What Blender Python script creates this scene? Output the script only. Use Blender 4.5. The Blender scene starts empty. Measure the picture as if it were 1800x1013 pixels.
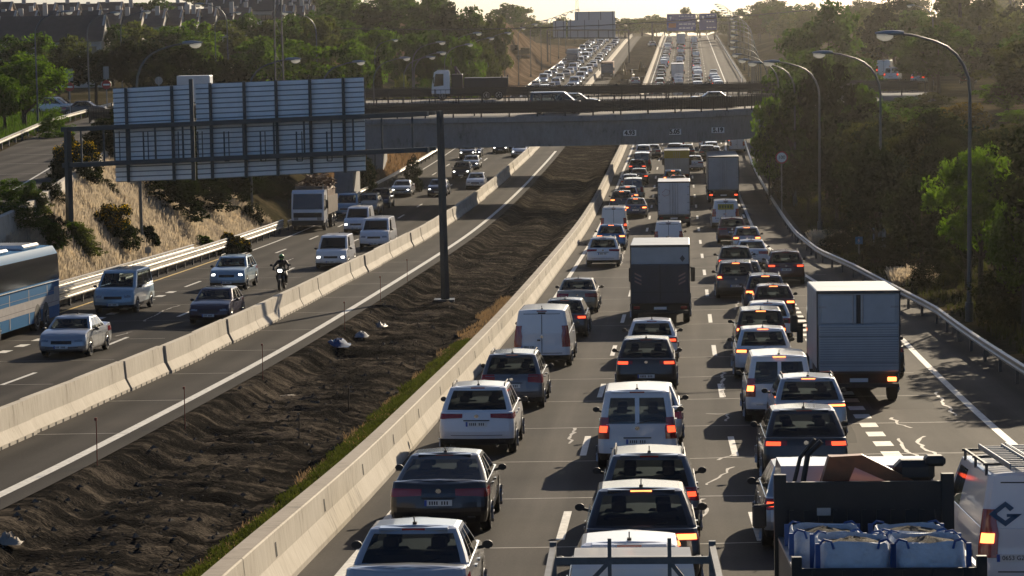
import bpy, math, random
import numpy as np
R = math.radians
rng = random.Random(7)
nr = np.random.RandomState(11)
scene = bpy.context.scene
col = scene.collection
# ------------------------------------------------------------------ camera
CZ = 20.0; FPX = 4400.0
PITCH = math.atan((506.5-45)/FPX); ROLL = 0.016
cam = bpy.data.objects.new('camera', bpy.data.cameras.new('camera')); col.objects.link(cam)
cam.location = (0, 0, CZ)
import mathutils
cam.rotation_mode = 'QUATERNION'
cam.rotation_quaternion = (mathutils.Matrix.Rotation(math.pi/2-PITCH, 4, 'X') @ mathutils.Matrix.Rotation(-ROLL, 4, 'Z')).to_quaternion()
cam.data.sensor_width = 36; cam.data.lens = 36*FPX/1800
cam.data.clip_end = 6000; cam.data.clip_start = 0.5
scene.camera = cam
# ------------------------------------------------------------------ sky and sun
SUN_AZ, SUN_EL = 22.0, 20.5
w = bpy.data.worlds.new('World'); scene.world = w; w.use_nodes = True
nt = w.node_tree; nt.nodes.clear()
sky = nt.nodes.new('ShaderNodeTexSky'); sky.sky_type = 'NISHITA'; sky.sun_disc = False
sky.sun_elevation = R(SUN_EL); sky.sun_rotation = R(SUN_AZ)
sky.air_density = 0.7; sky.dust_density = 1.0; sky.ozone_density = 4.0
bg = nt.nodes.new('ShaderNodeBackground'); bg.inputs[1].default_value = 0.055
ow = nt.nodes.new('ShaderNodeOutputWorld')
nt.links.new(sky.outputs[0], bg.inputs[0]); nt.links.new(bg.outputs[0], ow.inputs[0])
sd = bpy.data.lights.new('sun', 'SUN'); sd.energy = 5.0; sd.angle = R(0.5); sd.color = (1.0, 0.83, 0.60)
sun = bpy.data.objects.new('sun', sd); col.objects.link(sun)
sdir = mathutils.Vector((math.sin(R(SUN_AZ))*math.cos(R(SUN_EL)), math.cos(R(SUN_AZ))*math.cos(R(SUN_EL)), math.sin(R(SUN_EL))))
sun.rotation_mode = 'QUATERNION'; sun.rotation_quaternion = sdir.to_track_quat('Z', 'Y')
scene.view_settings.view_transform = 'Standard'; scene.view_settings.look = 'None'
scene.view_settings.exposure = 0.58; scene.view_settings.gamma = 1.0
scene.cycles.max_bounces = 6; scene.cycles.transparent_max_bounces = 12; scene.cycles.volume_bounces = 0
scene.cycles.sample_clamp_indirect = 4.0

# ------------------------------------------------------------------ geometry of the road
HP = [(0,6.4),(30,8.2),(43.6,9.4),(58,10.4),(75,11.2),(86,11.8),(105,12.5),(133,13.4),(155,14.1),(180,14.8),(215,15.3),(250,15.5),(284,15.3),(350,14.3),(494,11.5),(600,9.3),(687,7.4),(760,5.8),(850,4.3),(1000,5.5),(2500,14)]
_Y = np.arange(0, 2600, 2.0)
def _smooth(pts, k=25):
    z = np.interp(_Y, [a for a, b in pts], [b for a, b in pts]); h = np.hanning(k); h /= h.sum()
    zp = np.concatenate([2*z[0]-z[1:k//2+1][::-1], z, 2*z[-1]-z[-k//2:-1][::-1]])
    return np.convolve(zp, h, 'valid')[:len(_Y)]
_Z = CZ-_smooth(HP)
_M = _smooth([(0,-5.6),(42,-3.7),(54,-3.0),(66,-2.3),(90,-.7),(125,1.75),(157,3.95),(200,6.9),(260,10.9),(310,14.6),(478,26.2),(810,50),(2600,180)], 13)
def zr(Y): return np.interp(Y, _Y, _Z)
def M(Y): return np.interp(Y, _Y, _M)
def dM(Y): return float((M(Y+3)-M(Y-3))/6)
def dz(Y): return float((zr(Y+3)-zr(Y-3))/6)
cp, sp = math.cos(PITCH), math.sin(PITCH)
_fw = np.array([0, cp, -sp]); _u0 = np.array([0, sp, cp]); _r0 = np.array([1., 0, 0])
_rt = _r0*math.cos(ROLL)-_u0*math.sin(ROLL); _up = _u0*math.cos(ROLL)+_r0*math.sin(ROLL)
def ray(x, y):
    d = _fw*FPX+_rt*(x-900)-_up*(y-506.5); return d/d[1]
def U(x, y, h=0):
    """world X, Y of the road-surface point (raised by h) seen at a photo pixel"""
    d = ray(x, y); Y = np.arange(22, 1000, 0.2); i = int(np.argmax(CZ+d[2]*Y < zr(Y)+h))
    return float(d[0]*Y[i]), float(Y[i])
def AT(x, y, Y):
    d = ray(x, y); return float(d[0]*Y), float(Y), float(CZ+d[2]*Y)
def G(Y): return np.interp(Y, [0,101,129,142,161,300,493,824], [17.3,17.1,15.6,14.6,14.2,14.4,18.5,17])
def u_in(Y): return np.interp(Y, [90,123,163,205,240,300], [-23.5,-25.8,-31,-37,-41,-46])
def z_ramp(Y): return CZ-np.interp(Y, [60,90,123,164,200,2600], [9.6,9.3,8.8,8.15,7.8,7.8])
def sst(a, b, x):
    t = np.clip((x-a)/(b-a), 0, 1); return t*t*(3-2*t)
def noise2(x, y, s, seed=0):
    r = np.random.RandomState(seed); v = 0
    for k in range(5):
        a, b, c, d = r.uniform(-1, 1, 4); f = s*(1+.9*k)
        v = v+np.sin(x*f*(.5+a*.5)+y*f*(.8*b)+c*9)*np.cos(y*f*(.5+b*.5)-x*f*(.8*d)+d*9)/(1+.5*k)
    return v/2.5
def T(X, Y):
    """terrain height"""
    X = np.asarray(X, float); Y = np.asarray(Y, float)
    u = X-M(Y); z0 = zr(Y)
    # right bank
    zp = np.interp(Y, [0,60,110,180,330,460,700,900,2600], [3.5,3.5,5.5,12.1-5.2,12.2-5.2,4,3,3,4])
    zp = np.maximum(np.where(Y < 330, zp, zp), 0)
    g = G(Y)
    right = z0+zp*sst(g+2.5, g+20, u)
    # left bank and ramp plateau
    ui = u_in(Y); zl = z_ramp(Y)
    zl = np.where(Y > 300, np.maximum(zl+0*Y, z0+1.0), zl)
    zl = zl+sst(300, 520, Y)*2.5*sst(30, 120, -u)
    left = z0+(zl-z0)*sst(-23.2, 0, 0*u)+0
    f = np.clip((-23.4-u)/np.maximum(-23.4-ui, 1), 0, 1)
    left = z0+(zl-z0)*f**.9
    
    hill = 9.5*np.exp(-((Y-575)/95)**2)*sst(24.5, 36, -u)*sst(150, 100, -u)*(1+.2*noise2(X, Y, .07, 3)+.16*noise2(X, Y, .33, 13)+.07*noise2(X, Y, .9, 14))
    left = left+hill
    z = np.where(u > g, right, np.where(u < -23.4, left, z0))
    rough = np.where((u > g+3) | (u < -24), .12, 0.0)*sst(3, 9, np.abs(np.where(u > 0, u-g, -u-17)))
    onramp = (u < ui+1.2) & (u > ui-11) & (Y < 320)
    rough = np.where(onramp, 0, rough)
    z = z+rough*noise2(X, Y, 1.1, 5)*1.5
    return z

# ------------------------------------------------------------------ helpers
def link(o, parent=None):
    col.objects.link(o)
    if parent is not None: o.parent = parent
    return o
def tag(o, label=None, cat=None, group=None, kind=None):
    if label: o['label'] = label
    if cat: o['category'] = cat
    if group: o['group'] = group
    if kind: o['kind'] = kind
    return o
def empty(name, loc=(0,0,0), rz=0, rx=0, label=None, cat=None, group=None):
    o = bpy.data.objects.new(name, None); col.objects.link(o); o.empty_display_size = .3
    o.location = loc; o.rotation_euler = (rx, 0, rz)
    return tag(o, label, cat, group)
class MB:
    def __init__(s): s.v = []; s.f = []; s.m = []
    def add(s, vs, fs, m=0):
        n = len(s.v); s.v += [tuple(map(float, p)) for p in vs]
        for f in fs: s.f.append(tuple(n+i for i in f)); s.m.append(m)
        return s
    def box(s, a, b, m=0):
        (x0,y0,z0),(x1,y1,z1) = a, b
        return s.add([(x0,y0,z0),(x1,y0,z0),(x1,y1,z0),(x0,y1,z0),(x0,y0,z1),(x1,y0,z1),(x1,y1,z1),(x0,y1,z1)],
              [(0,3,2,1),(4,5,6,7),(0,1,5,4),(1,2,6,5),(2,3,7,6),(3,0,4,7)], m)
    def bbox(s, a, b, c=.03, m=0):
        """box with chamfered edges"""
        (x0,y0,z0),(x1,y1,z1) = a, b; n = []
        L = []
        for z, i in ((z0,c),(z0+c,0),(z1-c,0),(z1,c)):
            L.append([(x0+i+(c if i==0 else 0),y0+i,z),(x1-i-(c if i==0 else 0),y0+i,z),(x1-i,y0+i+(c if i==0 else 0),z),(x1-i,y1-i-(c if i==0 else 0),z),(x1-i-(c if i==0 else 0),y1-i,z),(x0+i+(c if i==0 else 0),y1-i,z),(x0+i,y1-i-(c if i==0 else 0),z),(x0+i,y0+i+(c if i==0 else 0),z)])
        s.loft(L, True, True, m); return s
    def loft(s, loops, cap0=False, cap1=False, m=0, closed=True):
        k = len(loops[0]); vs = [p for l in loops for p in l]; fs = []
        for i in range(len(loops)-1):
            for j in range(k if closed else k-1):
                a, b = i*k+j, i*k+(j+1)%k; fs.append((a, b, b+k, a+k))
        if cap0: fs.append(tuple(range(k))[::-1])
        if cap1: fs.append(tuple((len(loops)-1)*k+i for i in range(k)))
        return s.add(vs, fs, m)
    def grid(s, rows, m=0):
        return s.loft(rows, m=m, closed=False)
    def tube(s, pts, r, n=8, m=0, caps=True):
        P = [np.array(p, float) for p in pts]; loops = []
        rr = r if hasattr(r, '__len__') else [r]*len(P)
        ref = None
        for i, p in enumerate(P):
            d = (P[min(i+1, len(P)-1)]-P[max(i-1, 0)]); d = d/max(np.linalg.norm(d), 1e-9)
            if ref is None:
                ref = np.array([0, 0, 1.]) if abs(d[2]) < .9 else np.array([1., 0, 0])
            a = np.cross(d, ref); a /= max(np.linalg.norm(a), 1e-9); b = np.cross(a, d); ref = b
            loops.append([tuple(p+rr[i]*(math.cos(t)*a+math.sin(t)*b)) for t in [2*math.pi*k/n for k in range(n)]])
        return s.loft(loops, caps, caps, m)
    def bar(s, p, q, w, h=None, m=0):
        """square bar between two points"""
        h = h or w; p = np.array(p, float); q = np.array(q, float); d = q-p; d /= max(np.linalg.norm(d), 1e-9)
        ref = np.array([0, 0, 1.]) if abs(d[2]) < .95 else np.array([0, 1., 0])
        a = np.cross(d, ref); a /= np.linalg.norm(a); b = np.cross(a, d)
        c = [(-1,-1),(1,-1),(1,1),(-1,1)]
        return s.loft([[tuple(e+a*i*w/2+b*j*h/2) for i, j in c] for e in (p, q)], True, True, m)
    def disc(s, c, r, axis='x', n=20, m=0, th=.0):
        pts = []
        for k in range(n):
            t = 2*math.pi*k/n; a, b = r*math.cos(t), r*math.sin(t)
            pts.append((c[0], c[1]+a, c[2]+b) if axis == 'x' else (c[0]+a, c[1], c[2]+b) if axis == 'y' else (c[0]+a, c[1]+b, c[2]))
        return s.add(pts, [tuple(range(n))], m)
    def mesh(s, name, mats, smooth=None):
        me = bpy.data.meshes.new(name); me.from_pydata(s.v, [], s.f); 
        for mt in mats: me.materials.append(mt)
        if len(mats) > 1: me.polygons.foreach_set('material_index', s.m)
        if smooth is not None:
            me.polygons.foreach_set('use_smooth', [True]*len(me.polygons)); me.update(); me.set_sharp_from_angle(angle=R(smooth))
        me.update(); return me
    def build(s, name, mats, parent=None, smooth=None):
        if not isinstance(mats, (list, tuple)): mats = [mats]
        return link(bpy.data.objects.new(name, s.mesh(name, mats, smooth)), parent)
def quadmesh(name, V, F, mats, midx=None, smooth=False):
    me = bpy.data.meshes.new(name); V = np.asarray(V, np.float32); F = np.asarray(F, np.int32)
    k = F.shape[1]
    me.vertices.add(len(V)); me.vertices.foreach_set('co', V.ravel())
    me.loops.add(F.size); me.loops.foreach_set('vertex_index', F.ravel())
    me.polygons.add(len(F)); me.polygons.foreach_set('loop_start', np.arange(0, F.size, k, dtype=np.int32))
    try: me.polygons.foreach_set('loop_total', np.full(len(F), k, np.int32))
    except Exception: pass
    for m in mats: me.materials.append(m)
    if midx is not None: me.polygons.foreach_set('material_index', np.asarray(midx, np.int32))
    if smooth: me.polygons.foreach_set('use_smooth', np.ones(len(F), bool))
    me.update(); me.validate(); return me

# ------------------------------------------------------------------ materials
MAT = {}
def mat(name, color=(.5,.5,.5), rough=.6, metal=0, coat=0, emit=None, es=0, spec=.5, nscale=None, namt=.25, bump=0, bscale=30, trans=0):
    m = bpy.data.materials.new(name); m.use_nodes = True; t = m.node_tree; b = t.nodes['Principled BSDF']
    b.inputs['Base Color'].default_value = (*color, 1); b.inputs['Roughness'].default_value = rough; b.inputs['Metallic'].default_value = metal
    b.inputs['Coat Weight'].default_value = coat; b.inputs['Coat Roughness'].default_value = .06; b.inputs['Specular IOR Level'].default_value = spec
    if emit: b.inputs['Emission Color'].default_value = (*emit, 1); b.inputs['Emission Strength'].default_value = es
    tc = t.nodes.new('ShaderNodeTexCoord')
    if nscale:
        n = t.nodes.new('ShaderNodeTexNoise'); n.inputs['Scale'].default_value = nscale; n.inputs['Detail'].default_value = 6; n.inputs['Roughness'].default_value = .65
        t.links.new(tc.outputs['Object'], n.inputs['Vector'])
        r = t.nodes.new('ShaderNodeMapRange'); r.inputs[1].default_value = .25; r.inputs[2].default_value = .75
        r.inputs[3].default_value = 1-namt; r.inputs[4].default_value = 1+namt; t.links.new(n.outputs[0], r.inputs[0])
        x = t.nodes.new('ShaderNodeVectorMath'); x.operation = 'SCALE'; x.inputs[0].default_value = color; t.links.new(r.outputs[0], x.inputs['Scale'])
        t.links.new(x.outputs[0], b.inputs['Base Color'])
    if bump:
        n = t.nodes.new('ShaderNodeTexNoise'); n.inputs['Scale'].default_value = bscale; n.inputs['Detail'].default_value = 4
        t.links.new(tc.outputs['Object'], n.inputs['Vector'])
        bp = t.nodes.new('ShaderNodeBump'); bp.inputs['Strength'].default_value = bump; bp.inputs['Distance'].default_value = .05
        t.links.new(n.outputs[0], bp.inputs['Height']); t.links.new(bp.outputs[0], b.inputs['Normal'])
    MAT[name] = m; return m
def N(t, kind, **kw):
    n = t.nodes.new(kind)
    for k, v in kw.items():
        if k.startswith('i_'): n.inputs[k[2:].replace('_', ' ')].default_value = v
        elif k.startswith('n_'): n.inputs[int(k[2:])].default_value = v
        else: setattr(n, k, v)
    return n
def ramp(t, pts):
    n = t.nodes.new('ShaderNodeValToRGB'); e = n.color_ramp.elements
    while len(e) < len(pts): e.new(.5)
    for i, (p, c) in enumerate(pts): e[i].position = p; e[i].color = (*c, 1) if len(c) == 3 else c
    return n
tyre = mat('tyre_rubber', (.012,.012,.013), .8); rimm = mat('alloy_rim', (.35,.36,.38), .35, .9)
black = mat('black_plastic', (.015,.016,.018), .55); trim = mat('trim', (.02,.02,.022), .6)
chrome = mat('chrome', (.7,.7,.7), .15, 1.0); darkmetal = mat('dark_metal', (.06,.065,.07), .55, .5)
steel = mat('galvanised_steel', (.30,.31,.32), .42, .75, nscale=3, namt=.2)
interior = mat('car_interior', (.02,.02,.022), .8)
seatm = mat('seat_cloth', (.035,.035,.04), .9)
plate_m = mat('number_plate', (.75,.75,.72), .4); plate_b = mat('plate_blue', (.02,.08,.4), .4)
red_off = mat('tail_lens', (.28,.01,.01), .2, coat=1); red_on = mat('tail_lit', (.5,.02,.01), .3, emit=(1,.09,.03), es=1.5)
org_on = mat('brake_lit', (.6,.1,.02), .3, emit=(1,.22,.06), es=3.5)
head_off = mat('head_lens', (.35,.38,.42), .12, .3, coat=1); head_on = mat('head_lit', (.9,.9,.9), .2, emit=(1,.96,.86), es=9)
white_paint = mat('white_panel', (.72,.73,.74), .4, nscale=2.5, namt=.06)
def glass(name, tint, alpha):
    m = bpy.data.materials.new(name); m.use_nodes = True; t = m.node_tree; t.nodes.clear()
    o = N(t, 'ShaderNodeOutputMaterial'); g = N(t, 'ShaderNodeBsdfGlossy'); g.inputs['Roughness'].default_value = .03; g.inputs['Color'].default_value = (1,1,1,1)
    tr = N(t, 'ShaderNodeBsdfTransparent'); tr.inputs[0].default_value = (*tint, 1)
    fr = N(t, 'ShaderNodeFresnel'); fr.inputs[0].default_value = 1.5
    mx = N(t, 'ShaderNodeMixShader'); t.links.new(fr.outputs[0], mx.inputs[0]); t.links.new(tr.outputs[0], mx.inputs[1]); t.links.new(g.outputs[0], mx.inputs[2])
    df = N(t, 'ShaderNodeBsdfDiffuse'); df.inputs[0].default_value = (.01,.013,.016,1)
    m2 = N(t, 'ShaderNodeMixShader'); m2.inputs[0].default_value = alpha
    t.links.new(mx.outputs[0], m2.inputs[1]); t.links.new(df.outputs[0], m2.inputs[2])
    t.links.new(m2.outputs[0], o.inputs[0]); return m
glass_m = glass('window_glass', (.42,.47,.48), .08)
glass_dark = mat('dark_window', (.012,.015,.018), .06, spec=.9)
PAINT = {}
def paint(name, c, metal=.15, rough=.33, coat=.9):
    PAINT[name] = mat('paint_'+name, c, rough, metal, coat, nscale=1.2, namt=.05); return PAINT[name]
paint('white', (.74,.75,.77), 0, .35); paint('silver', (.42,.44,.46), .6); paint('grey', (.13,.14,.155), .5); paint('black', (.012,.012,.015), .2)
paint('dark_blue', (.015,.035,.09), .3); paint('blue', (.02,.16,.36), .3); paint('maroon', (.07,.012,.012), .3); paint('brown', (.06,.035,.025), .3)
paint('beige', (.38,.33,.25), .4); paint('light_blue', (.33,.45,.53), .2); paint('steel_blue', (.2,.33,.43), .5); paint('dark_grey', (.04,.043,.05), .4); paint('purple', (.03,.012,.028), .3)
paint('green', (.02,.07,.05), .3); paint('red', (.3,.02,.015), .2)
# ------------------------------------------------------------------ ground materials
def asphalt_mat(name, base, lo, hi, streak=.5, ph=0.0):
    m = bpy.data.materials.new(name); m.use_nodes = True; t = m.node_tree; b = t.nodes['Principled BSDF']
    uv = N(t, 'ShaderNodeUVMap'); tc = N(t, 'ShaderNodeTexCoord')
    mp = N(t, 'ShaderNodeMapping'); mp.inputs['Scale'].default_value = (1.1, .03, 1); t.links.new(uv.outputs[0], mp.inputs[0])
    n1 = N(t, 'ShaderNodeTexNoise'); n1.inputs['Scale'].default_value = 1.6; n1.inputs['Detail'].default_value = 5; t.links.new(mp.outputs[0], n1.inputs['Vector'])
    n2 = N(t, 'ShaderNodeTexNoise'); n2.inputs['Scale'].default_value = 14; n2.inputs['Detail'].default_value = 5; n2.inputs['Roughness'].default_value = .8; t.links.new(uv.outputs[0], n2.inputs['Vector'])
    n3 = N(t, 'ShaderNodeTexNoise'); n3.inputs['Scale'].default_value = .22; n3.inputs['Detail'].default_value = 7; t.links.new(uv.outputs[0], n3.inputs['Vector'])
    mx = N(t, 'ShaderNodeMath', operation='MULTIPLY_ADD'); t.links.new(n1.outputs[0], mx.inputs[0]); mx.inputs[1].default_value = streak; 
    m3 = N(t, 'ShaderNodeMath', operation='MULTIPLY_ADD'); t.links.new(n3.outputs[0], m3.inputs[0]); m3.inputs[1].default_value = .6
    m4 = N(t, 'ShaderNodeMath', operation='MULTIPLY_ADD'); t.links.new(n2.outputs[0], m4.inputs[0]); m4.inputs[1].default_value = .55; m4.inputs[2].default_value = -(streak+.6+.55)/2+.5
    t.links.new(m4.outputs[0], m3.inputs[2]); t.links.new(m3.outputs[0], mx.inputs[2])
    sx = N(t, 'ShaderNodeSeparateXYZ'); t.links.new(uv.outputs[0], sx.inputs[0]); a1 = N(t, 'ShaderNodeMath', operation='MULTIPLY_ADD'); t.links.new(sx.outputs[0], a1.inputs[0]); a1.inputs[1].default_value = 2*math.pi*2/3.6; a1.inputs[2].default_value = ph
    a2 = N(t, 'ShaderNodeMath', operation='COSINE'); t.links.new(a1.outputs[0], a2.inputs[0]); a3 = N(t, 'ShaderNodeMath', operation='MULTIPLY_ADD'); t.links.new(a2.outputs[0], a3.inputs[0]); a3.inputs[1].default_value = .11; t.links.new(mx.outputs[0], a3.inputs[2]); mx = a3
    rp = ramp(t, [(.28, lo), (.5, base), (.78, hi)]); t.links.new(mx.outputs[0], rp.inputs[0]); t.links.new(rp.outputs[0], b.inputs['Base Color'])
    b.inputs['Roughness'].default_value = .75; b.inputs['Specular IOR Level'].default_value = .03
    bp = N(t, 'ShaderNodeBump'); bp.inputs['Strength'].default_value = .6; bp.inputs['Distance'].default_value = .012
    t.links.new(n2.outputs[0], bp.inputs['Height']); t.links.new(bp.outputs[0], b.inputs['Normal'])
    return m
asph = asphalt_mat('asphalt', (.056,.052,.048), (.030,.029,.028), (.095,.087,.078))
asph2 = asphalt_mat('closed_asphalt', (.042,.039,.036), (.027,.025,.023), (.070,.063,.056), .35)
def ground_mat(name, c1, c2, c3, s=.25, rough=.95, bump=.6, stretch=(1,1,1), spec=.1):
    m = bpy.data.materials.new(name); m.use_nodes = True; t = m.node_tree; b = t.nodes['Principled BSDF']
    tc = N(t, 'ShaderNodeTexCoord'); mp = N(t, 'ShaderNodeMapping'); mp.inputs['Scale'].default_value = stretch; t.links.new(tc.outputs['Object'], mp.inputs[0])
    n1 = N(t, 'ShaderNodeTexNoise'); n1.inputs['Scale'].default_value = s; n1.inputs['Detail'].default_value = 9; n1.inputs['Roughness'].default_value = .68; t.links.new(mp.outputs[0], n1.inputs['Vector'])
    n2 = N(t, 'ShaderNodeTexNoise'); n2.inputs['Scale'].default_value = s*26; n2.inputs['Detail'].default_value = 4; t.links.new(mp.outputs[0], n2.inputs['Vector'])
    a = N(t, 'ShaderNodeMath', operation='MULTIPLY_ADD'); t.links.new(n2.outputs[0], a.inputs[0]); a.inputs[1].default_value = .4; 
    s2 = N(t, 'ShaderNodeMath', operation='SUBTRACT'); t.links.new(n1.outputs[0], s2.inputs[0]); s2.inputs[1].default_value = .2; t.links.new(s2.outputs[0], a.inputs[2])
    rp = ramp(t, [(.3, c1), (.5, c2), (.68, c3)]); t.links.new(a.outputs[0], rp.inputs[0]); t.links.new(rp.outputs[0], b.inputs['Base Color'])
    b.inputs['Roughness'].default_value = rough; b.inputs['Specular IOR Level'].default_value = spec
    bp = N(t, 'ShaderNodeBump'); bp.inputs['Strength'].default_value = bump; bp.inputs['Distance'].default_value = .12
    t.links.new(n2.outputs[0], bp.inputs['Height']); t.links.new(bp.outputs[0], b.inputs['Normal']); return m
soil = ground_mat('verge_soil', (.022,.024,.013), (.045,.040,.024), (.10,.080,.050), .12, spec=0)
earth = ground_mat('bare_earth', (.045,.032,.022), (.11,.078,.052), (.23,.165,.11), .16, spec=0)
dirt_m = ground_mat('charred_dirt', (.007,.0068,.0064), (.020,.0188,.0174), (.125,.105,.084), .9, stretch=(.35,1.3,1), spec=0)
def concrete_mat(name, c, grime=.35):
    m = bpy.data.materials.new(name); m.use_nodes = True; t = m.node_tree; b = t.nodes['Principled BSDF']
    tc = N(t, 'ShaderNodeTexCoord'); mp = N(t, 'ShaderNodeMapping'); mp.inputs['Scale'].default_value = (1, 2.5, .4); t.links.new(tc.outputs['Object'], mp.inputs[0])
    n1 = N(t, 'ShaderNodeTexNoise'); n1.inputs['Scale'].default_value = 3.2; n1.inputs['Detail'].default_value = 8; n1.inputs['Roughness'].default_value = .7; t.links.new(mp.outputs[0], n1.inputs['Vector'])
    n2 = N(t, 'ShaderNodeTexNoise'); n2.inputs['Scale'].default_value = .5; n2.inputs['Detail'].default_value = 5; t.links.new(tc.outputs['Object'], n2.inputs['Vector'])
    ad = N(t, 'ShaderNodeMath', operation='MULTIPLY_ADD'); t.links.new(n1.outputs[0], ad.inputs[0]); ad.inputs[1].default_value = .6; m2 = N(t, 'ShaderNodeMath', operation='MULTIPLY'); t.links.new(n2.outputs[0], m2.inputs[0]); m2.inputs[1].default_value = .4; t.links.new(m2.outputs[0], ad.inputs[2])
    k = 1-grime
    rp = ramp(t, [(.32, (c[0]*k*.6, c[1]*k*.58, c[2]*k*.55)), (.45, (c[0]*.82, c[1]*.8, c[2]*.77)), (.62, c)])
    t.links.new(ad.outputs[0], rp.inputs[0]); t.links.new(rp.outputs[0], b.inputs['Base Color']); b.inputs['Roughness'].default_value = .85
    bp = N(t, 'ShaderNodeBump'); bp.inputs['Strength'].default_value = .35; bp.inputs['Distance'].default_value = .02
    t.links.new(n1.outputs[0], bp.inputs['Height']); t.links.new(bp.outputs[0], b.inputs['Normal']); return m
concrete = concrete_mat('barrier_concrete', (.48,.44,.37), .5); conc2 = concrete_mat('bridge_concrete', (.27,.28,.29), .5)
road_paint = mat('road_paint', (.55,.54,.50), .6, nscale=6, namt=.35); yellow_paint = mat('yellow_road_paint', (.5,.33,.06), .6, nscale=6, namt=.3)
thin_paint = mat('joint_sealant', (.27,.25,.22), .6, nscale=2, namt=.5)

# ------------------------------------------------------------------ terrain sheet
rows = np.concatenate([np.arange(10, 330, 2.), np.arange(330, 620, 5.), np.arange(620, 1000, 12.), np.arange(1000, 2600, 80.)])
us = np.concatenate([[-1500,-1000,-700,-500,-380,-300,-240,-200,-170,-145,-125,-110,-98,-88,-80,-74], np.arange(-70,-24,1.6), [-23.4,-16,-8.2,-7.6,-4,-.8,-.2,6,12], np.arange(14, 44, 1.3), [47,52,60,72,90,120,160,220,300,420,600,900,1500]])
UU, YY = np.meshgrid(us, rows); XX = M(YY)+UU; ZZ = T(XX, YY)
flat = (UU > -23.5) & (UU < G(YY)+1)
ZZ = np.where(flat, ZZ-.07, ZZ); ZZ = np.where((UU > -7.7) & (UU < -.7), ZZ-2.0, ZZ)
V = np.stack([XX, YY, ZZ], -1).reshape(-1, 3); nc = len(us)
idx = np.arange(len(rows)*nc).reshape(len(rows), nc)
F = np.stack([idx[:-1,:-1], idx[:-1,1:], idx[1:,1:], idx[1:,:-1]], -1).reshape(-1, 4)
fu = UU[:-1,:-1].reshape(-1); fy = YY[:-1,:-1].reshape(-1)
mi = ((fy > 400) & (fy < 720) & (fu < -24) & (fu > -140)).astype(int)
tag(link(bpy.data.objects.new('ground', quadmesh('ground', V, F, [soil, earth], mi, True))), kind='structure')

def strip_rows(Ya, Yb, st=2.0):
    r = [Ya]+[y for y in np.arange(math.ceil(Ya/st)*st, Yb, st) if y > Ya+1e-6]+[Yb]; return r
def fn(v): return v if callable(v) else (lambda Y: v)
def road(name, ua, ub, Ya, Yb, m, dzz=0.0, z=None, nu=6):
    ua, ub = fn(ua), fn(ub); rs = strip_rows(Ya, Yb, 2.0 if Yb < 400 else 4.0); V = []; UVs = []
    for Y in rs:
        for k in range(nu+1):
            u = ua(Y)+(ub(Y)-ua(Y))*k/nu; V.append((M(Y)+u, Y, (z(Y) if z else zr(Y))+dzz)); UVs.append((u, Y))
    idx = np.arange(len(V)).reshape(len(rs), nu+1)
    F = np.stack([idx[:-1,:-1], idx[:-1,1:], idx[1:,1:], idx[1:,:-1]], -1).reshape(-1, 4)
    me = quadmesh(name, V, F, [m]); l = me.uv_layers.new(name='UVMap'); l.data.foreach_set('uv', np.array(UVs, np.float32)[F.ravel()].ravel())
    return tag(link(bpy.data.objects.new(name, me)), kind='structure')
road('highway', -.05, lambda Y: G(Y)+.9, 14, 1000, asph)
road('highway', -23.2, -7.65, 14, 1000, asph2)
road('slip_road', lambda Y: u_in(Y)-7.6, lambda Y: u_in(Y)-.2, 60, 300, asph, .05, z=z_ramp)

def strip(mb, u0, u1, Ya, Yb, dzz=.004, m=0, z=None):
    u0, u1 = fn(u0), fn(u1); rs = strip_rows(Ya, Yb); rows_ = []
    for Y in rs: rows_.append([(M(Y)+u0(Y), Y, (z(Y) if z else zr(Y))+dzz), (M(Y)+u1(Y), Y, (z(Y) if z else zr(Y))+dzz)])
    mb.grid(rows_, m)
mk = MB()
def line(u, wd, Ya, Yb, m=0, dzz=.004, z=None):
    strip(mk, lambda Y: fn(u)(Y)-wd/2, lambda Y: fn(u)(Y)+wd/2, Ya, Yb, dzz, m, z)
def rs_u(Y): return np.interp(Y, [0,59,95,123,131,165,300,493,850], [14.7,14.9,15.2,13.8,13.3,11.9,12,15.2,14.2])
line(.75, .22, 14, 330); line(.75, .22, 330, 846)
for Y in np.arange(31.0, 840, 14.6):
    line(4.3, .16, Y, Y+4.3); line(8.0, .16, Y-.6, Y+3.7)
    if Y > 165: line(11.6, .16, Y, Y+4)
for Y in np.arange(48, 150, 2.2): line(11.75, .45, Y, Y+1.05)
line(rs_u, .22, 30, 846)
for Y in np.arange(53, 840, 14.5): line(-15.7, .16, Y, Y+4.4)
for Y in np.arange(53, 126, 2.6): line(-19.15, .4, Y, Y+1.1)
for Y in np.arange(130, 840, 14.6): line(-19.15, .16, Y, Y+4.2)
line(-21.8, .15, 60, 158, 1); line(-21.2, .15, 158, 846); line(-11.75, .15, 160, 846)
strip(mk, -8.5, -8.22, 30, 300)
line(lambda Y: u_in(Y)-2.2, .14, 70, 298, 0, .056, z_ramp)
for Y in list(np.arange(37.5, 140, 7.25)):
    j = rng.uniform(-.3, .3); mk.grid([[(M(Y)+u, Y+j*math.sin(u*.4), zr(Y)+.005+(dz(Y))*(j*math.sin(u*.4))), (M(Y)+u, Y+.07+j*math.sin(u*.4), zr(Y)+.005+dz(Y)*(.07+j*math.sin(u*.4)))] for u in np.arange(.9, 14.5, 1.5)], 2)
for Y in np.arange(64, 150, 9.0):
    mk.grid([[(M(Y)+u, Y, zr(Y)+.005), (M(Y)+u, Y+.06, zr(Y)+.005+dz(Y)*.06)] for u in np.arange(-22, -12, 2)], 2)
    mk.grid([[(M(Y)+u, Y+3, zr(Y+3)+.005), (M(Y)+u, Y+3.05, zr(Y+3)+.005)] for u in np.arange(-11, -7.8, 1.)], 2)
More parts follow.
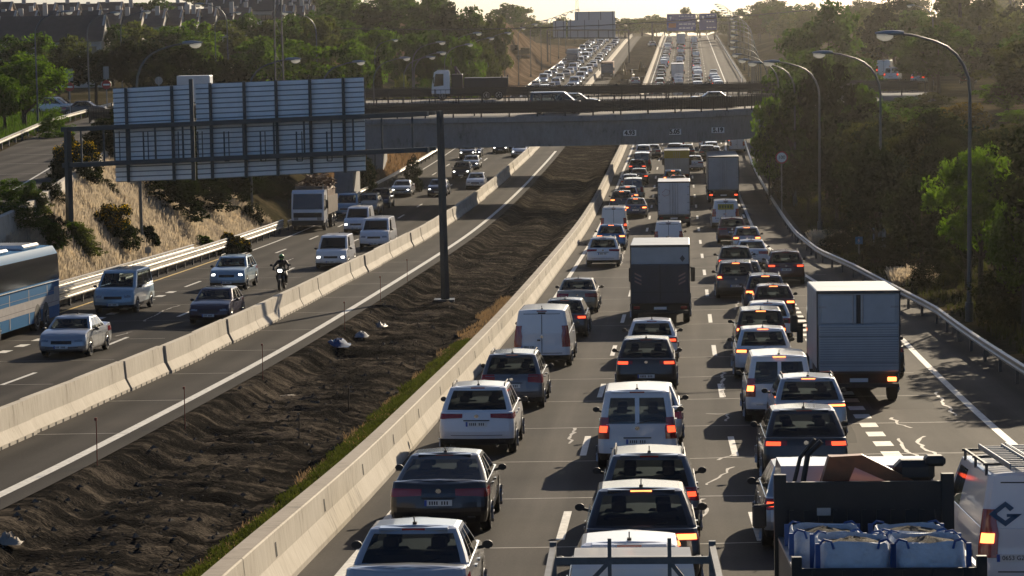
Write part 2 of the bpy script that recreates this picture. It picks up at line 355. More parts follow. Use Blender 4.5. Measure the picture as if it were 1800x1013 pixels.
for Y in np.arange(140, 230, 9.0):
    mk.grid([[(M(Y)+u_in(Y)-u, Y, z_ramp(Y)+.056), (M(Y)+u_in(Y)-u, Y+.12, z_ramp(Y+.12)+.056)] for u in np.arange(.4, 7.4, 1.)], 2)
def wiggle(pts, wd=.07, amp=.12, m=2):
    """an irregular sealed crack through (u, Y) points"""
    P = []
    for (a, b), (c, d) in zip(pts, pts[1:]):
        n = max(2, int(math.hypot(c-a, d-b)/.35))
        for k in range(n): P.append((a+(c-a)*k/n+rng.uniform(-amp, amp), b+(d-b)*k/n+rng.uniform(-amp, amp)))
    P.append(pts[-1]); w_ = []
    rows_ = []
    for i, (u, Y) in enumerate(P):
        a = P[max(i-1, 0)]; c = P[min(i+1, len(P)-1)]; dx, dy = c[0]-a[0], c[1]-a[1]; L = math.hypot(dx, dy) or 1
        ww = wd*rng.uniform(.5, 1.3)
        rows_.append([(M(Y+s*dx/L*ww)+u-s*dy/L*ww, Y+s*dx/L*ww, zr(Y+s*dx/L*ww)+.009) for s in (-1, 1)])
    mk.grid(rows_, m)
patch_m = asphalt_mat('patched_asphalt', (.024,.024,.024), (.015,.015,.015), (.042,.04,.038), .3)
def px(*ps):
    o = []
    for x, y in ps: X, Y = U(x, y); o.append((X-M(Y), Y))
    return o
for ps in [[(1272,655),(1270,690),(1274,700)],[(1245,728),(1281,730),(1276,742)],[(1290,822),(1262,840),(1242,850),(1243,855)],[(1242,878),(1230,885),(1246,905),(1230,912)],
           [(1645,690),(1655,705),(1680,732)],[(1565,735),(1585,750),(1602,753)],[(1582,772),(1588,790),(1615,805),(1642,808)],[(1626,768),(1608,778),(1640,797),(1658,806)],
           [(1262,810),(1290,800)],[(1385,560),(1408,562)],[(1292,545),(1297,530)],[(1090,470),(1100,430)],[(252,566),(290,545),(316,538)],[(205,592),(232,584)],[(480,470),(515,455)],[(1012,755),(1000,782)],[(880,700),(897,712)]]:
    wiggle(px(*ps), .045, .07)
for a_, b_, c_, d_ in ((4.6,6.1,69,78),(1.2,2.5,52,57),(8.3,9.9,84,97),(9.2,11.2,62,66),(-15.3,-12.2,98,106),(-19,-16.4,120,133),(4.5,7.8,128,141),(12.2,14,70,82)):
    strip(mk, lambda Y, a_=a_: a_+.06*math.sin(Y*3.1), lambda Y, b_=b_: b_+.08*math.sin(Y*2.3), c_, d_, .002, 3)
tag(mk.build('road_markings', [road_paint, yellow_paint, thin_paint, patch_m]), kind='structure')

# ------------------------------------------------------------------ bare dirt strip between the carriageways
dr = np.concatenate([np.arange(34, 130, .22), np.arange(130, 310, .5), np.arange(310, 860, 2.0)]); du = np.concatenate([[-7.72], np.arange(-7.6, -.55, .17), [-.5]])
UU, YY = np.meshgrid(du, dr)
fine = (YY < 300)
from mathutils import noise as mn
_e = np.array([mn.fractal((0.0, y*.55, 3.3), .7, 2.1, 6) for y in dr])[:, None]; edge = -7.48+.38*_e+0*UU
drop = sst(0, 1.1, UU-edge)
near = sst(330, 230, YY)
far_ = np.interp(YY, [120, 200], [1, .5])
from mathutils import noise as mn
def fr(a, b, sx, sy, H=1.0, oc=5, seed=0): return np.array([mn.fractal((x*sx, y*sy, seed), H, 2.0, oc) for x, y in zip(a.ravel(), b.ravel())]).reshape(a.shape)
rut = (fr(UU, YY, .35, 1.15, .9, 6, 1.3)*.15+fr(UU+.15*YY, YY, 1.6, 2.2, .8, 4, 7.7)*.07)*far_
lump = fr(UU, YY, 4.5, 4.5, .6, 3, 4.2)*.05
trench = np.exp(-((UU+3.1-.35*noise2(UU*0, YY, .25, 26))/.6)**2)*.22
rise = sst(-2.7, -1.6, UU)
h = -drop*(.42*near+.10)+rise*(.32*near+.04)+(rut+lump)*np.maximum(drop, .15)*(1-rise*.6)*(.3+.7*near)-trench*near
h += nr.uniform(-.035, .035, h.shape)*drop*far_
for cx, cy, hh, sx, sy in [(-4.6,196,.55,1.3,4),(-5.4,222,.4,1.4,4),(-4.2,165,.2,2.,3),(-5.8,150,.25,.8,3),(-4.6,118,.25,1,2)]:
    h += hh*np.exp(-((UU-cx)/sx)**2-((YY-cy)/sy)**2)
h = np.where(UU < -7.65, -.03, h); h = np.where(UU > -.55, np.minimum(h, -.02), h)
h = np.where(UU < edge, np.minimum(h, -.012), h)
XX = M(YY)+UU; V = np.stack([XX, YY, zr(YY)+h], -1).reshape(-1, 3); nc = len(du)
idx = np.arange(len(dr)*nc).reshape(len(dr), nc); F = np.stack([idx[:-1,:-1], idx[:-1,1:], idx[1:,1:], idx[1:,:-1]], -1).reshape(-1, 4)
tag(link(bpy.data.objects.new('dirt_strip', quadmesh('dirt_strip', V, F, [dirt_m], None, True))), kind='structure')
def dirt_z(u, Y):
    i = int(np.argmin(abs(dr-Y))); j = int(np.argmin(abs(du-u))); return float(zr(Y)+h[i, j])

# ------------------------------------------------------------------ concrete barriers
hole = mat('drain_slot', (.01,.01,.01), .9)
mb = MB(); prof = [(-.56,.0),(-.58,.12),(-.56,.32),(-.53,.90),(-.51,.92),(-.21,.92),(-.19,.90),(-.15,.46),(0,.10),(0,.0)]
rowsB = strip_rows(30, 330); LB = [[(M(Y)+u, Y, zr(Y)+zz) for u, zz in prof] for Y in rowsB]
rowsB2 = strip_rows(330, 858, 6); LB += [[(M(Y)+u, Y, zr(Y)+zz) for u, zz in prof] for Y in rowsB2[1:]]
mb.loft(LB, True, True, 0); mb.grid([[(M(Y)+u, Y, zr(Y)+.923) for u in (-.515, -.215)] for Y in rowsB+rowsB2[1:]], 2)
Y = 34.0
while Y < 300:
    for s in (0,):
        a = [(M(y)-.170, y, zr(y)+.74) for y in (Y, Y+.16)]; b = [(M(y)-.147, y, zr(y)+.50) for y in (Y, Y+.16)]
        mb.add([a[0], a[1], b[1], b[0]], [(0, 1, 2, 3)], 1)
    if int((Y-34)/6.2) % 4 == 0:
        y = Y+3; mb.grid([[(M(yy)+u+.004*(1 if u > -.3 else -1), yy, zr(yy)+zz+.003) for u, zz in prof[3:]] for yy in (y, y+.03)], 1)
    Y += 6.2
o = mb.build('concrete_barrier', [concrete, hole, concrete_mat('weathered_top', (.27,.235,.195), .6)])
tag(o, 'continuous concrete barrier with drainage slots along the left edge of the queue of tail-lit traffic', 'barrier')
seg = MB(); pr = [(-.32,0),(-.32,.10),(-.30,.10),(-.16,.40),(-.11,.96),(.11,.96),(.16,.40),(.31,.10),(.32,.10),(.32,0)]
SL = 5.97
def segpts(y, sh=0): return [(x*(1-sh), y, z-sh*.05*(z > .9)) for x, z in pr]
seg.loft([segpts(0, .06), segpts(.03), segpts(SL-.03), segpts(SL, .06)], True, True, 0)
for k in range(7):
    y = .45+k*.82; seg.add([(.322,y,.0),(.322,y+.2,.0),(.322,y+.2,.085),(.322,y,.085)], [(0,1,2,3)], 1)
seg.add([(.145,.6,.5),(.145,.67,.5),(.130,.67,.72),(.130,.6,.72)], [(0,1,2,3)], 1)
seg.add([(.145,5.2,.5),(.145,5.27,.5),(.130,5.27,.72),(.130,5.2,.72)], [(0,1,2,3)], 1)
segm = seg.mesh('barrier_block', [concrete, hole])
ordw = ['nearest','second','third','fourth','fifth','sixth','seventh','eighth','ninth','tenth','eleventh','twelfth','thirteenth','fourteenth','fifteenth','sixteenth','seventeenth','eighteenth','nineteenth','twentieth']
def nth(i):
    if i < 20: return ordw[i]
    tens = {2:'twenty',3:'thirty',4:'forty',5:'fifty',6:'sixty',7:'seventy',8:'eighty',9:'ninety'}
    t_, r_ = divmod(i+1, 10)
    if r_ == 0: return {2:'twentieth',3:'thirtieth',4:'fortieth',5:'fiftieth',6:'sixtieth',7:'seventieth'}[t_]
    return tens[t_]+'-'+['first','second','third','fourth','fifth','sixth','seventh','eighth','ninth'][r_-1]
Y = 49.2; i = 0
while Y < 300:
    o = link(bpy.data.objects.new('barrier_block', segm)); du_ = rng.uniform(-.05, .05)
    o.location = (M(Y)-11.05+du_, Y, zr(Y)+.006); o.rotation_euler = (math.atan(dz(Y+3)), 0, -math.atan(dM(Y+3))+rng.uniform(-.006, .006))
    tag(o, 'concrete barrier block, %s along the row beside the closed lane' % nth(i), 'barrier', 'concrete blocks beside the closed lane'); i += 1; Y += 6.0
mb = MB(); mb.loft([[(M(Y)-11.05+x, Y, zr(Y)+z) for x, z in pr] for Y in strip_rows(301, 856, 5)], True, True)
tag(mb.build('concrete_barrier', [concrete], smooth=25), 'hazy far stretch of pale concrete barrier beyond the overpass between the carriageways', 'barrier')

# ------------------------------------------------------------------ guardrails
railm = mat('rail_steel', (.40,.38,.34), .42, .6, nscale=2, namt=.15); postm = mat('rail_post', (.10,.10,.10), .6, .4)
def wbeam(side, t=.05):
    # W profile, facing side (+1: face towards +x)
    p = [(0,-.155),(.0,-.15),(.08,-.12),(.08,-.06),(.02,-.02),(.02,.02),(.08,.06),(.08,.12),(0,.155)]
    return [(x*side, z) for x, z in p]+[(x*side-.012*side, z) for x, z in p[::-1]]
def guardrail(label, uf, Ya, Yb, side, hts=(.6,), zf=None, post_step=4.0, post_to=None, group=None):
    zf = zf or zr; uf = fn(uf); mb = MB(); nm = 'guardrail'
    for hh in hts:
        mb.loft([[(M(Y)+uf(Y)+x, Y, zf(Y)+hh+z) for x, z in wbeam(side)] for Y in strip_rows(Ya, Yb, 4)], True, True, 0)
    o = mb.build(nm, [railm], smooth=40); tag(o, label, 'guardrail', group)
    post_to = post_to or Yb; pb = MB().box((-.05,-.06,-.3), (.05,.06,max(hts)+.12)).mesh('post', [postm]); Y = Ya+1; n = 0
    far = MB()
    while Y < Yb:
        if Y < post_to and n < 95:
            p = link(bpy.data.objects.new('post', pb), o); p.location = (M(Y)+uf(Y)-.06*side, Y, zf(Y)); n += 1
        else:
            far.box((M(Y)+uf(Y)-.06*side-.05, Y-.05, zf(Y)), (M(Y)+uf(Y)-.06*side+.05, Y+.05, zf(Y)+max(hts)+.1))
        Y += post_step
    if far.v: tag(far.build('posts', [postm], o), kind='stuff')
    return o
guardrail('grey steel guardrail curving along the tree-shaded right edge of the exit lane', G, 56, 302, -1, (.62,), post_to=300)
guardrail('hazy guardrail on the right edge of the road beyond the overpass', G, 310, 850, -1, (.62,), post_step=8, post_to=311)
guardrail('sunlit double-height guardrail beside the dry grass, behind the silver car and the bus', -22.3, 70, 182, 1, (.55,.85), post_step=2.5)
guardrail('guardrail running from the loaded lorry under the overpass on the left', -22.3, 184, 330, 1, (.62,), post_step=4)
guardrail('short outer guardrail standing in the dry grass behind the left roadside rail', lambda Y: np.interp(Y, [118,150], [-23.3,-23.0]), 118, 152, 1, (.6,.9), post_step=2.5)
guardrail('hazy pale guardrail left of the oncoming traffic beyond the overpass', -22.3, 335, 850, 1, (.62,), post_step=8, post_to=336)
guardrail('sunlit guardrail on the far side of the empty slip road', lambda Y: u_in(Y)-7.9, 110, 292, 1, (.62,), zf=z_ramp, post_step=4)
# concrete kerb wall under the slip road's near edge
mb = MB(); wl = [(M(Y)+u_in(Y)+.35, Y) for Y in np.arange(96, 212, 2.)]
mb.loft([[(x-.3, y, z_ramp(y)-1.6), (x-.3, y, z_ramp(y)+.35), (x, y, z_ramp(y)+.35), (x+.25, y, z_ramp(y)-1.6)] for x, y in wl], True, True)
tag(mb.build('retaining_wall', [concrete]), 'pale concrete retaining wall under the near edge of the slip road', 'wall')

# ------------------------------------------------------------------ overpasses
DZ = 12.2
deck_road = mat('deck_asphalt', (.13,.12,.11), .8, nscale=.8, namt=.2, spec=.2)
rail_dark = mat('bridge_rail', (.012,.015,.02), .6, .0)
def bridge(label, X0, X1, yn, yf, zn_g, solid):
    b = empty('overpass', ((X0+X1)/2, yn(0), DZ), label=label, cat='bridge'); ox, oy, oz = b.location
    xs = np.arange(X0, X1+.1, 2.0)
    def par(mb, name, mats, **k):
        mb.v = [(x-ox, y-oy, z-oz) for x, y, z in mb.v]; return mb.build(name, mats, b, **k)
    g = MB(); g.loft([[(x, yn(x)+.55, zn_g), (x, yn(x)+.35, DZ-.5), (x, yf(x)-.35, DZ-.5), (x, yf(x)-.55, zn_g)] for x in xs], True, True); par(g, 'girder', [conc2])
    g = MB(); g.loft([[(x, yn(x), DZ-.46), (x, yn(x), DZ-.02), (x, yn(x)+.5, DZ+.12), (x, yf(x)-.5, DZ+.12), (x, yf(x), DZ-.02), (x, yf(x), DZ-.46)] for x in xs], True, True); par(g, 'deck', [conc2])
    g = MB(); g.grid([[(x, yn(x)+1.2, DZ+.125), (x, yf(x)-1.2, DZ+.125)] for x in xs]); par(g, 'road_surface', [deck_road])
    for nm, f, s in (('railing', yn, 1), ('railing', yf, -1)):
        g = MB()
        for hh in (.28, 1.22): 
            g.loft([[(x, f(x)+.12*s+a, DZ+.1+hh+c) for a, c in ((-.03,-.03),(.03,-.03),(.03,.03),(-.03,.03))] for x in xs], True, True)
        for x in np.arange(X0, X1, .22 if s == solid else .5): g.bar((x, f(x)+.12*s, DZ+.3), (x, f(x)+.12*s, DZ+1.32), .055 if s == solid else .035)
        for x in np.arange(X0, X1, 2.4): g.box((x-.06, f(x)+.12*s-.05, DZ), (x+.06, f(x)+.12*s+.05, DZ+1.4))
        par(g, nm, [rail_dark])
        if s != solid: continue
        g = MB()
        for hh in (.34, .66, .96): g.loft([[(x, f(x)+.8*s+c*s, DZ+.12+hh+a) for c, a in ((0,-.16),(.08,-.08),(.02,0),(.08,.08),(0,.16),(-.03,0))] for x in xs], True, True)
        for x in np.arange(X0, X1, 3): g.box((x-.06, f(x)+.8*s-.06, DZ+.12), (x+.06, f(x)+.8*s+.06, DZ+1.15))
        par(g, 'crash_barrier', [rail_dark])
    return b, par
ynA = lambda X: 215+.05*max(0, X-5)**2*.6; yfA = lambda X: ynA(X)+12.5
bA, parA = bridge('near grey concrete overpass carrying cars, marked with three height plates', -36, 36, ynA, yfA, CZ-10.4, 1)
ynB = lambda X: 258.; yfB = lambda X: 271.
bB, parB = bridge('second overpass with dark railings just behind the near one, carrying the tipper lorry', -34, 44, ynB, yfB, CZ-10.3, -1)
pl_m = mat('white_sign', (.85,.85,.83), .5); ink = mat('black_ink', (.01,.01,.01), .6)
def text(s, size, loc, rot, mt, parent=None, ext=.002, name='lettering', align='CENTER', scale=(1,1,1), off=0.0):
    c = bpy.data.curves.new(name, 'FONT'); c.body = s; c.size = size; c.extrude = ext; c.align_x = align; c.align_y = 'CENTER'; c.materials.append(mt)
    c.offset = off; tmp = bpy.data.objects.new(name, c); col.objects.link(tmp); bpy.context.view_layer.update()
    me = bpy.data.meshes.new_from_object(tmp); bpy.data.objects.remove(tmp)
    if not me.materials: me.materials.append(mt)
    o = link(bpy.data.objects.new(name, me), parent); o.location = loc; o.rotation_euler = rot; o.scale = scale; return o
for s, pxx, pyy in (('4,93', 1107, 234), ('5,05', 1186, 232), ('5,19', 1262, 229)):
    X, _, Z = AT(pxx, pyy, 216); Yp = ynA(X)+.30; X, _, Z = AT(pxx, pyy, Yp)
    lx, ly, lz = X-bA.location.x, Yp-bA.location.y, Z-bA.location.z
    p = MB().box((-.56,-.012,-.25), (.56,.012,.25)).build('height_plate', [pl_m], bA); p.location = (lx, ly, lz)
    e = text(s, .52, (0,-.022,0), (R(90),0,0), ink, p, off=.028)
# abutment walls and piers
for (x0, x1, y0, y1) in ((-15.2,-13.6,216.2,226.5), (-14.8,-13.2,259.5,269.5)):
    g = MB(); g.box((x0, y0, 3.5), (x1, y1, 9.55)); (parA if y0 < 240 else parB)(g, 'pier', [conc2])
for (x0, x1, y0, y1) in ((24.2,25.8,219,231), (28.6,30.,260,269)):
    g = MB(); g.box((x0, y0, 3.5), (x1, y1, 9.55)); (parA if y0 < 240 else parB)(g, 'pier', [conc2])
g = MB(); g.box((-24, 216.5, 5), (-20.5, 226.8, 9.58)); parA(g, 'abutment', [conc2])

# ------------------------------------------------------------------ sign gantry seen from behind
teal = mat('gantry_steel', (.045,.06,.07), .5, .5, nscale=2, namt=.2); panelm = mat('aluminium_back', (.78,.82,.85), .5, 0, nscale=1.5, namt=.1); panel_gap = mat('panel_gap', (.16,.19,.22), .6)
PR = (-3.4, 123.0); PL = (-23.1, 131.0)
def gp(t): return PL[0]+(PR[0]-PL[0])*t, PL[1]+(PR[1]-PL[1])*t
def tx(pxx):  # parameter along the gantry for a photo column
    best = min((abs((900+FPX*(gp(t)[0]/gp(t)[1]))-pxx), t) for t in np.linspace(-.1, 1.1, 600)); return best[1]
gan = empty('sign_gantry', (PR[0], PR[1], zr(PR[1])), label='dark steel sign gantry over the oncoming lanes with the ribbed backs of its panels showing', cat='gantry')
go = mathutils.Vector(gan.location)
def gpart(mb, name, mats, parent=gan, **k):
    mb.v = [(x-go.x, y-go.y, z-go.z) for x, y, z in mb.v]; return mb.build(name, mats, parent, **k)
def gpt(pxx, py, off=0):
    t = tx(pxx); X, Y = gp(t); _, _, Z = AT(pxx, py, Y); nx, ny = (PR[1]-PL[1]), -(PR[0]-PL[0]); L = math.hypot(nx, ny)
    return (X-nx/L*off, Y-ny/L*off, Z)
def gz(pxx, py): return gpt(pxx, py)[2]
zb = dirt_z(PR[0]-M(PR[1]), PR[1])
m_ = MB(); m_.tube([(PR[0]+.1, PR[1], zb-.3), (PR[0], PR[1], gz(765, 195))], [.21,.17], 4); m_.box((PR[0]-.45,PR[1]-.45,zb-.4), (PR[0]+.55,PR[1]+.45,zb+.14)); gpart(m_, 'post', [teal])
zl_ = float(T(PL[0], PL[1])); m_ = MB(); m_.tube([(PL[0]-.05, PL[1], zl_-.5), (PL[0], PL[1], gz(115, 224))], [.21,.19], 4); gpart(m_, 'post', [teal])
for (ya, yb) in ((228, 200), (291, 263)):
    m_ = MB(); m_.bar(gpt(115, ya), gpt(757, yb), .22, .24); gpart(m_, 'chord', [teal])
    m_ = MB(); m_.bar(gpt(115, ya, .9), gpt(757, yb, .9), .16, .18); gpart(m_, 'chord', [teal])
for x in (148, 187, 232, 278, 326, 378, 432, 486, 540, 588, 626, 676, 730):
    m_ = MB(); k = (x-115)/642; m_.bar(gpt(x, 228-28*k), gpt(x, 291-28*k), .09)
    m_.bar(gpt(x, 228-28*k), gpt(x, 228-28*k, .9), .07); m_.bar(gpt(x, 291-28*k), gpt(x, 291-28*k, .9), .07); gpart(m_, 'brace', [teal])
# panels on the far side
def panel(x0, x1, t0, t1, b0, b1, label):
    P = MB(); n = 19; off = 1.15
    ta = np.array(gpt(x0, t0, off)); tb_ = np.array(gpt(x1, t1, off)); ba = np.array(gpt(x0, b0, off)); bb_ = np.array(gpt(x1, b1, off))
    d = (tb_-ta)/np.linalg.norm(tb_-ta); nrm = np.array([d[1], -d[0], 0]); nrm = nrm/np.linalg.norm(nrm)
    back = [ta-nrm*-.0, tb_, bb_, ba]
    P.loft([[tuple(p+nrm*-.06) for p in back], [tuple(p+nrm*-.03) for p in back]], True, True, 1)
    for k in range(n):
        a, b = k/n+.004, (k+1)/n-.007
        q = [ta+(ba-ta)*a, tb_+(bb_-tb_)*a, tb_+(bb_-tb_)*b, ta+(ba-ta)*b]
        c = [ta+(ba-ta)*(a+.002), tb_+(bb_-tb_)*(a+.002), tb_+(bb_-tb_)*(b-.003), ta+(ba-ta)*(b-.003)]
        P.loft([[tuple(p-nrm*.028) for p in q], [tuple(p+nrm*.02) for p in c]], False, True, 0)
    return gpart(P, 'sign_panel', [panelm, panel_gap])
for (x0, x1, t0, t1, b0, b1, st) in ((186, 321, 157, 150, 323, 318, (211, 292)), (331, 628, 149, 137, 318, 303, (360, 419, 476, 535, 594))):
    panel(x0, x1, t0, t1, b0, b1, '')
    m_ = MB()
    for x in st:
        k = (x-x0)/(x1-x0); m_.bar(gpt(x, t0+(t1-t0)*k-1, 1.0), gpt(x, b0+(b1-b0)*k+1, 1.0), .15, .12)
    gpart(m_, 'stiffener', [teal])
m_ = MB(); m_.bar(gpt(326, 140, 1.0), gpt(326, 319, 1.0), .2, .14); gpart(m_, 'stiffener', [teal])
for x in (199, 250, 303, 345, 392, 456, 520, 573): m_ = MB().bar(gpt(x, 232, .4), gpt(x, 284, .4), .07).bar(gpt(x+7, 232, .5), gpt(x+7, 284, .5), .05).bar(gpt(x, 284, .4), gpt(x+7, 284, .5), .05); gpart(m_, 'hanger', [teal])

# ------------------------------------------------------------------ street lamps
lens = bpy.data.materials.new('lamp_lens'); lens.use_nodes = True; _t = lens.node_tree; _t.nodes.clear(); _o = N(_t, 'ShaderNodeOutputMaterial'); _a = N(_t, 'ShaderNodeBsdfDiffuse'); _b = N(_t, 'ShaderNodeBsdfTranslucent'); _m = N(_t, 'ShaderNodeMixShader'); _a.inputs[0].default_value = (.8,.8,.78,1); _b.inputs[0].default_value = (.95,.95,.92,1); _m.inputs[0].default_value = .7
_t.links.new(_a.outputs[0], _m.inputs[1]); _t.links.new(_b.outputs[0], _m.inputs[2]); _t.links.new(_m.outputs[0], _o.inputs[0]); lamp_shell = mat('lamp_shell', (.24,.29,.34), .4, .4); polem = mat('lamp_pole', (.10,.115,.125), .5, .5, nscale=2, namt=.15)
def lamp_meshes(side):
    s = side; p = MB(); p.tube([(0,0,0), (0,0,.9), (0,0,9.4)], [.11,.10,.065], 10); p.tube([(0,0,0),(0,0,.8)], .17, 10)
    arc = [(0,0,9.4)]+[(s*(1.9-1.9*math.cos(a)), 0, 9.4+1.9*math.sin(a)*1.12) for a in [R(15*k) for k in range(1, 6)]]+[(s*2.3,0,11.72),(s*2.8,0,11.78)]
    a = MB(); a.tube(arc, [.065]*4+[.05]*(len(arc)-4), 8)
    h_ = MB(); L = []
    for t in np.linspace(0, 1, 9):
        x = s*(2.7+1.15*t); wdt = .19*math.sin(math.pi*(.12+.80*t))**.7+.02; hh = .12*math.sin(math.pi*(.15+.8*t))**.7
        L.append([(x, wdt*math.cos(q), 11.83+hh*math.sin(q)+.0*t) for q in [2*math.pi*k/10 for k in range(10)]])
    h_.loft(L, True, True)
    l = MB(); L = []
    for t in np.linspace(0, 1, 6):
        x = s*(3.12+.66*t); wdt = .18*math.sin(math.pi*(.1+.8*t))**.5; hh = .30*math.sin(math.pi*(.1+.8*t))**.5
        L.append([(x, wdt*math.cos(q), 11.80+hh*math.sin(q)) for q in [math.pi+math.pi*k/8 for k in range(9)]])
    l.loft(L, True, True)
    return p.mesh('pole', [polem], 50), a.mesh('arm', [polem], 50), h_.mesh('lamp_head', [lamp_shell], 60), l.mesh('lens', [lens], 60)
LM = {1: lamp_meshes(1), -1: lamp_meshes(-1)}
def lamp(X, Y, Z, side, label, sc=1.0, yaw=0, group='street lamps'):
    e = empty('street_lamp', (X, Y, Z), yaw, label=label, cat='street lamp', group=group); e.scale = (sc, sc, sc)
    p, a, h_, l = LM[side]
    link(bpy.data.objects.new('pole', p), e); link(bpy.data.objects.new('arm', a), e); hd = link(bpy.data.objects.new('lamp_head', h_), e); link(bpy.data.objects.new('lens', l), hd)
    return e
for i, Y in enumerate([102,142,172]+[172+34*k for k in range(1, 17)]):
    u = [18.6,18.1,16.3][i] if i < 3 else G(Y)+1.9
    lamp(M(Y)+u, Y, float(T(M(Y)+u, Y)), -1, 'grey street lamp arching left over the exit side, %s in the right-hand row' % nth(i), group='street lamps on the right')
for i, Y in enumerate([145+37.5*k for k in range(0, 15)]):
    u = -24.6; lamp(M(Y)+u, Y, float(T(M(Y)+u, Y))-.2, 1, 'grey street lamp arching right over the oncoming lanes, %s in the left-hand row' % nth(i), group='street lamps on the left')
for i, (xb, yt, Y, sd_) in enumerate([(60,20,200,1),(152,22,232,1),(211,20,262,1),(377,22,300,1),(398,5,280,-1),(555,20,300,-1),(1640,8,300,-1),(724,74,300,1),(709,100,285,1),(658,70,330,1),(792,58,340,1)]):
    X, _, Zt = AT(xb, yt, Y); zg = float(T(X, Y)); hgt = Zt-zg
    lamp(X, Y, zg, sd_, ['tall lamp column beside the bright tree at the upper left','lamp column behind the dark saloon near the roundabout','lamp column in front of the dark pines','slim lamp column above the long sign panels','lamp column standing left of the lattice mast','lamp column in front of the houses and green trees','hazy lamp column behind the tall poplar on the right','arched lamp left of the tipper lorry, upper of two','arched lamp left of the tipper lorry, lower of two','lamp before the dark conifer','lamp among trees above the tipper lorry cab'][i], sc=max(.5, min(1.5, hgt/11.9)), group='lamps around the roundabout')
# ------------------------------------------------------------------ road vehicles (length along +y, rear at y = 0)
def lerp(a, b, t): return a+(b-a)*t
class Car:
    def __init__(s, **k):
        s.L=4.2; s.W=1.78; s.H=1.46; s.z0=.22; s.belt=.93; s.hoodb=.98; s.hoodf=.72; s.trunk=None
        s.R0=.18; s.R1=.75; s.F1=2.25; s.F0=3.05; s.tumble=.2; s.wr=.31; s.ax=(.78, 3.42); s.rear_glass=True; s.side='all'
        s.rc=.22; s.lower=.28; s.tail=None; s.rails=False; s.wintop=.09; s.rwb=.05; s.tl=(.72,.92); s.tlu=(.66,2.10); s.van=False; s.plate=.62
        s.rw=.84; s.bumper_black=True; s.bow=.10; s.head=(.60,.74); s.mirz=.98; s.fbow=.22; s.led=False
        s.__dict__.update(k)
    def b(s, t):
        """height of the body's top edge at y = t"""
        if s.trunk is not None and t < s.R0:
            return lerp(s.trunk-.05, s.trunk+.01, min(1, t/.25)) if t < .25 else lerp(s.trunk+.01, s.belt, min(1, max(0, (t-.25)/(s.R0-.25)))**2.5)
        if t > s.F0-.1:
            k = min(1, max(0, (t-s.F0+.1)/(s.L-s.F0+.1))); return lerp(s.hoodb, s.hoodf, k**1.6)
        return lerp(s.belt, s.hoodb, min(1, max(0, (t-s.R0)/(s.F0-.1-s.R0))))
    def body_ext(s, q):
        rear = np.interp(q, [0,.2,.35,.6,.85,1], [.14,.03,0,.02,.05,.10]); front = np.interp(q, [0,.2,.4,.7,.9,1], [s.L-.16,s.L-.03,s.L,s.L-.03,s.L-.09,s.L-.2])
        if s.van: rear = np.interp(q, [0,.2,.35,.6,1], [.10,.0,0,.02,.03])
        wd = s.W/2*np.interp(q, [0,.15,.45,.75,1], [.94,.985,1,.985,.95])
        return rear, front, wd
    def gh_ext(s, g):
        """greenhouse extents at relative height g"""
        e = g**1.15
        rear = lerp(s.R0, s.R1, g**1.2 if s.trunk is None else g**.95); front = lerp(s.F0, s.F1, g**1.12)
        wd = s.W/2*.945-s.tumble*g**1.25
        return rear, front, wd
    def outline(s, ext, rcw, bow, fbow, side_pts, rcl=None):
        """half outline, rear centre to front centre, as (x, t)"""
        r, f, wd = ext; rl = rcl or rcw*wd*.8; fl = rl*1.25; P = []
        xe = wd*(1-rcw)
        for fx in (0, .3, .6, 1.): P.append((xe*fx, r+bow*(xe*fx/wd)**2))
        r1 = r+bow*(xe/wd)**2
        for a in (22, 45, 68, 90): P.append((xe+wd*rcw*math.sin(R(a)), r1+rl*(1-math.cos(R(a)))))
        r2 = r1+rl; f1 = f-fbow*(xe/wd)**2; f2 = f1-fl
        for k in side_pts: P.append((wd, lerp(r2, f2, k)))
        for a in (90, 68, 45, 22): P.append((xe+wd*rcw*math.sin(R(a)), f2+fl*math.cos(R(a))))
        for fx in (1., .6, .3, 0): P.append((xe*fx, f-fbow*(xe*fx/wd)**2))
        return P
    def S(s, z, u):
        """surface point of the shell at height z; u 0..1 rear, 1..2 rear corner, 2..3 side, 3..4 front corner, 4..5 front"""
        front = u > 2.5; bt = s.b(s.L-.1) if front else s.b(.1)
        if z <= bt: q = (z-s.z0)/(bt-s.z0); ext = s.body_ext(q); rcw = s.rc; bow, fb = s.bow, s.fbow
        else: g = min(1, (z-s.belt)/(s.H-s.belt)); ext = s.gh_ext(max(0, g)); rcw = .16; bow, fb = s.bow*.8, s.fbow*.8
        P = s.outline(ext, rcw, bow, fb, np.linspace(0, 1, 9)[1:-1])
        # index map: 0-3 rear, 3-7 corner, 7-15 side (7 inner pts), 15.. corner
        n = len(P); i0 = [0, 3, 7, n-8, n-4, n-1]; k = min(4, int(u)); fr = u-k
        i = lerp(i0[k], i0[k+1], fr); a = int(min(n-2, math.floor(i))); f = i-a
        return lerp(P[a][0], P[a+1][0], f), lerp(P[a][1], P[a+1][1], f)
    def patch(s, mb, za, zb, ua, ub, side, off=.012, n=8, m=0, nz=2):
        rows_ = []
        for j in range(nz+1):
            row = []
            for i in range(n+1):
                u = lerp(ua, ub, i/n); z0_, z1_ = fn(za)(u), fn(zb)(u); z = lerp(z0_, z1_, j/nz)
                x, t = s.S(z, u); x2, t2 = s.S(z, min(5, u+.03)); x1, t1 = s.S(z, max(0, u-.03)); dx, dt = x2-x1, t2-t1; l = math.hypot(dx, dt) or 1
                nx, ntt = dt/l, -dx/l
                row.append(((x+nx*off)*side, t+ntt*off, z))
            rows_.append(row)
        if side < 0: rows_ = [r[::-1] for r in rows_]
        mb.grid(rows_, m)
        # a rim so that the patch has thickness
        return mb
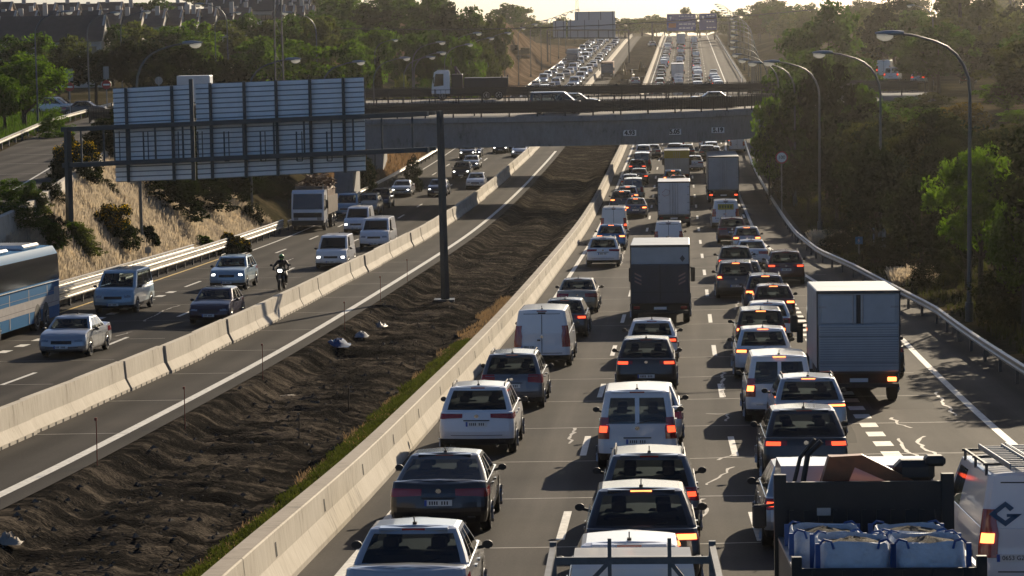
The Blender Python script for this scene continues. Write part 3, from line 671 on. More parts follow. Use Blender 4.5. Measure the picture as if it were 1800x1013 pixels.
    def shell(s):
        """returns MBs: body, windscreen, rear window, side windows (left, right)"""
        B = MB(); sp_ = [0, .08, .16, .3, .42, .5, .6, .72, .84, .93, 1][1:-1]
        q_ = [0, .06, .13, .2, .3, .42, .55, .68, .8, .9, .96, 1.]
        loops = []
        full = lambda P, zf_: [(x, t, zf_(t)) for x, t in P]+[(-x, t, zf_(t)) for x, t in P[-2:0:-1]]
        for q in q_:
            P = s.outline(s.body_ext(q), s.rc, s.bow, s.fbow, sp_)
            loops.append(full(P, lambda t, q=q: s.z0+q*(s.b(t)-s.z0)))
        r, f, wd = s.body_ext(1.)
        for ins, up in ((.03, .012), (.08, .02)):
            P = s.outline((r+ins, f-ins, wd-ins), s.rc, s.bow, s.fbow, sp_); loops.append(full(P, lambda t, up=up: s.b(t)+up))
        k = len(loops[0]); half = len(P)
        for i in range(len(loops)-1):
            for j in range(k):
                jj = (j+1) % k; a = loops[i][j]
                tm = (loops[i][j][1]+loops[i][jj][1])/2; mtl = 0
                q = q_[i] if i < len(q_) else 1
                if q < .06: mtl = 1
                if s.bumper_black and q < .2: mtl = 1
                B.add([loops[i][j], loops[i][jj], loops[i+1][jj], loops[i+1][j]], [(0, 1, 2, 3)], mtl)
        top = loops[-1]
        for j in range(half-1):
            a, b_ = top[j], top[j+1]; rows_ = []
            for p in (a, b_):
                rows_.append([(p[0]*c, p[1], p[2]+(.035*(1-c*c))) for c in (1, .6, 0, -.6, -1)])
            tm = (a[1]+b_[1])/2; inside = s.R0+.12 < tm < s.F0-.12
            B.grid([r_[::-1] for r_ in rows_], 2 if inside else 0)
        # greenhouse
        zb0, zt = s.belt-.02, s.H
        sf = {'all': [0,.04,.24,.275,.56,.60,.95,1], 'front': [0,.04,.24,.275,.62,.66,.95,1]}[s.side if s.side != 'none' else 'all']
        lev = [zb0, s.belt+s.rwb, lerp(s.belt, zt, .3), lerp(s.belt, zt, .6), zt-s.wintop-.03, zt-s.wintop, zt-.035]
        G_ = []
        for z in lev:
            g = max(0, (z-s.belt)/(zt-s.belt)); e = s.gh_ext(g)
            P = s.outline(e, 1-s.rw, s.bow*.8, s.fbow*.8, sf[1:-1]); G_.append([(x, t, z) for x, t in P])
        e = s.gh_ext(1.); P = s.outline((e[0]+.05, e[1]-.08, e[2]-.045), 1-s.rw, s.bow*.8, s.fbow*.8, sf[1:-1]); G_.append([(x, t, zt-.008) for x, t in P])
        n = len(G_[0]); W_ = MB(); RW = MB(); SW = {1: MB(), -1: MB()}
        nside0, nside1 = 7, n-8
        for i in range(len(G_)-1):
            for j in range(n-1):
                for sd_ in (1, -1):
                    q4 = [G_[i][j], G_[i][j+1], G_[i+1][j+1], G_[i+1][j]]; q4 = [(x*sd_, y, z) for x, y, z in q4]
                    if sd_ < 0: q4 = q4[::-1]
                    tgt, mtl = B, 0
                    win = 1 <= i <= 4
                    if win and j < 3 and s.rear_glass: tgt = RW
                    elif win and j >= n-4: tgt = W_
                    elif win and nside0 <= j < nside1:
                        c = j-nside0; cells = {0: 'C', 1: 'q', 2: 'p', 3: 'r', 4: 'B', 5: 'f', 6: 'A'}[c]
                        if s.side == 'all' and cells in 'qrf': tgt = SW[sd_]
                        elif s.side == 'front' and cells == 'f': tgt = SW[sd_]
                        elif s.side == 'all' and cells in 'pB': mtl = 1
                    tgt.add(q4, [(0, 1, 2, 3)], mtl)
        top = G_[-1]
        for j in range(n-1):
            rows_ = [[(p[0]*c, p[1], p[2]+.03*(1-c*c)*min(1, (j+1+kk)/3, (n-1-j-kk+1)/3)) for c in (1, .7, .35, 0, -.35, -.7, -1)] for kk, p in ((0, top[j]), (1, top[j+1]))]
            B.grid([r_[::-1] for r_ in rows_], 0)
        return B, W_, RW, SW

def wheel_meshes(r, wd=.2):
    t = MB(); pr_ = [(-.5,.72),(-.5,.93),(-.38,1.0),(.38,1.0),(.5,.93),(.5,.66)]
    t.loft([[(x*wd, r*q*math.cos(a), r*q*math.sin(a)) for a in [2*math.pi*k/22 for k in range(22)]] for x, q in pr_], True, True)
    rim = MB(); rim.loft([[(x*wd, r*q*math.cos(a), r*q*math.sin(a)) for a in [2*math.pi*k/22 for k in range(22)]] for x, q in [(.5,.66),(.53,.64),(.50,.58),(.36,.54)]], False, False)
    for k in range(5):
        a = 2*math.pi*k/5; rim.bar((.42*wd, 0, 0), (.50*wd, r*.6*math.cos(a), r*.6*math.sin(a)), .09*r/.3, .03)
    rim.disc((.53*wd, 0, 0), .13*r); 
    return t.mesh('tyre', [tyre], 40), rim.mesh('rim', [rimm], 40)
WHEELS = {}
def template(s):
    """list of (name, mesh, location, rotation_z, subparts)"""
    B, W_, RW, SW = s.shell(); parts = []
    # wheel arches and door seams live in the body mesh
    for sd_ in (1, -1):
        for ay in s.ax:
            x = (s.W/2+.006)*sd_; pts = []; ra = s.wr+.07
            for k in range(19):
                a = math.pi*k/18; pts.append((x*1.0, ay+ra*math.cos(a), max(s.z0, s.wr+ra*math.sin(a))))
            pts += [(x*.985, ay-ra, s.z0), (x*.985, ay+ra, s.z0)]
            B.add(pts if sd_ > 0 else pts[::-1], [tuple(range(len(pts)))], 1)
        # door seams
        for fr in ((.27,.60,.97) if not s.van else (.62,.97)):
            r_, f_, w_ = s.gh_ext(0); t_ = lerp(r_+.25, f_-.3, fr)
            B.add([((s.W/2*a+.006)*sd_, t_+b_, z) for a, b_, z in ((.99,-.008,.32),(.99,.008,.32),(1,.008,.62),(.965,.008,s.belt-.03),(.965,-.008,s.belt-.03),(1,-.008,.62))], [(0,1,2,3,4,5)], 1)
        for fr in ((.36,.68) if not s.van else (.70,)):
            t_ = lerp(s.R0+.25, s.F0-.3, fr); B.box(((s.W/2*.985)*sd_-.012, t_, s.belt-.14), ((s.W/2*.985)*sd_+.028*sd_, t_+.17, s.belt-.105), 0)
    # rear hatch seam, wiper, handle, spoiler shadow gap
    zb = s.b(.1)
    if s.van and not s.rear_glass:
        for z in np.linspace(.5, s.H-.15, 8)[:-1]:
            zz = z+(s.H-.65)/7; a = s.S(z, 0)[1]-.006; b_ = s.S(zz, 0)[1]-.006
            B.add([(-.012, a, z), (.012, a, z), (.012, b_, zz), (-.012, b_, zz)], [(0, 1, 2, 3)], 1)
        for zz in (.50, s.H-.14): s.patch(B, zz, zz+.018, 0, .93, 1, .006, 6, 1, 1); s.patch(B, zz, zz+.018, 0, .93, -1, .006, 6, 1, 1)
        t_ = s.S(1.0, 0)[1]; B.box((-.16, t_-.03, .93), (-.05, t_+.02, .98), 1); B.box((-.13, s.S(s.H-.12, 0)[1]-.02, s.H-.12), (.13, s.S(s.H-.12, 0)[1]+.02, s.H-.075), 1)
    else:
        for sd_ in (1, -1): s.patch(B, .50, .512, 0, .9, sd_, .008, 6, 1, 1)
        for sd_ in (1, -1): s.patch(B, s.z0+.12 if s.bumper_black else .3, .34, 0, .62, sd_, .008, 6, 1, 1)
        t_ = s.S(s.plate+.1, 0)[1]; B.box((-.32, t_-.022, s.plate+.075), (.32, t_+.01, s.plate+.10), 1)
    if s.rear_glass and s.van:
        B.loft([[(x, s.S(z, 0)[1]-.014+dy, z) for x, dy in ((-.05,0),(.05,0),(.05,.03),(-.05,.03))] for z in np.linspace(s.belt-.02, s.H-s.wintop+.02, 6)], True, True, 0)
    if s.rear_glass:
        t1, t2 = s.S(s.belt+.04, 0)[1], s.S(s.belt+.16, 0)[1]; B.bar((.0, t1-.03, s.belt+.02), (.42, t2-.03+.04, s.belt+.10), .022, .014, 1)
        B.box((-.5, s.S(.3, 0)[1]-.012, .27), (.5, s.S(.3, 0)[1]+.02, .285), 1)
        for sd_ in (1, -1): B.box((sd_*.62-.07, s.S(.36, .6)[1]-.02, .33), (sd_*.62+.07, s.S(.36, .6)[1]+.03, .36), 1)
    # front grille and lower intake
    for sd_ in (1, -1):
        s.patch(B, s.hoodf-.20, s.hoodf-.075, 5, 4.38, sd_, .008, 6, 1, 1); s.patch(B, .28, .40, 5, 4.1, sd_, .008, 6, 1, 1)
    if s.rear_glass and not s.van or s.rear_glass:
        r_, f_, w_ = s.gh_ext(1.); B.loft([[(x, r_-.03+dy, s.H-.02+dz_) for dy, dz_ in ((.0,-.03),(-.02,-.02),(.0,.012),(.18,.022),(.18,-.02))] for x in (-w_*.8, -w_*.4, 0, w_*.4, w_*.8)], True, True, 0)
    if s.rails:
        for sd_ in (1, -1):
            r_, f_, w_ = s.gh_ext(1.); x = (w_-.03)*sd_
            B.tube([(x, r_+.25, s.H-.01), (x, r_+.35, s.H+.055), (x, f_-.35, s.H+.055), (x, f_-.2, s.H-.01)], .018, 6, 1)
    parts.append(('body', B.mesh('body', [PAINT['white'], trim, interior], 28), (0,0,0), 0, []))
    parts.append(('windscreen', W_.mesh('windscreen', [glass_m], 40), (0,0,0), 0, []))
    if RW.v: parts.append(('rear_window', RW.mesh('rear_window', [glass_m], 40), (0,0,0), 0, []))
    for sd_ in (1, -1):
        if SW[sd_].v: parts.append(('side_window', SW[sd_].mesh('side_window', [glass_m], 40), (0,0,0), 0, []))
    # lights
    for sd_ in (1, -1):
        t = MB(); 
        if s.van:
            s.patch(t, s.tl[0], s.tl[1], .93, 1.8, sd_, .016, 6, 1, 4); zl0 = lerp(*s.tl, .30); s.patch(t, zl0, zl0+.15, 1.0, 1.65, sd_, .024, 6, 0, 2)
        elif s.led: s.patch(t, s.tl[0], s.tl[1], .02, 2.02, sd_, .014, 12, 1); s.patch(t, s.tl[0]+.01, s.tl[1]-.01, .7, 1.7, sd_, .02, 8, 0)
        else: s.patch(t, lambda u: lerp(s.tl[0]+.03, s.tl[0], min(1, (u-.6)/.8)), lambda u: s.tl[1], s.tlu[0], s.tlu[1], sd_, .014, 10, 1); zm = (s.tl[0]+s.tl[1])/2; s.patch(t, zm-.04, zm+.045, max(s.tlu[0]+.1, .82), 1.55, sd_, .022, 8, 0)
        parts.append(('tail_light', t.mesh('tail_light', [red_off, red_off], 60), (0,0,0), 0, []))
        h_ = MB(); s.patch(h_, lambda u: s.head[0]+.03*min(1, max(0, (4.2-u))), lambda u: lerp(s.head[1]+.05, s.head[1]-.04, max(0, min(1, (u-3.2)/1.2))), 3.3, 4.24, sd_, .012, 8, 1); zh = (s.head[0]+s.head[1])/2; s.patch(h_, zh-.035, zh+.055, 3.75, 4.12, sd_, .02, 5, 0)
        parts.append(('headlight', h_.mesh('headlight', [head_off, head_off], 60), (0,0,0), 0, []))
    b3 = MB(); r_ = s.gh_ext(1.)[0]; b3.box((-.17, r_-.05, s.H-.045), (.17, r_+.01, s.H-.015)) if s.rear_glass else b3.box((-.17, s.S(s.H-.05, 0)[1]-.02, s.H-.05), (.17, s.S(s.H-.05, 0)[1]+.02, s.H-.02))
    parts.append(('brake_light', b3.mesh('brake_light', [red_off]), (0,0,0), 0, []))
    bd = MB(); t_ = s.S(s.belt-.09, 0)[1]; bd.loft([[(.055*math.cos(a), t_-q, s.belt-.09+.045*math.sin(a)) for a in [2*math.pi*k/12 for k in range(12)]] for q in (-.02, .012)], True, True); parts.append(('badge', bd.mesh('badge', [chrome], 40), (0,0,0), 0, []))
    ex = MB().tube([(.5, .02, .24), (.5, .25, .24)], .03, 8); parts.append(('exhaust_pipe', ex.mesh('exhaust_pipe', [chrome], 40), (0,0,0), 0, []))
    # plates
    pl = MB(); t_ = s.S(s.plate, 0)[1]; xo = -.45 if (s.van and not s.rear_glass) else 0
    pl.box((xo-.26, t_-.022, s.plate-.055), (xo+.26, t_+.02, s.plate+.055)); pl.box((xo-.26, t_-.025, s.plate-.055), (xo-.215, t_, s.plate+.055), 1)
    for i, k in enumerate((-.17,-.125,-.08,-.035,.06,.11,.16)): pl.box((xo+k, t_-.0245, s.plate-.033), (xo+k+.024, t_, s.plate+.033), 2)
    parts.append(('number_plate', pl.mesh('number_plate', [plate_m, plate_b, ink]), (0,0,0), 0, []))
    pl = MB(); t_ = s.S(.42, 5)[1]; pl.box((-.26, t_-.02, .36), (.26, t_+.022, .47)); pl.box((.215, t_, .36), (.26, t_+.025, .47), 1)
    for i, k in enumerate((-.17,-.125,-.08,-.035,.06,.11,.16)): pl.box((k, t_, .382), (k+.024, t_+.0245, .448), 2)
    parts.append(('number_plate', pl.mesh('number_plate', [plate_m, plate_b, ink]), (0,0,0), 0, []))
    # mirrors
    for sd_ in (1, -1):
        mm = MB(); e = s.gh_ext(.05); x = s.W/2*.93; y = e[1]-.42
        mm.bar((x*sd_, y, s.mirz-.06), ((x+.12)*sd_, y-.02, s.mirz-.03), .05)
        L = [[((x+.17+.085*c*k)*sd_, y+.07-d, s.mirz+.065*sn*k+.0) for c, sn in [(math.cos(2*math.pi*j/10), math.sin(2*math.pi*j/10)) for j in range(10)]] for d, k in ((0,.45),(.05,.95),(.12,1.),(.125,.93))]
        mm.loft(L, True, True, 0); parts.append(('wing_mirror', mm.mesh('wing_mirror', [black], 40), (0,0,0), 0, []))
    an = MB(); an.bar((0, s.R1+.22, s.H+.02), (0, s.R1+.05, s.H+.15), .018, .018); an.box((-.03, s.R1+.17, s.H+.01), (.03, s.R1+.28, s.H+.05)); parts.append(('antenna', an.mesh('antenna', [black]), (0,0,0), 0, []))
    # seats
    if s.rear_glass or not s.van:
        rowsy = (s.R0+.9, s.F0-1.15); st = MB()
        for ry in rowsy:
            for xc in (-.36, .36): 
                if ry > s.F0-1.4 or True: 
                    st.bbox((xc-.24, ry-.08, .45), (xc+.24, ry+.05, s.belt+.12), .04); st.bbox((xc-.12, ry-.06, s.belt+.16), (xc+.12, ry+.04, s.belt+.33), .03)
        parts.append(('seats', st.mesh('seats', [seatm], 40), (0,0,0), 0, []))
    if s.wr not in WHEELS: WHEELS[s.wr] = wheel_meshes(s.wr)
    ty, ri = WHEELS[s.wr]
    for sd_ in (1, -1):
        for ay in s.ax: parts.append(('wheel', ty, (sd_*(s.W/2-.088), ay, s.wr), 0 if sd_ > 0 else math.pi, [('rim', ri)]))
    # light version for far copies
    win = MB()
    for q in (W_, RW, SW[1], SW[-1]): win.add(q.v, q.f, 0)
    lb = MB(); lb.add(B.v, B.f, 0); lb.m = list(B.m); 
    for sd_ in (1, -1):
        for ay in s.ax: lb.loft([[(sd_*(s.W/2-q), ay+s.wr*math.cos(a), s.wr+s.wr*math.sin(a)) for a in [2*math.pi*k/10 for k in range(10)]] for q in (0, .2)], True, True, 1)
    tl = [p for p in parts if p[0] == 'tail_light']; hl = [p for p in parts if p[0] == 'headlight']
    return dict(parts=parts, far=(lb.mesh('far_body', [PAINT['white'], trim, interior], 28), win.mesh('window', [glass_dark], 40), [p[1] for p in tl], [p[1] for p in hl]), spec=s)
SP = dict(
 hatch=Car(), supermini=Car(L=3.9, W=1.70, H=1.47, F0=2.85, F1=2.1, ax=(.65,3.15), tl=(.70,1.0), tlu=(.72,2.0), tumble=.18),
 suv=Car(L=4.48, W=1.85, H=1.64, z0=.26, belt=1.06, hoodb=1.12, hoodf=.88, R0=.2, R1=.72, F1=2.5, F0=3.3, wr=.35, ax=(.86,3.6), rails=True, tl=(.90,1.03), tlu=(.55,2.15), mirz=1.14, plate=.78, head=(.74,.86)),
 crossover=Car(L=4.4, W=1.84, H=1.60, z0=.25, belt=1.04, hoodb=1.08, hoodf=.84, R0=.16, R1=.85, F1=2.4, F0=3.2, wr=.34, ax=(.83,3.5), tl=(.86,.99), tlu=(.66,2.1), mirz=1.1, plate=.52, head=(.72,.83)),
 sedan=Car(L=4.65, W=1.80, H=1.43, belt=.93, trunk=.99, R0=.95, R1=1.62, F1=2.85, F0=3.55, ax=(.98,3.68), wr=.32, rwb=.04, tl=(.72,.90), tlu=(.58,2.12), tumble=.22, bumper_black=False, plate=.62, bow=.14, rw=.86),
 coupe=Car(L=4.68, W=1.86, H=1.39, belt=.93, trunk=.98, R0=.62, R1=1.62, F1=2.85, F0=3.5, ax=(.95,3.72), wr=.34, rwb=.03, tl=(.72,.88), tlu=(.5,2.15), tumble=.24, bumper_black=False, plate=.62, bow=.16, rw=.88),
 estate=Car(L=4.6, W=1.82, H=1.58, belt=.98, hoodb=1.02, hoodf=.76, R0=.14, R1=.6, F1=2.6, F0=3.45, ax=(.85,3.6), wr=.33, tl=(.78,1.02), tlu=(.74,2.1), rails=True, plate=.70, mirz=1.04),
 mpv=Car(L=4.6, W=1.83, H=1.68, belt=1.02, hoodb=1.06, hoodf=.80, R0=.12, R1=.45, F1=2.75, F0=3.75, ax=(.85,3.65), wr=.33, tl=(.86,1.18), tlu=(.84,1.9), mirz=1.08, plate=.62, tumble=.17),
 kangoo=Car(L=4.3, W=1.83, H=1.82, belt=1.06, hoodb=1.10, hoodf=.84, R0=.06, R1=.2, F1=2.75, F0=3.55, ax=(.72,3.4), wr=.32, van=True, rear_glass=True, tl=(.72,1.22), tumble=.13, wintop=.16, rwb=.0, mirz=1.12, plate=.66, bow=.06, rw=.80, bumper_black=True),
 smallvan=Car(L=4.4, W=1.84, H=1.85, belt=1.06, hoodb=1.10, hoodf=.82, R0=.05, R1=.14, F1=2.7, F0=3.55, ax=(.72,3.45), wr=.32, van=True, rear_glass=False, side='front', tl=(.78,1.30), tumble=.12, wintop=.13, mirz=1.12, plate=.68, bow=.05, rw=.84),
 van=Car(L=5.1, W=1.95, H=1.98, z0=.26, belt=1.16, hoodb=1.22, hoodf=.94, R0=.05, R1=.12, F1=3.4, F0=4.35, ax=(.95,4.1), wr=.34, van=True, rear_glass=False, side='front', tl=(.72,1.45), tumble=.13, wintop=.15, mirz=1.25, plate=.72, bow=.05, rw=.84, head=(.78,.92)),
 bigvan=Car(L=5.6, W=2.02, H=2.45, z0=.3, belt=1.25, hoodb=1.32, hoodf=1.0, R0=.05, R1=.10, F1=3.9, F0=4.9, ax=(1.0,4.5), wr=.35, van=True, rear_glass=False, side='front', tl=(.85,1.7), tumble=.13, wintop=.35, mirz=1.4, plate=.78, bow=.04, rw=.86, head=(.85,1.0)),
 minibus=Car(L=4.8, W=1.91, H=1.88, z0=.25, belt=1.1, hoodb=1.14, hoodf=.86, R0=.06, R1=.2, F1=3.2, F0=4.1, ax=(.9,3.85), wr=.33, van=True, rear_glass=True, side='all', tl=(.75,1.2), tumble=.14, wintop=.13, mirz=1.18, plate=.66, bow=.05, rw=.84, head=(.72,.87)),
)
SP['ledsuv'] = Car(**{**SP['crossover'].__dict__, 'led': True, 'tl': (.93,1.0), 'rails': True})
TP = {}
def tmpl(k):
    if k not in TP: TP[k] = template(SP[k])
    return TP[k]
def setmat(o, m, i=0):
    s_ = o.material_slots[i]; s_.link = 'OBJECT'; s_.material = m
FX = dict()
def vehicle(kind, X, Y, Z, paintname, label, name='car', cat='car', group=None, oncoming=False, lights='off', yaw=None, far=False, sc=1.0, dark=False):
    T_ = tmpl(kind); s = T_['spec']
    th = -math.atan(dM(Y)) if yaw is None else yaw; pitch = math.atan(dz(Y+2)) if yaw is None else 0
    if yaw is None and oncoming: th += math.pi; pitch = -math.atan(dz(Y+2))
    # X, Y is the end nearest the camera; shift so that the origin is the rear
    if yaw is None and oncoming: X += (s.L*sc)*math.sin(-math.atan(dM(Y)))*-1; Y0 = Y; Y = Y+s.L*sc; Z = Z+dz(Y0+2)*s.L*sc
    if far:
        me, wn, tls, hls = T_['far']
        o = link(bpy.data.objects.new(name, me)); setmat(o, PAINT[paintname]); link(bpy.data.objects.new('window', wn), o)
        for q in (hls if oncoming else tls):
            l = link(bpy.data.objects.new('headlight' if oncoming else 'tail_light', q), o); setmat(l, (head_on if lights == 'on' else head_off) if oncoming else (red_on if lights == 'on' else red_off))
        o.location = (X, Y, Z); o.rotation_euler = (pitch, 0, th); o.scale = (sc, sc, sc); return tag(o, label, cat, group)
    e = empty(name, (X, Y, Z), th, pitch, label, cat, group); e.scale = (sc, sc, sc)
    for nm, me, loc, rz_, subs in T_['parts']:
        o = link(bpy.data.objects.new(nm, me), e); o.location = loc; o.rotation_euler = (0, 0, rz_)
        if nm == 'body': setmat(o, PAINT[paintname])
        if nm == 'tail_light' and lights in ('on', 'brake'): setmat(o, red_on if lights == 'on' else org_on)
        if nm == 'brake_light' and lights == 'brake': setmat(o, org_on)
        if nm == 'headlight' and lights == 'head': setmat(o, head_on)
        if dark and nm in ('windscreen', 'rear_window', 'side_window'): setmat(o, glass_dark)
        for sn, sm in subs: link(bpy.data.objects.new(sn, sm), o)
    return e
def near(kind, x, y, paintname, label, top=False, group='tail-lit queue below the overpass', **k):
    """place by the photo column/row of the near end's foot, or of the roof front when top is set"""
    s = tmpl(kind)['spec']; sc = k.get('sc', 1.)
    if top:
        X, Y = U(x, y, s.H*sc); back = s.F1 if not k.get('oncoming') else (s.L-s.R1)
        Y2 = Y-back*sc+.1; X = X*(Y2/Y); Y = Y2
    else: X, Y = U(x, y)
    return vehicle(kind, X, Y, float(zr(Y))+.006, paintname, label, group=group, **k)
V_ = dict(name='van', cat='van')
# ------------------------------------------------------------------ the queue of traffic seen from behind
near('sedan', 708, 915, 'silver', 'silver saloon with roof antenna cut by the bottom edge, last in the left lane', top=True)
near('coupe', 771, 944, 'black', 'black saloon with sunlit roof, ahead of the silver saloon at the bottom edge')
near('suv', 838, 803, 'white', 'white sport utility with sloping dark rear window beside the concrete barrier')
near('estate', 899, 722, 'grey', 'grey estate car just behind the white panel van in the left lane')
near('van', 953, 648, 'white', 'white panel van with two windowless rear doors in the left lane', **V_)
near('hatch', 992, 596, 'dark_grey', 'dark hatchback half hidden right of the white panel van, tail light lit', lights='on')
near('sedan', 1014, 553, 'beige', 'gold-grey saloon in the left lane, level with the dark lorry')
near('suv', 1060, 471, 'white', 'white sport utility with dark rear window just behind the blue car')
near('crossover', 1074, 442, 'blue', 'bright blue crossover with a lit brake lamp behind the white ladder van', lights='brake')
near('bigvan', 1079, 424, 'white', 'tall white van with roof bars, red emblem and rear ladder in the left lane', lights='on', sc=.9, **V_)
near('sedan', 1117, 384, 'dark_blue', 'dark saloon with a bright tail light right of the white ladder van', lights='brake')
near('crossover', 1092, 335, 'black', 'black crossover ahead of the white ladder van, brake lamp lit', top=True, lights='brake')
near('crossover', 1103, 327, 'silver', 'pale crossover with lit brake lamps just ahead of the black one', top=True, lights='brake')
near('minibus', 1112, 312, 'grey', 'grey people carrier with wide brown rear window in the left lane', top=True, dark=True)
near('hatch', 1107, 306, 'silver', 'small silver car ahead of the grey people carrier', top=True, sc=.95)
near('sedan', 1123, 325, 'dark_grey', 'dark saloon right of the small silver car near the overpass', lights='on')
near('hatch', 1120, 280, 'black', 'black hatchback with red lamps ahead of the dark saloon near the overpass', top=True, lights='on')
near('minibus', 1128, 267, 'brown', 'brown van with pale roof second in line below the overpass, left lane', top=True, dark=True, **V_)
near('hatch', 1130, 256, 'white', 'white car just emerging under the overpass in the left lane', top=True)
near('sedan', 1147, 254, 'grey', 'grey car right of the white one at the overpass edge, left lane', top=True)
# second lane
near('hatch', 1106, 937, 'white', 'white car with roof rail feet between the flatbed pickup and the black crossover', top=True)
near('crossover', 1127, 846, 'black', 'black crossover with glowing lamps and red spoiler light ahead of the white roof', top=True, lights='brake')
near('estate', 1141, 785, 'grey', 'grey hatchback with black roof bars, red lamp on the right, behind the white van', top=True, lights='on')
near('kangoo', 1121, 828, 'white', 'white passenger van with two rear windows in the second lane', lights='on', **V_)
near('sedan', 1135, 673, 'silver', 'silver saloon half hidden in front of the white passenger van', top=True)
near('crossover', 1136, 692, 'black', 'black crossover with claw-shaped red lamps ahead of the silver saloon', lights='on')
near('hatch', 1146, 641, 'white', 'white hatchback with claw-shaped red lamps behind the dark lorry', lights='on')
near('smallvan', 1175, 388, 'white', 'white panel van tucked behind the plain white box lorry', top=True, **V_)
near('sedan', 1176, 314, 'light_blue', 'pale blue saloon ahead of the white box lorry, left of a grey car', top=True)
near('sedan', 1191, 308, 'grey', 'grey saloon ahead of the white box lorry, right of a pale blue one', top=True)
near('mpv', 1183, 298, 'blue', 'blue car with red lamp behind the yellow-topped lorry', top=True, lights='brake')
near('hatch', 1189, 252, 'white', 'white car ahead of the yellow-topped lorry under the overpass', top=True)
near('sedan', 1207, 254, 'dark_grey', 'dark saloon beside the white car ahead of the yellow-topped lorry', top=True)
near('sedan', 1221, 300, 'white', 'gleaming white saloon between the yellow-topped lorry and the tall trailer')
# third lane
near('hatch', 1432, 806, 'silver', 'silver car hidden behind the tipper bed, only its left side showing', top=True, lights='on')
near('crossover', 1418, 858, 'black', 'black hatchback with red claw lamps just left of the white box lorry tail, third lane', lights='on')
near('ledsuv', 1425, 782, 'silver', 'silver sport utility with a full-width red light bar behind the tall white box lorry', lights='brake')
near('kangoo', 1371, 745, 'white', 'white passenger van with broad rear window left of the tall white box lorry', lights='brake', **V_)
near('crossover', 1343, 669, 'white', 'white hatchback with black tailgate and orange lamps in the third lane', lights='brake')
near('mpv', 1338, 539, 'black', 'black people carrier with two orange lamps, third lane', top=True, lights='brake')
near('hatch', 1351, 529, 'white', 'white car mostly hidden ahead of the black people carrier', top=True)
near('hatch', 1361, 567, 'maroon', 'maroon hatchback with orange lamps right of the queue, behind the blue roofed car', lights='brake')
near('estate', 1346, 480, 'dark_blue', 'dark blue estate with roof rails and one lit brake lamp', top=True, lights='brake')
near('mpv', 1294, 527, 'dark_grey', 'dark people carrier with lit orange lamp at the lane line', lights='brake')
near('hatch', 1309, 457, 'beige', 'pale hatchback with brake lamp behind the black sport utility', top=True, lights='brake')
near('suv', 1293, 432, 'black', 'black sport utility with silver roof rails at the lane line', top=True, lights='on')
near('sedan', 1322, 421, 'white', 'white saloon gleaming on its right side ahead of the red-brown car', top=True)
near('supermini', 1313, 398, 'silver', 'silver small car with brake lamp in its rear window', top=True, lights='brake', sc=1.02)
near('suv', 1287, 382, 'maroon', 'maroon sport utility with silver roof behind the van with a yellow notice', top=True)
near('suv', 1382, 502, 'maroon', 'red-brown sport utility alone in the exit lane', lights='on')
near('hatch', 1254, 257, 'white', 'white hatchback ahead of the tall trailer at the overpass', top=True)
near('estate', 1250, 249, 'silver', 'silver estate under the overpass in the third lane', top=True)
near('crossover', 1540, 668, 'black', 'black car ahead of the tall white box lorry, one lamp showing at its right')

# ------------------------------------------------------------------ oncoming traffic, fronts in shade
ON = dict(oncoming=True, group='oncoming traffic on the left carriageway')
near('sedan', 107, 631, 'silver', 'silver saloon with sunlit flank beside the barrier, nearest oncoming car', **ON)
near('hatch', 366, 573, 'purple', 'dark purple hatchback hugging the concrete blocks', **ON)
near('minibus', 198, 553, 'light_blue', 'pale blue minivan behind the silver saloon', **{**ON, **V_})
near('suv', 398, 512, 'light_blue', 'pale blue sport utility with lit headlights beside the guardrail', lights='head', **ON)
near('smallvan', 581, 474, 'white', 'white small van with black bumper and lit headlights near the motorcyclist', lights='head', **{**ON, **V_})
near('van', 657, 440, 'white', 'white van with a large dark windscreen against the concrete blocks', **{**ON, **V_})
near('smallvan', 625, 412, 'white', 'white small van with one lit headlight between the lorry and the larger van', lights='head', **{**ON, **V_})
near('minibus', 607, 384, 'steel_blue', 'blue-grey van right beside the loaded lorry', **{**ON, **V_})
near('suv', 643, 379, 'beige', 'pale boxy off-road car behind the white vans', **ON)
near('crossover', 665, 368, 'black', 'black car with bright bonnet glint by the guardrail', **ON)
near('sedan', 704, 347, 'silver', 'silver saloon with lit headlights leaving the overpass shadow', lights='head', **ON)
near('hatch', 768, 346, 'dark_blue', 'dark car with lit headlights behind the gantry post', lights='head', **ON)
near('hatch', 835, 333, 'white', 'white hatchback nearest the blocks under the overpass shadow', **ON)
near('suv', 810, 316, 'black', 'black sport utility with bright headlights', lights='head', **ON)
near('sedan', 827, 299, 'silver', 'silver car with glaring headlight just under the overpass', lights='head', **ON)
near('suv', 821, 281, 'dark_grey', 'dark sport utility with two round headlights by the far guardrail', lights='head', **ON)
near('sedan', 879, 270, 'dark_grey', 'dark saloon with headlights at the overpass edge', lights='head', **ON)
near('hatch', 912, 277, 'white', 'white car with headlight beside the blocks at the overpass edge', lights='head', **ON)

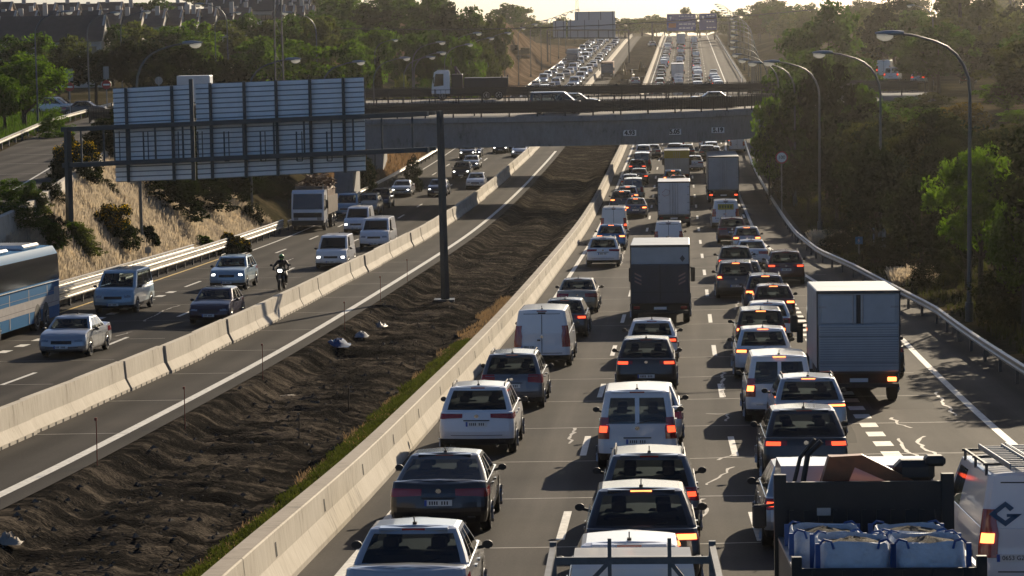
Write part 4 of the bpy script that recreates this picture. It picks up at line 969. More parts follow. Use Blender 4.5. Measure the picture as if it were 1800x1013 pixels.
# ------------------------------------------------------------------ lorries, vans with loads, bus
boxm = mat('box_panel', (.34,.38,.41), .5, .1, nscale=1.3, namt=.14); boxw = mat('white_box', (.60,.62,.64), .45, nscale=1.6, namt=.08); chassis = mat('chassis', (.02,.02,.02), .7)
def base_at(x, y):
    X, Y = U(x, y); return X, Y
def heading(name, X, Y, label, cat, group=None, oncoming=False, L=0):
    th = -math.atan(dM(Y)); p = math.atan(dz(Y+3)); Z = float(zr(Y))+.006
    if oncoming: X += L*math.tan(-th); Z += L*dz(Y+3); Y += L; th += math.pi; p = -p
    return empty(name, (X, Y, Z), th, p, label, cat, group)
def P_(mb, name, mats, par, **k): return mb.build(name, mats, par, **k)
def wheels_for(par, axles, W, r, dual=()):
    if r not in WHEELS: WHEELS[r] = wheel_meshes(r, .28)
    ty, ri = WHEELS[r]
    for ay in axles:
        for sd_ in (1, -1):
            o = link(bpy.data.objects.new('wheel', ty), par); o.location = (sd_*(W/2-.15), ay, r); o.rotation_euler = (0, 0, 0 if sd_ > 0 else math.pi); link(bpy.data.objects.new('rim', ri), o)
def cab(par, y0, L, W, H, m, zb=.55, dark=True):
    """cab-over lorry cab, front facing +y"""
    c = MB(); prof_ = [(0, zb), (0, H-.25), (.12, H-.02), (L-.65, H), (L-.28, H-.22), (L-.03, 1.55 if H > 2.5 else 1.3), (L, 1.1), (L, zb)]
    for sgn in (1, -1): c.add([(sgn*W/2, y0+t, z) for t, z in prof_], [tuple(range(len(prof_)))[::-sgn]], 0)
    c.loft([[(x, y0+t, z) for t, z in prof_] for x in (-W/2, -W/2+.05, W/2-.05, W/2)], False, False, 0)
    c.box((-W/2+.15, y0+L, 1.0), (W/2-.15, y0+L+.02, 1.35), 1); c.box((-W/2+.02, y0+L-.05, zb-.2), (W/2-.02, y0+L+.06, zb+.18), 1)
    P_(c, 'cab', [m, trim], par, smooth=30)
    w_ = MB(); a, b_ = prof_[4], prof_[5]
    w_.loft([[(-W/2+.14, y0+a[0]+.02, a[1]-.06), (-W/2+.1, y0+b_[0]+.02, b_[1]+.05), ], [(W/2-.14, y0+a[0]+.02, a[1]-.06), (W/2-.1, y0+b_[0]+.02, b_[1]+.05)]], closed=False); w_.v = [(x, y+.012, z+.006) for x, y, z in w_.v]
    P_(w_, 'windscreen', [glass_dark], par)
    for sgn in (1, -1):
        s_ = MB().add([(sgn*(W/2+.008), y0+L-.9-.35, 1.55), (sgn*(W/2+.008), y0+L-.22, 1.45), (sgn*(W/2+.008), y0+L-.42, H-.38), (sgn*(W/2+.008), y0+L-1.25, H-.38)], [(0, 1, 2, 3)])
        P_(s_, 'side_window', [glass_dark], par)
        h_ = MB().bbox((sgn*W/2*.72-.16, y0+L-.02, zb+.2), (sgn*W/2*.72+.16, y0+L+.03, zb+.42), .02); P_(h_, 'headlight', [head_off], par)
        r_ = MB(); r_.bar((sgn*W/2, y0+L-.35, H-.7), (sgn*(W/2+.25), y0+L-.2, H-.75), .04); r_.bbox((sgn*(W/2+.22)-.1, y0+L-.27, H-(1.35 if H > 2.58 else 1.05)), (sgn*(W/2+.22)+.1, y0+L-.17, H-.72), .03); P_(r_, 'wing_mirror', [black], par)
def rear_lights(par, W, z, m=red_on):
    for sgn in (1, -1): P_(MB().bbox((sgn*(W/2-.25)-.13, -.05, z-.06), (sgn*(W/2-.25)+.13, .03, z+.06), .015), 'tail_light', [m], par)
def box_truck(label, X, Y, W, H, Lb, zb, m, kind, cabm='white', lights=red_on, group='lorries in the queue', cabH=2.6):
    e = heading('box_truck', X, Y, label, 'lorry', group)
    b = MB(); b.bbox((-W/2, .06, zb), (W/2, Lb, H), .03, 0)
    for x in (-W/2-.004, W/2-.036): b.box((x, .02, zb), (x+.04, .1, H+.004), 1)
    b.box((-W/2, .02, H-.09), (W/2, .09, H+.006), 1); b.box((-W/2, .0, zb-.12), (W/2, .12, zb+.0), 1)
    b.box((-W/2+.15, .3, .55), (W/2-.15, Lb, zb), 2)
    P_(b, 'cargo_box', [m, darkmetal if kind != 'white' else boxw, chassis], e)
    if kind == 'lift':     # tail lift folded up over the lower part of the doors
        d = MB()
        for x0, x1 in ((-W/2+.12, -.06), (.06, W/2-.12)): d.bbox((x0, .03, H-.95), (x1, .075, H-.12), .015, 0)
        d.box((-.06, .035, H-.95), (.06, .07, H-.12), 2)
        for x in (-.16, .12, ): d.tube([(x, .02, H-.98), (x, .02, H-.1)], .02, 6, 1)
        for x in (-W/2+.06, W/2-.28): d.box((x, .015, H-.5), (x+.22, .03, H-.44), 1)
        P_(d, 'rear_door', [m, steel, chassis], e)
        t = MB(); t.bbox((-W/2+.06, -.09, zb-.05), (W/2-.06, .0, H-.98), .02, 0)
        for z in np.arange(zb+.1, H-1.05, .07): t.box((-W/2+.08, -.096, z), (W/2-.08, -.088, z+.012), 1)
        t.box((-W/2+.06, -.10, H-1.32), (W/2-.06, -.085, H-1.30), 1); t.box((-W/2+.06, -.1, zb+.2), (W/2-.06, -.085, zb+.215), 1)
        P_(t, 'tail_lift', [m, mat('lift_groove', (.12,.14,.15), .6)], e)
    elif kind == 'dark':
        t = MB(); t.bbox((-W/2+.03, -.08, zb-.1), (W/2-.03, .01, H-.78), .02, 0)
        t.box((-.02, -.085, zb), (.02, -.07, H-.8), 1); t.box((-W/2+.05, -.085, zb+.35), (W/2-.05, -.078, zb+.37), 1)
        P_(t, 'tail_lift', [mat('lift_dark', (.035,.042,.055), .6, nscale=2), chassis], e)
        for sgn in (1, -1):
            d = MB()
            for k in range(3):
                z = zb+.72+k*.16; x = sgn*(W/2-.32)
                d.add([(x-.14, -.086, z-(.07*sgn)), (x+.14, -.086, z+(.07*sgn)), (x+.14, -.086, z+.07+(.07*sgn)), (x-.14, -.086, z+.07-(.07*sgn))], [(0, 1, 2, 3)])
            P_(d, 'warning_stripes', [mat('stripe', (.30,.20,.18), .5)], e)
        P_(MB().add([(W/2-.30, .015, H-.42), (W/2-.19, .015, H-.56), (W/2-.30, .015, H-.70), (W/2-.41, .015, H-.56)], [(3, 2, 1, 0)]).add([(W/2-.30, .010, H-.46), (W/2-.22, .010, H-.56), (W/2-.30, .010, H-.66), (W/2-.38, .010, H-.56)], [(3,2,1,0)]), 'hazard_diamond', [mat('diamond', (.05,.055,.06), .5)], e)
    elif kind in ('doors', 'white'):
        d = MB()
        for x0, x1 in ((-W/2+.07, -.015), (.015, W/2-.07)):
            d.bbox((x0, .0, zb+.05), (x1, .05, H-.14), .015, 0)
        for x in (-.28, -.1, .1, .28): d.tube([(x, -.02, zb+.02), (x, -.02, H-.14)], .016, 6, 1)
        for sgn in (1, -1):
            for z in np.linspace(zb+.3, H-.4, 4): d.box((sgn*(W/2-.1)-.1, -.012, z), (sgn*(W/2-.1)+.06, .0, z+.05), 1)
        P_(d, 'rear_door', [m, steel], e)
    P_(MB().box((-W/2+.05, -.02, .48), (W/2-.05, .08, .6)), 'bumper_bar', [chassis], e); rear_lights(e, W, .72, lights)
    pl = MB().box((-.26, -.04, .64), (.26, -.02, .75)); P_(pl, 'number_plate', [plate_m], e)
    wheels_for(e, (Lb*.24, Lb+1.0) if Lb < 8 else (1.6, 2.9, 4.2, Lb+1.), W, .42 if W < 2.4 else .5)
    cab(e, Lb+.25, 1.7, W-.15, cabH, PAINT[cabm])
    return e
bt = box_truck('tall white box lorry with a folded grey tail lift in the exit lane', *U(1510, 712), 2.4, 3.28, 5.2, 1.0, boxm, 'lift', lights=org_on)
a_ = MB(); a_.bar((-1.2, 6.6, 2.05), (-1.5, 6.7, 2.05), .05); a_.bar((-1.2, 6.6, 1.75), (-1.5, 6.7, 1.75), .05); a_.bbox((-1.66, 6.6, 1.6), (-1.42, 6.74, 2.15), .05)
P_(a_, 'wing_mirror', [black], bt)
bt = box_truck('dark-backed box lorry with white upper panel in the second lane', *U(1161, 572), 2.45, 3.3, 6.2, 1.0, boxm, 'dark', lights=red_off)
bt = box_truck('plain white box lorry with closed doors scribbled with a red mark', *U(1185, 401), 2.35, 3.35, 6, .95, boxw, 'doors', lights=red_off)
q = MB(); q.tube([(-.85,-.03,2.55),(-.6,-.03,2.8),(-.3,-.03,2.7),(-.35,-.03,2.4),(-.7,-.03,2.3),(-.85,-.03,2.45)], .012, 5); P_(q, 'graffiti', [mat('scribble', (.25,.05,.06), .6)], bt)
st_ = box_truck('large articulated trailer with grey double doors in the third lane below the overpass', *U(1272, 358), 2.6, 3.95, 12, 1.15, boxm, 'doors', lights=red_on, cabH=3.2)
yt = box_truck('lorry with a yellow band across the top of its grey box near the overpass', *U(1190, 321), 2.45, 3.1, 6, .8, boxm, 'doors', lights=red_off)
yb = MB().box((-1.225, -.02, 2.35), (1.225, .0, 3.08)); P_(yb, 'yellow_band', [mat('yellow_band', (.38,.30,.03), .5)], yt)
# white van with yellow notice
e = near('smallvan', 1276, 402, 'white', 'white van with a yellow notice on its rear door behind the tall trailer', sc=1.08, **V_)
P_(MB().box((-.52, -.03, 1.25), (.52, -.005, 1.62)), 'yellow_notice', [mat('yellow_notice', (.45,.38,.05), .5)], e)
q = MB()
for k in range(5): q.box((-.44+k*.18, -.035, 1.34), (-.32+k*.18, -.03, 1.53))
P_(q, 'lettering', [mat('green_ink', (.1,.12,.03), .5)], e)

# white service van with ladders and blue company mark
sX, sY = 7.95, 37.0
e = vehicle('van', sX, sY, float(zr(sY))+.006, 'white', 'white service van with roof ladders and blue diamond mark at the right edge', name='van', cat='van', group='tail-lit queue below the overpass', lights='brake')
blue_ink = mat('blue_ink', (.02,.08,.17), .5); s = SP['van']
def on_rear(e, z, x, size, txt, m, off=0.): 
    y = s.S(z, 0)[1]+s.bow*(x/(s.W/2))**2-.012
    return text(txt, size, (x, y, z), (R(90), 0, 0), m, e, .001, align='LEFT', off=off)
o = on_rear(e, 1.42, -.28, .19, 'OCA', ink, .004); o.scale = (1.25,1,1)
on_rear(e, 1.31, -.28, .07, 'SERVICIOS', ink)
y = s.S(1.4, 0)[1]+.01; lg = MB(); D = [(0,.19),(.25,0),(0,-.19),(-.25,0)]; d2 = [(0,.11),(.14,0),(0,-.10),(-.14,0)]; cx, cz = -.57, 1.38
for k in range(4):
    if k == 0: continue
    a, b_ = D[k], D[(k+1) % 4]; c_, d_ = d2[(k+1) % 4], d2[k]
    lg.add([(cx+p[0], y-.02, cz+p[1]) for p in (a, b_, c_, d_)], [(0, 1, 2, 3)])
lg.add([(cx+p[0], y-.02, cz+p[1]) for p in ((0,.19),(.13,.09),(.07,.04),(0,.11))], [(0, 1, 2, 3)])
lg.add([(cx+p[0], y-.02, cz+p[1]) for p in ((.25,0),(.02,.0),(.02,-.045),(.17,-.045))], [(0, 1, 2, 3)])
P_(lg, 'company_mark', [blue_ink], e)
_pl = [c for c in e.children if c.name.startswith('number_plate')][0]; _t = s.S(s.plate, 0)[1]
_pl.data = MB().box((-.71, _t-.022, .665), (-.19, _t+.02, .775), 0).box((-.71, _t-.025, .665), (-.665, _t, .775), 1).mesh('number_plate', [plate_m, plate_b, ink])
o = text('0653 GZV', .095, (-.43, s.S(.72, 0)[1]-.028, .72), (R(90), 0, 0), ink, [c for c in e.children if c.name.startswith('number_plate')][0], .001)
rk = MB()
for y in (.4, 1.6, 2.8): rk.bar((-.85, y, 2.10), (.85, y, 2.10), .04); [rk.bar((sg*.8, y, 1.93), (sg*.8, y, 2.1), .04) for sg in (1, -1)]
[rk.bar((sg*.8, .4, 2.1), (sg*.8, 2.8, 2.1), .035) for sg in (1, -1)]; P_(rk, 'roof_rack', [darkmetal], e)
th = e.rotation_euler
for i, (x0, z) in enumerate(((-.62, 2.17), (-.2, 2.19))):
    ld = MB()
    for xx in (x0, x0+.36): ld.bbox((xx, -.7, z-.04), (xx+.03, 2.6, z+.045), .008)
    for yy in np.arange(-.6, 2.5, .28): ld.bar((x0, yy, z), (x0+.38, yy, z), .03)
    o = ld.build('ladder', [steel]); o.matrix_world = e.matrix_basis.copy(); tag(o, ['aluminium ladder strapped on the left of the service van roof', 'aluminium ladder strapped on the right of the service van roof'][i], 'ladder', 'ladders on the service van')

# flatbed tipper with gravel bags
tX, tY = 4.45, 29.3; TS = (tX, tY)
e = heading('tipper_truck', tX, tY, 'dark open-bed lorry loaded with white bags at the bottom right', 'lorry', 'lorries in the queue'); tip = e
bed_m = mat('bed_steel', (.012,.015,.018), .5, .4, nscale=2, namt=.4); bw = 2.2; fz = 1.05; hb = 3.1
b = MB(); b.box((-bw/2, 0, fz-.12), (bw/2, hb, fz)); b.box((-.4, .1, .5), (.4, 5, fz-.12)); P_(b, 'bed_floor', [bed_m], e)
b = MB(); b.bbox((-bw/2, -.03, fz), (bw/2, .03, 1.72), .01); 
for x in np.arange(-.9, 1, .36): b.box((x-.02, -.05, fz), (x+.02, -.028, 1.7))
P_(b, 'tailgate', [bed_m], e)
for sg in (1, -1):
    b = MB(); b.bbox((sg*bw/2-.03, .03, fz), (sg*bw/2+.03, hb, 1.66), .01, 0); b.box((sg*bw/2-.035, .0, 1.66), (sg*bw/2+.035, hb, 1.70), 1); b.box((sg*bw/2-.06, -.05, fz-.1), (sg*bw/2+.06, .06, 1.86)); P_(b, 'side_board', [bed_m, steel], e)
b = MB(); b.box((-bw/2-.02, hb, fz), (bw/2+.02, hb+.06, 2.28)); b.box((-bw/2-.02, hb-.02, 2.28), (bw/2+.02, hb+.08, 2.42)); 
for sg in (1, -1): b.box((sg*bw/2-.08, hb-.04, fz), (sg*bw/2+.08, hb+.1, 2.52))
for x in np.arange(-.95, 1., .19): b.box((x-.03, hb-.035, fz+.1), (x+.03, hb-.002, 2.05))
b.box((-.62, hb-.045, 1.98), (-.44, hb-.036, 2.08), 1)
P_(b, 'headboard', [bed_m, steel], e)
wheels_for(e, (.75, 5.2), bw-.1, .4); rear_lights(e, bw, .8, red_on)
cab(e, hb+.9, 1.8, 2.05, 2.55, paint('pale_cab', (.55,.48,.47), .1), .5)
cr = MB(); cr.add([(-.55,hb+.35,2.3),(-.20,hb+.35,2.3),(-.02,hb+.35,2.72),(-.42,hb+.35,2.72),(-.55,hb+.62,2.3),(-.20,hb+.62,2.3),(-.02,hb+.62,2.72),(-.42,hb+.62,2.72)], [(0,1,2,3),(7,6,5,4),(0,4,5,1),(2,6,7,3),(1,5,6,2),(0,3,7,4)])
cr.add([(-.40,hb+.30,2.72),(.02,hb+.30,2.74),(.78,hb+.30,2.35),(.42,hb+.30,2.35),(-.40,hb+.55,2.72),(.02,hb+.55,2.74),(.78,hb+.55,2.35),(.42,hb+.55,2.35)], [(0,3,2,1),(4,5,6,7),(0,1,5,4),(1,2,6,5),(2,3,7,6),(3,0,4,7)])
P_(cr, 'crane_arm', [mat('crane_orange', (.22,.065,.02), .5, nscale=4, namt=.4)], e)
cr = MB(); cr.tube([(-.78,hb+.4,2.3),(-.7,hb+.4,2.75),(-.52,hb+.4,2.92)], .04, 6); cr.tube([(-.9,hb+.45,2.3),(-.8,hb+.45,2.7),(-.6,hb+.45,2.95)], .03, 6); P_(cr, 'hydraulic_hose', [black], e)
cr = MB(); cr.bbox((.45,hb+.3,2.35), (.98,hb+.7,2.66), .09); cr.bbox((.85,hb+.3,2.58), (1.12,hb+.6,2.72), .04); P_(cr, 'crane_grab', [black], e)
# bags lying in the bed
bagm = mat('bag_fabric', (.58,.62,.68), .8, nscale=5, namt=.15, bump=1.0, bscale=9); strap_m = mat('bag_strap', (.025,.08,.25), .7); gravel = ground_mat('gravel', (.10,.10,.09), (.22,.21,.19), (.42,.40,.36), 6, bump=1.)
Mx = e.matrix_basis.copy()
for i, (x, y, lb) in enumerate([(-.38,.62,'white gravel bag at the front left of the four in the lorry bed'), (.52,.62,'white gravel bag nearest the right side board of the lorry'), (-.62,1.75,'white gravel bag at the back left of the four in the lorry bed'), (.45,1.75,'white gravel bag at the back right against the headboard')]):
    g = MB(); rn = random.Random(i); wx, wy, hh = .44, .46, .93-.02*(i > 1); L = []
    for z, k in ((0,.92),(.08,1.0),(.25,1.05),(.55,1.04),(.80,1.0),(hh,.97),(hh+.02,.93),(hh-.06,.90)):
        L.append([(wx*k*math.copysign(abs(math.cos(a))**.45, math.cos(a))+rn.uniform(-.012,.012), wy*k*math.copysign(abs(math.sin(a))**.45, math.sin(a))+rn.uniform(-.012,.012), z+rn.uniform(-.02,.02)*(z > .5)) for a in [2*math.pi*q/28 for q in range(28)]])
    g.loft(L, True, False); o = g.build('gravel_bag', [bagm], smooth=50); o.matrix_world = Mx @ mathutils.Matrix.Translation((x, y, fz+.005)); tag(o, lb, 'bag', 'gravel bags in the lorry bed')
    gr = MB(); L = []
    for k in (.93,.75,.5,.25,.05): L.append([(wx*k*math.copysign(abs(math.cos(a))**.5, math.cos(a)), wy*k*math.copysign(abs(math.sin(a))**.5, math.sin(a)), hh-.07+.10*(1-k)+rn.uniform(-.02,.02)) for a in [2*math.pi*q/20 for q in range(20)]])
    gr.loft(L, False, True); P_(gr, 'gravel', [gravel], o, smooth=30)
    for sx in (1, -1):
        for sy in (1, -1):
            st = MB(); st.box((sx*wx*1.03-.03, sy*wy*.98-.03, .06), (sx*wx*1.03+.03, sy*wy*.98+.03, hh+.01))
            st.tube([(sx*wx*.98, sy*wy*.95, hh), (sx*wx*.86, sy*wy*.9, hh+.05), (sx*wx*.66, sy*wy*.95, hh+.03), (sx*wx*.6, sy*wy*1.0, hh-.06)], .016, 5); P_(st, 'strap', [strap_m], o)

# flatbed pickup with steel frame at the bottom
fX, fY = 1.28, 27.0
e = heading('pickup_truck', fX, fY, 'white flatbed pickup with a steel ladder frame at the bottom edge', 'pickup', 'lorries in the queue'); e.scale = (1, 1, .93)
c = MB(); cw = .82
L = [[(-cw*k, 1.8+t, z) for t, z in ((0,.4),(0,1.35),(.06,1.98),(.15,2.06),(1.2,2.08),(1.45,1.98),(2.0,1.35),(2.8,1.2),(2.9,.4))] for k in (1,)]
pr2 = [(0,.4),(0,1.2),(.07,1.96),(.2,2.05),(1.2,2.07),(1.45,1.98),(1.95,1.35),(2.75,1.2),(2.9,.4)]
def xw(z): return cw*(1 if z < 1.3 else 1-.14*(z-1.3)/.75)
holes = MB()
c.loft([[(sx*xw(z), 1.8+t, z) for t, z in pr2] for sx in (-1, -.75)], False, False, 0, closed=True); c.loft([[(sx*xw(z), 1.8+t, z) for t, z in pr2] for sx in (.75, 1)], False, False, 0, closed=True)
c.loft([[(sx*xw(z), 1.8+t, z) for t, z in pr2[2:]] for sx in (-.75, 0, .75)], False, False, 0, closed=False)
c.add([(-.62,1.8,.4),(.62,1.8,.4),(.62,1.8,1.28),(-.62,1.8,1.28)], [(0,1,2,3)]); c.add([(-.6,1.84,1.80),(.6,1.84,1.80),(.55,1.87,1.96),(-.55,1.87,1.96)], [(0,1,2,3)])
for sx in (1, -1): c.add([(sx*xw(z), 1.8+t, z) for t, z in pr2], [tuple(range(len(pr2)))], 0)
P_(c, 'cab', [PAINT['white']], e, smooth=30)
P_(MB().add([(-.6,1.81,1.28),(.6,1.81,1.28),(.6,1.85,1.8),(-.6,1.85,1.8)], [(0,1,2,3)]), 'rear_window', [glass_m], e)
f_ = MB()
for q in (((-.62,1.79,1.26),(.62,1.79,1.26)),((-.6,1.83,1.82),(.6,1.83,1.82)),((-.62,1.79,1.26),(-.6,1.83,1.82)),((.62,1.79,1.26),(.6,1.83,1.82))): f_.bar(*q, .035)
P_(f_, 'window_frame', [black], e)
st = MB()
for xc in (.0, .45, -.45):
    st.bbox((xc-.2, 2.25, .8), (xc+.2, 2.37, 1.45), .04); 
    st.tube([(xc-.12, 2.3, 1.45), (xc-.11, 2.3, 1.62), (xc-.05, 2.3, 1.69), (xc+.05, 2.3, 1.69), (xc+.11, 2.3, 1.62), (xc+.12, 2.3, 1.45)], .035, 6)
P_(st, 'seats', [seatm], e)
fr = MB(); fm_ = mat('frame_steel', (.12,.125,.13), .5, .5, nscale=6, namt=.35)
fr.bar((-.92,1.68,2.10), (.92,1.68,2.10), .06, .09)
for x in (-.93, .93): fr.bar((x,1.68,.8), (x,1.68,2.34), .08); fr.bar((x*1.04,-.9,2.02),(x*1.0,1.6,2.26), .07)
for x in (-.27, .43): fr.bar((x,1.66,.9), (x,1.66,2.38), .045)
fr.bar((-.85,1.66,1.45), (-.3,1.66,2.06), .05); fr.bar((.9,1.66,1.45), (.45,1.66,2.06), .05)
P_(fr, 'ladder_frame', [fm_], e)
bb = MB(); bb.box((-.95,-1.2,.72), (.95,1.68,.8)); 
for sg in (1,-1): bb.box((sg*.95-.02,-1.2,.8),(sg*.95+.02,1.66,1.1))
P_(bb, 'flatbed', [steel], e); wheels_for(e, (-.3, 4.0), 1.7, .34)

# bus at the left edge
Wb, Hb, Lb_ = 2.5, 3.45, 12.5
bX, bY = U(90, 578); bY += 3
e = empty('coach', (bX-1.35, bY+.0, float(zr(bY))), -math.atan(dM(bY))+math.pi, -math.atan(dz(bY-4)), 'blue and white coach with dark glass passing at the left edge', 'bus')
coachb = mat('coach_blue', (.008,.11,.26), .6, spec=.08); coach_glass = mat('coach_glass', (.008,.010,.012), .12, spec=.35); c = MB()
prf = [(-Wb/2+.02,.35),(-Wb/2,.8),(-Wb/2,2.2),(-Wb/2+.06,3.1),(-Wb/2+.25,Hb-.05),(0,Hb),(Wb/2-.25,Hb-.05),(Wb/2-.06,3.1),(Wb/2,2.2),(Wb/2,.8),(Wb/2-.02,.35)]
c.loft([[(x*k, y, z if z < 3 else z-(1-k)) for x, z in prf] for y, k in ((0,.93),(.12,.99),(.4,1),(Lb_,1))], True, True, 0)
# pale lower side and blue skirt, dark glazing band, on the side facing the median
for sg in (1, -1):
    xx = sg*(Wb/2+.006)
    def sidep(y0, y1, z0_, z1_, m, o=0): c.add([(xx+sg*o, y0, z0_), (xx+sg*o, y1, z0_), (xx+sg*o, y1, z1_), (xx+sg*o, y0, z1_)], [(0, 1, 2, 3)], m)
    sidep(.25, Lb_-.1, .85, 1.35, 1); sidep(.25, 1.1, 1.35, 1.65, 1); sidep(2.2, 2.3, .4, 1.8, 1, .002); sidep(5.2, 5.3, .4, 1.8, 1, .002); sidep(8.2, 8.3, .4, 1.8, 1, .002)
    sidep(.3, Lb_-.1, 1.02, 1.035, 2, .003); sidep(.3, Lb_-.1, 1.5, 1.515, 1, .003)
    for wy in (2.55, 3.9): c.add([(xx+sg*.004, wy+.56*math.cos(a), max(.35, .5+.62*math.sin(a))) for a in [math.pi*k/12 for k in range(13)]]+[(xx+sg*.004, wy-.56, .35), (xx+sg*.004, wy+.56, .35)], [tuple(range(15))], 2)
P_(c, 'body', [coachb, mat('coach_silver', (.36,.34,.33), .6, spec=.1, nscale=3, namt=.15), chassis], e, smooth=30)
for sg in (1, -1):
    g = MB(); g.add([(sg*(Wb/2+.012), .15, 2.0), (sg*(Wb/2+.012), Lb_, 2.0), (sg*(Wb/2-.045), Lb_, 3.06), (sg*(Wb/2-.045), .12, 3.06)], [(0, 1, 2, 3)]); P_(g, 'side_window', [coach_glass], e)
t = MB(); t.tube([(-Wb/2-.015, .15, 1.9), (-Wb/2-.015, Lb_, 1.9)], .03, 6); t.tube([(Wb/2+.015, 1.1, 1.95), (Wb/2+.015, Lb_, 1.95)], .03, 6); t.tube([(Wb/2+.015, 1.1, 1.95), (Wb/2+.015, .75, 1.8), (Wb/2+.015, .35, 1.2)], .03, 6); P_(t, 'side_moulding', [chrome], e)
ac = MB().bbox((-.9, 2, Hb-.03), (.9, 4.6, Hb+.18), .08).bbox((-.8, 6.5, Hb-.03), (.8, 8.5, Hb+.14), .08); P_(ac, 'roof_unit', [PAINT['white']], e)
for sg in (1, -1):
    tl = MB().bbox((sg*1.05-.08, -.03, .8), (sg*1.05+.08, .05, 1.35), .02); P_(tl, 'tail_light', [red_off], e)
wheels_for(e, (2.55, 3.9, 10), Wb, .5)
# lorry loaded with scrap wood, oncoming
X, Y = U(541, 407); Lt = 7.6
e = heading('loaded_truck', X, Y, 'white lorry heaped with brown scrap, facing the camera by the left guardrail', 'lorry', 'oncoming traffic on the left carriageway', oncoming=True, L=Lt+.1)
cab(e, Lt-1.9, 1.9, 2.4, 3.0, PAINT['white'], .6)
b = MB(); b.box((-1.2, .1, 1.1), (1.2, Lt-2.2, 1.25)); b.box((-.45, .2, .6), (.45, Lt-1, 1.1)); b.box((-1.22, .1, 1.25), (-1.14, Lt-2.2, 2.4)); b.box((1.14, .1, 1.25), (1.22, Lt-2.2, 2.4)); b.box((-1.2, Lt-2.25, 1.2), (1.2, Lt-2.15, 3.2)); P_(b, 'open_bed', [mat('bed_rust', (.12,.09,.07), .7, nscale=3)], e)
wheels_for(e, (1.4, 2.8, Lt-1.2), 2.4, .5)
sc_ = MB(); rn = random.Random(5)
for k in range(170):
    x, y, z = rn.uniform(-1.05, 1.05), rn.uniform(.3, Lt-2.4), 0; z = 2.7+1.45*(1-(x/1.35)**2)*rn.uniform(.3, 1); a = rn.uniform(0, 6.3); l = rn.uniform(.3, .9)
    sc_.bar((x-l*.5*math.cos(a), y-l*.5*math.sin(a), z-rn.uniform(-.2,.2)), (x+l*.5*math.cos(a), y+l*.5*math.sin(a), z+rn.uniform(-.2,.2)), rn.uniform(.06,.2), rn.uniform(.03,.12))
sc_.bbox((-1.1,.3,1.3),(1.1,Lt-2.3,3.2),.3)
o = sc_.build('scrap_load', [mat('scrap_wood', (.11,.055,.03), .8, nscale=2, namt=.6)]); o.matrix_world = e.matrix_basis.copy(); tag(o, 'heap of brown scrap piled on the oncoming lorry', 'scrap', kind='stuff')
ch = MB().tube([(-.9, Lt-2.0, 1), (-.9, Lt-2.0, 3.4)], .05, 8); P_(ch, 'exhaust_stack', [chrome], e)

# tipper lorry, cars and van on the overpasses
def on_deck(kind, xpx, Y, right, pn, label, **k):
    X = (xpx-900)/FPX*Y; L_ = SP[kind].L
    return vehicle(kind, X-(L_/2 if right else -L_/2), Y, DZ+.14, pn, label, yaw=(-math.pi/2 if right else math.pi/2), group='vehicles on the overpasses', **k)
on_deck('minibus', 983, 217.8, True, 'dark_grey', 'dark van with sunlit roof line driving right over the near overpass', name='van', cat='van', lights='head')
on_deck('suv', 1020, 221.5, True, 'black', 'black sport utility overlapping the van on the near overpass')
on_deck('sedan', 1262, 226.5, True, 'black', 'black saloon behind the railing at the right end of the near overpass', lights='head')
X = (765-900)/FPX*262; e = empty('tipper_truck', (X+8.0, 262.5, DZ+.14), math.pi/2, 0, 'white-cab lorry with dark tipper body and folded crane crossing the far overpass', 'lorry', 'vehicles on the overpasses')
cab(e, 6.1, 1.9, 2.4, 3.15, PAINT['white'], .7); b = MB(); b.bbox((-1.2, 0, 1.25), (1.2, 4.6, 2.3), .04); b.box((-.45, .2, .7), (.45, 7, 1.25)); b.box((-1.2,0,2.3),(-1.1,.12,2.55)); b.box((-1.2,.6,2.3),(-1.1,.75,2.5)); P_(b, 'tipper_body', [mat('dark_tipper', (.010,.012,.02), .5, nscale=2)], e)
b = MB(); b.bbox((-1.1, 4.75, 1.2), (1.1, 5.9, 2.7), .05); b.bar((.3, 5.4, 1.6), (.5, 5.5, 3.5), .25); b.bar((.4, 5.5, 3.4), (0, 5.0, 2.6), .2); P_(b, 'folded_crane', [mat('crane_dark', (.03,.02,.018), .5)], e)
wheels_for(e, (1.0, 2.3, 6.9), 2.4, .5)
# motorcyclist
X, Y = U(493, 513); th = -math.atan(dM(Y))+math.pi
e = empty('motorcycle', (X, Y+1.0, float(zr(Y+1.0))+.006), th, -math.atan(dz(Y)), 'black motorcycle with lit headlamp ridden towards the camera', 'motorcycle')
for y, n_ in ((.72, 'wheel'), (-.72, 'wheel')):
    w_ = MB(); w_.loft([[(x, y+r_*math.cos(a), .31+r_*math.sin(a)) for a in [2*math.pi*k/20 for k in range(20)]] for x, r_ in ((-.06,.22),(-.07,.28),(0,.31),(.07,.28),(.06,.22))], True, True); P_(w_, n_, [tyre], e, smooth=40)
b = MB(); b.tube([(0,-.65,.75),(0,-.2,.78),(0,.2,.85),(0,.45,.95)], [.1,.15,.19,.1], 10); b.bbox((-.17,-.25,.35),(.17,.35,.75), .06); b.tube([(0,.72,.31),(0,.5,.9)], .05, 6); b.bbox((-.2,.42,.85),(.2,.62,1.2), .07); P_(b, 'fairing', [PAINT['black']], e, smooth=40)
b = MB(); b.tube([(-.42,.32,1.05),(-.2,.45,1.02),(.2,.45,1.02),(.42,.32,1.05)], .02, 6)
for sg in (1,-1): b.tube([(sg*.3,.4,1.05),(sg*.42,.42,1.28)], .012, 5); b.bbox((sg*.46-.07,.4,1.24),(sg*.46+.07,.44,1.34), .01)
P_(b, 'handlebar', [black], e); P_(MB().bbox((-.1,.61,.95),(.1,.66,1.08), .02), 'headlight', [head_on], e)
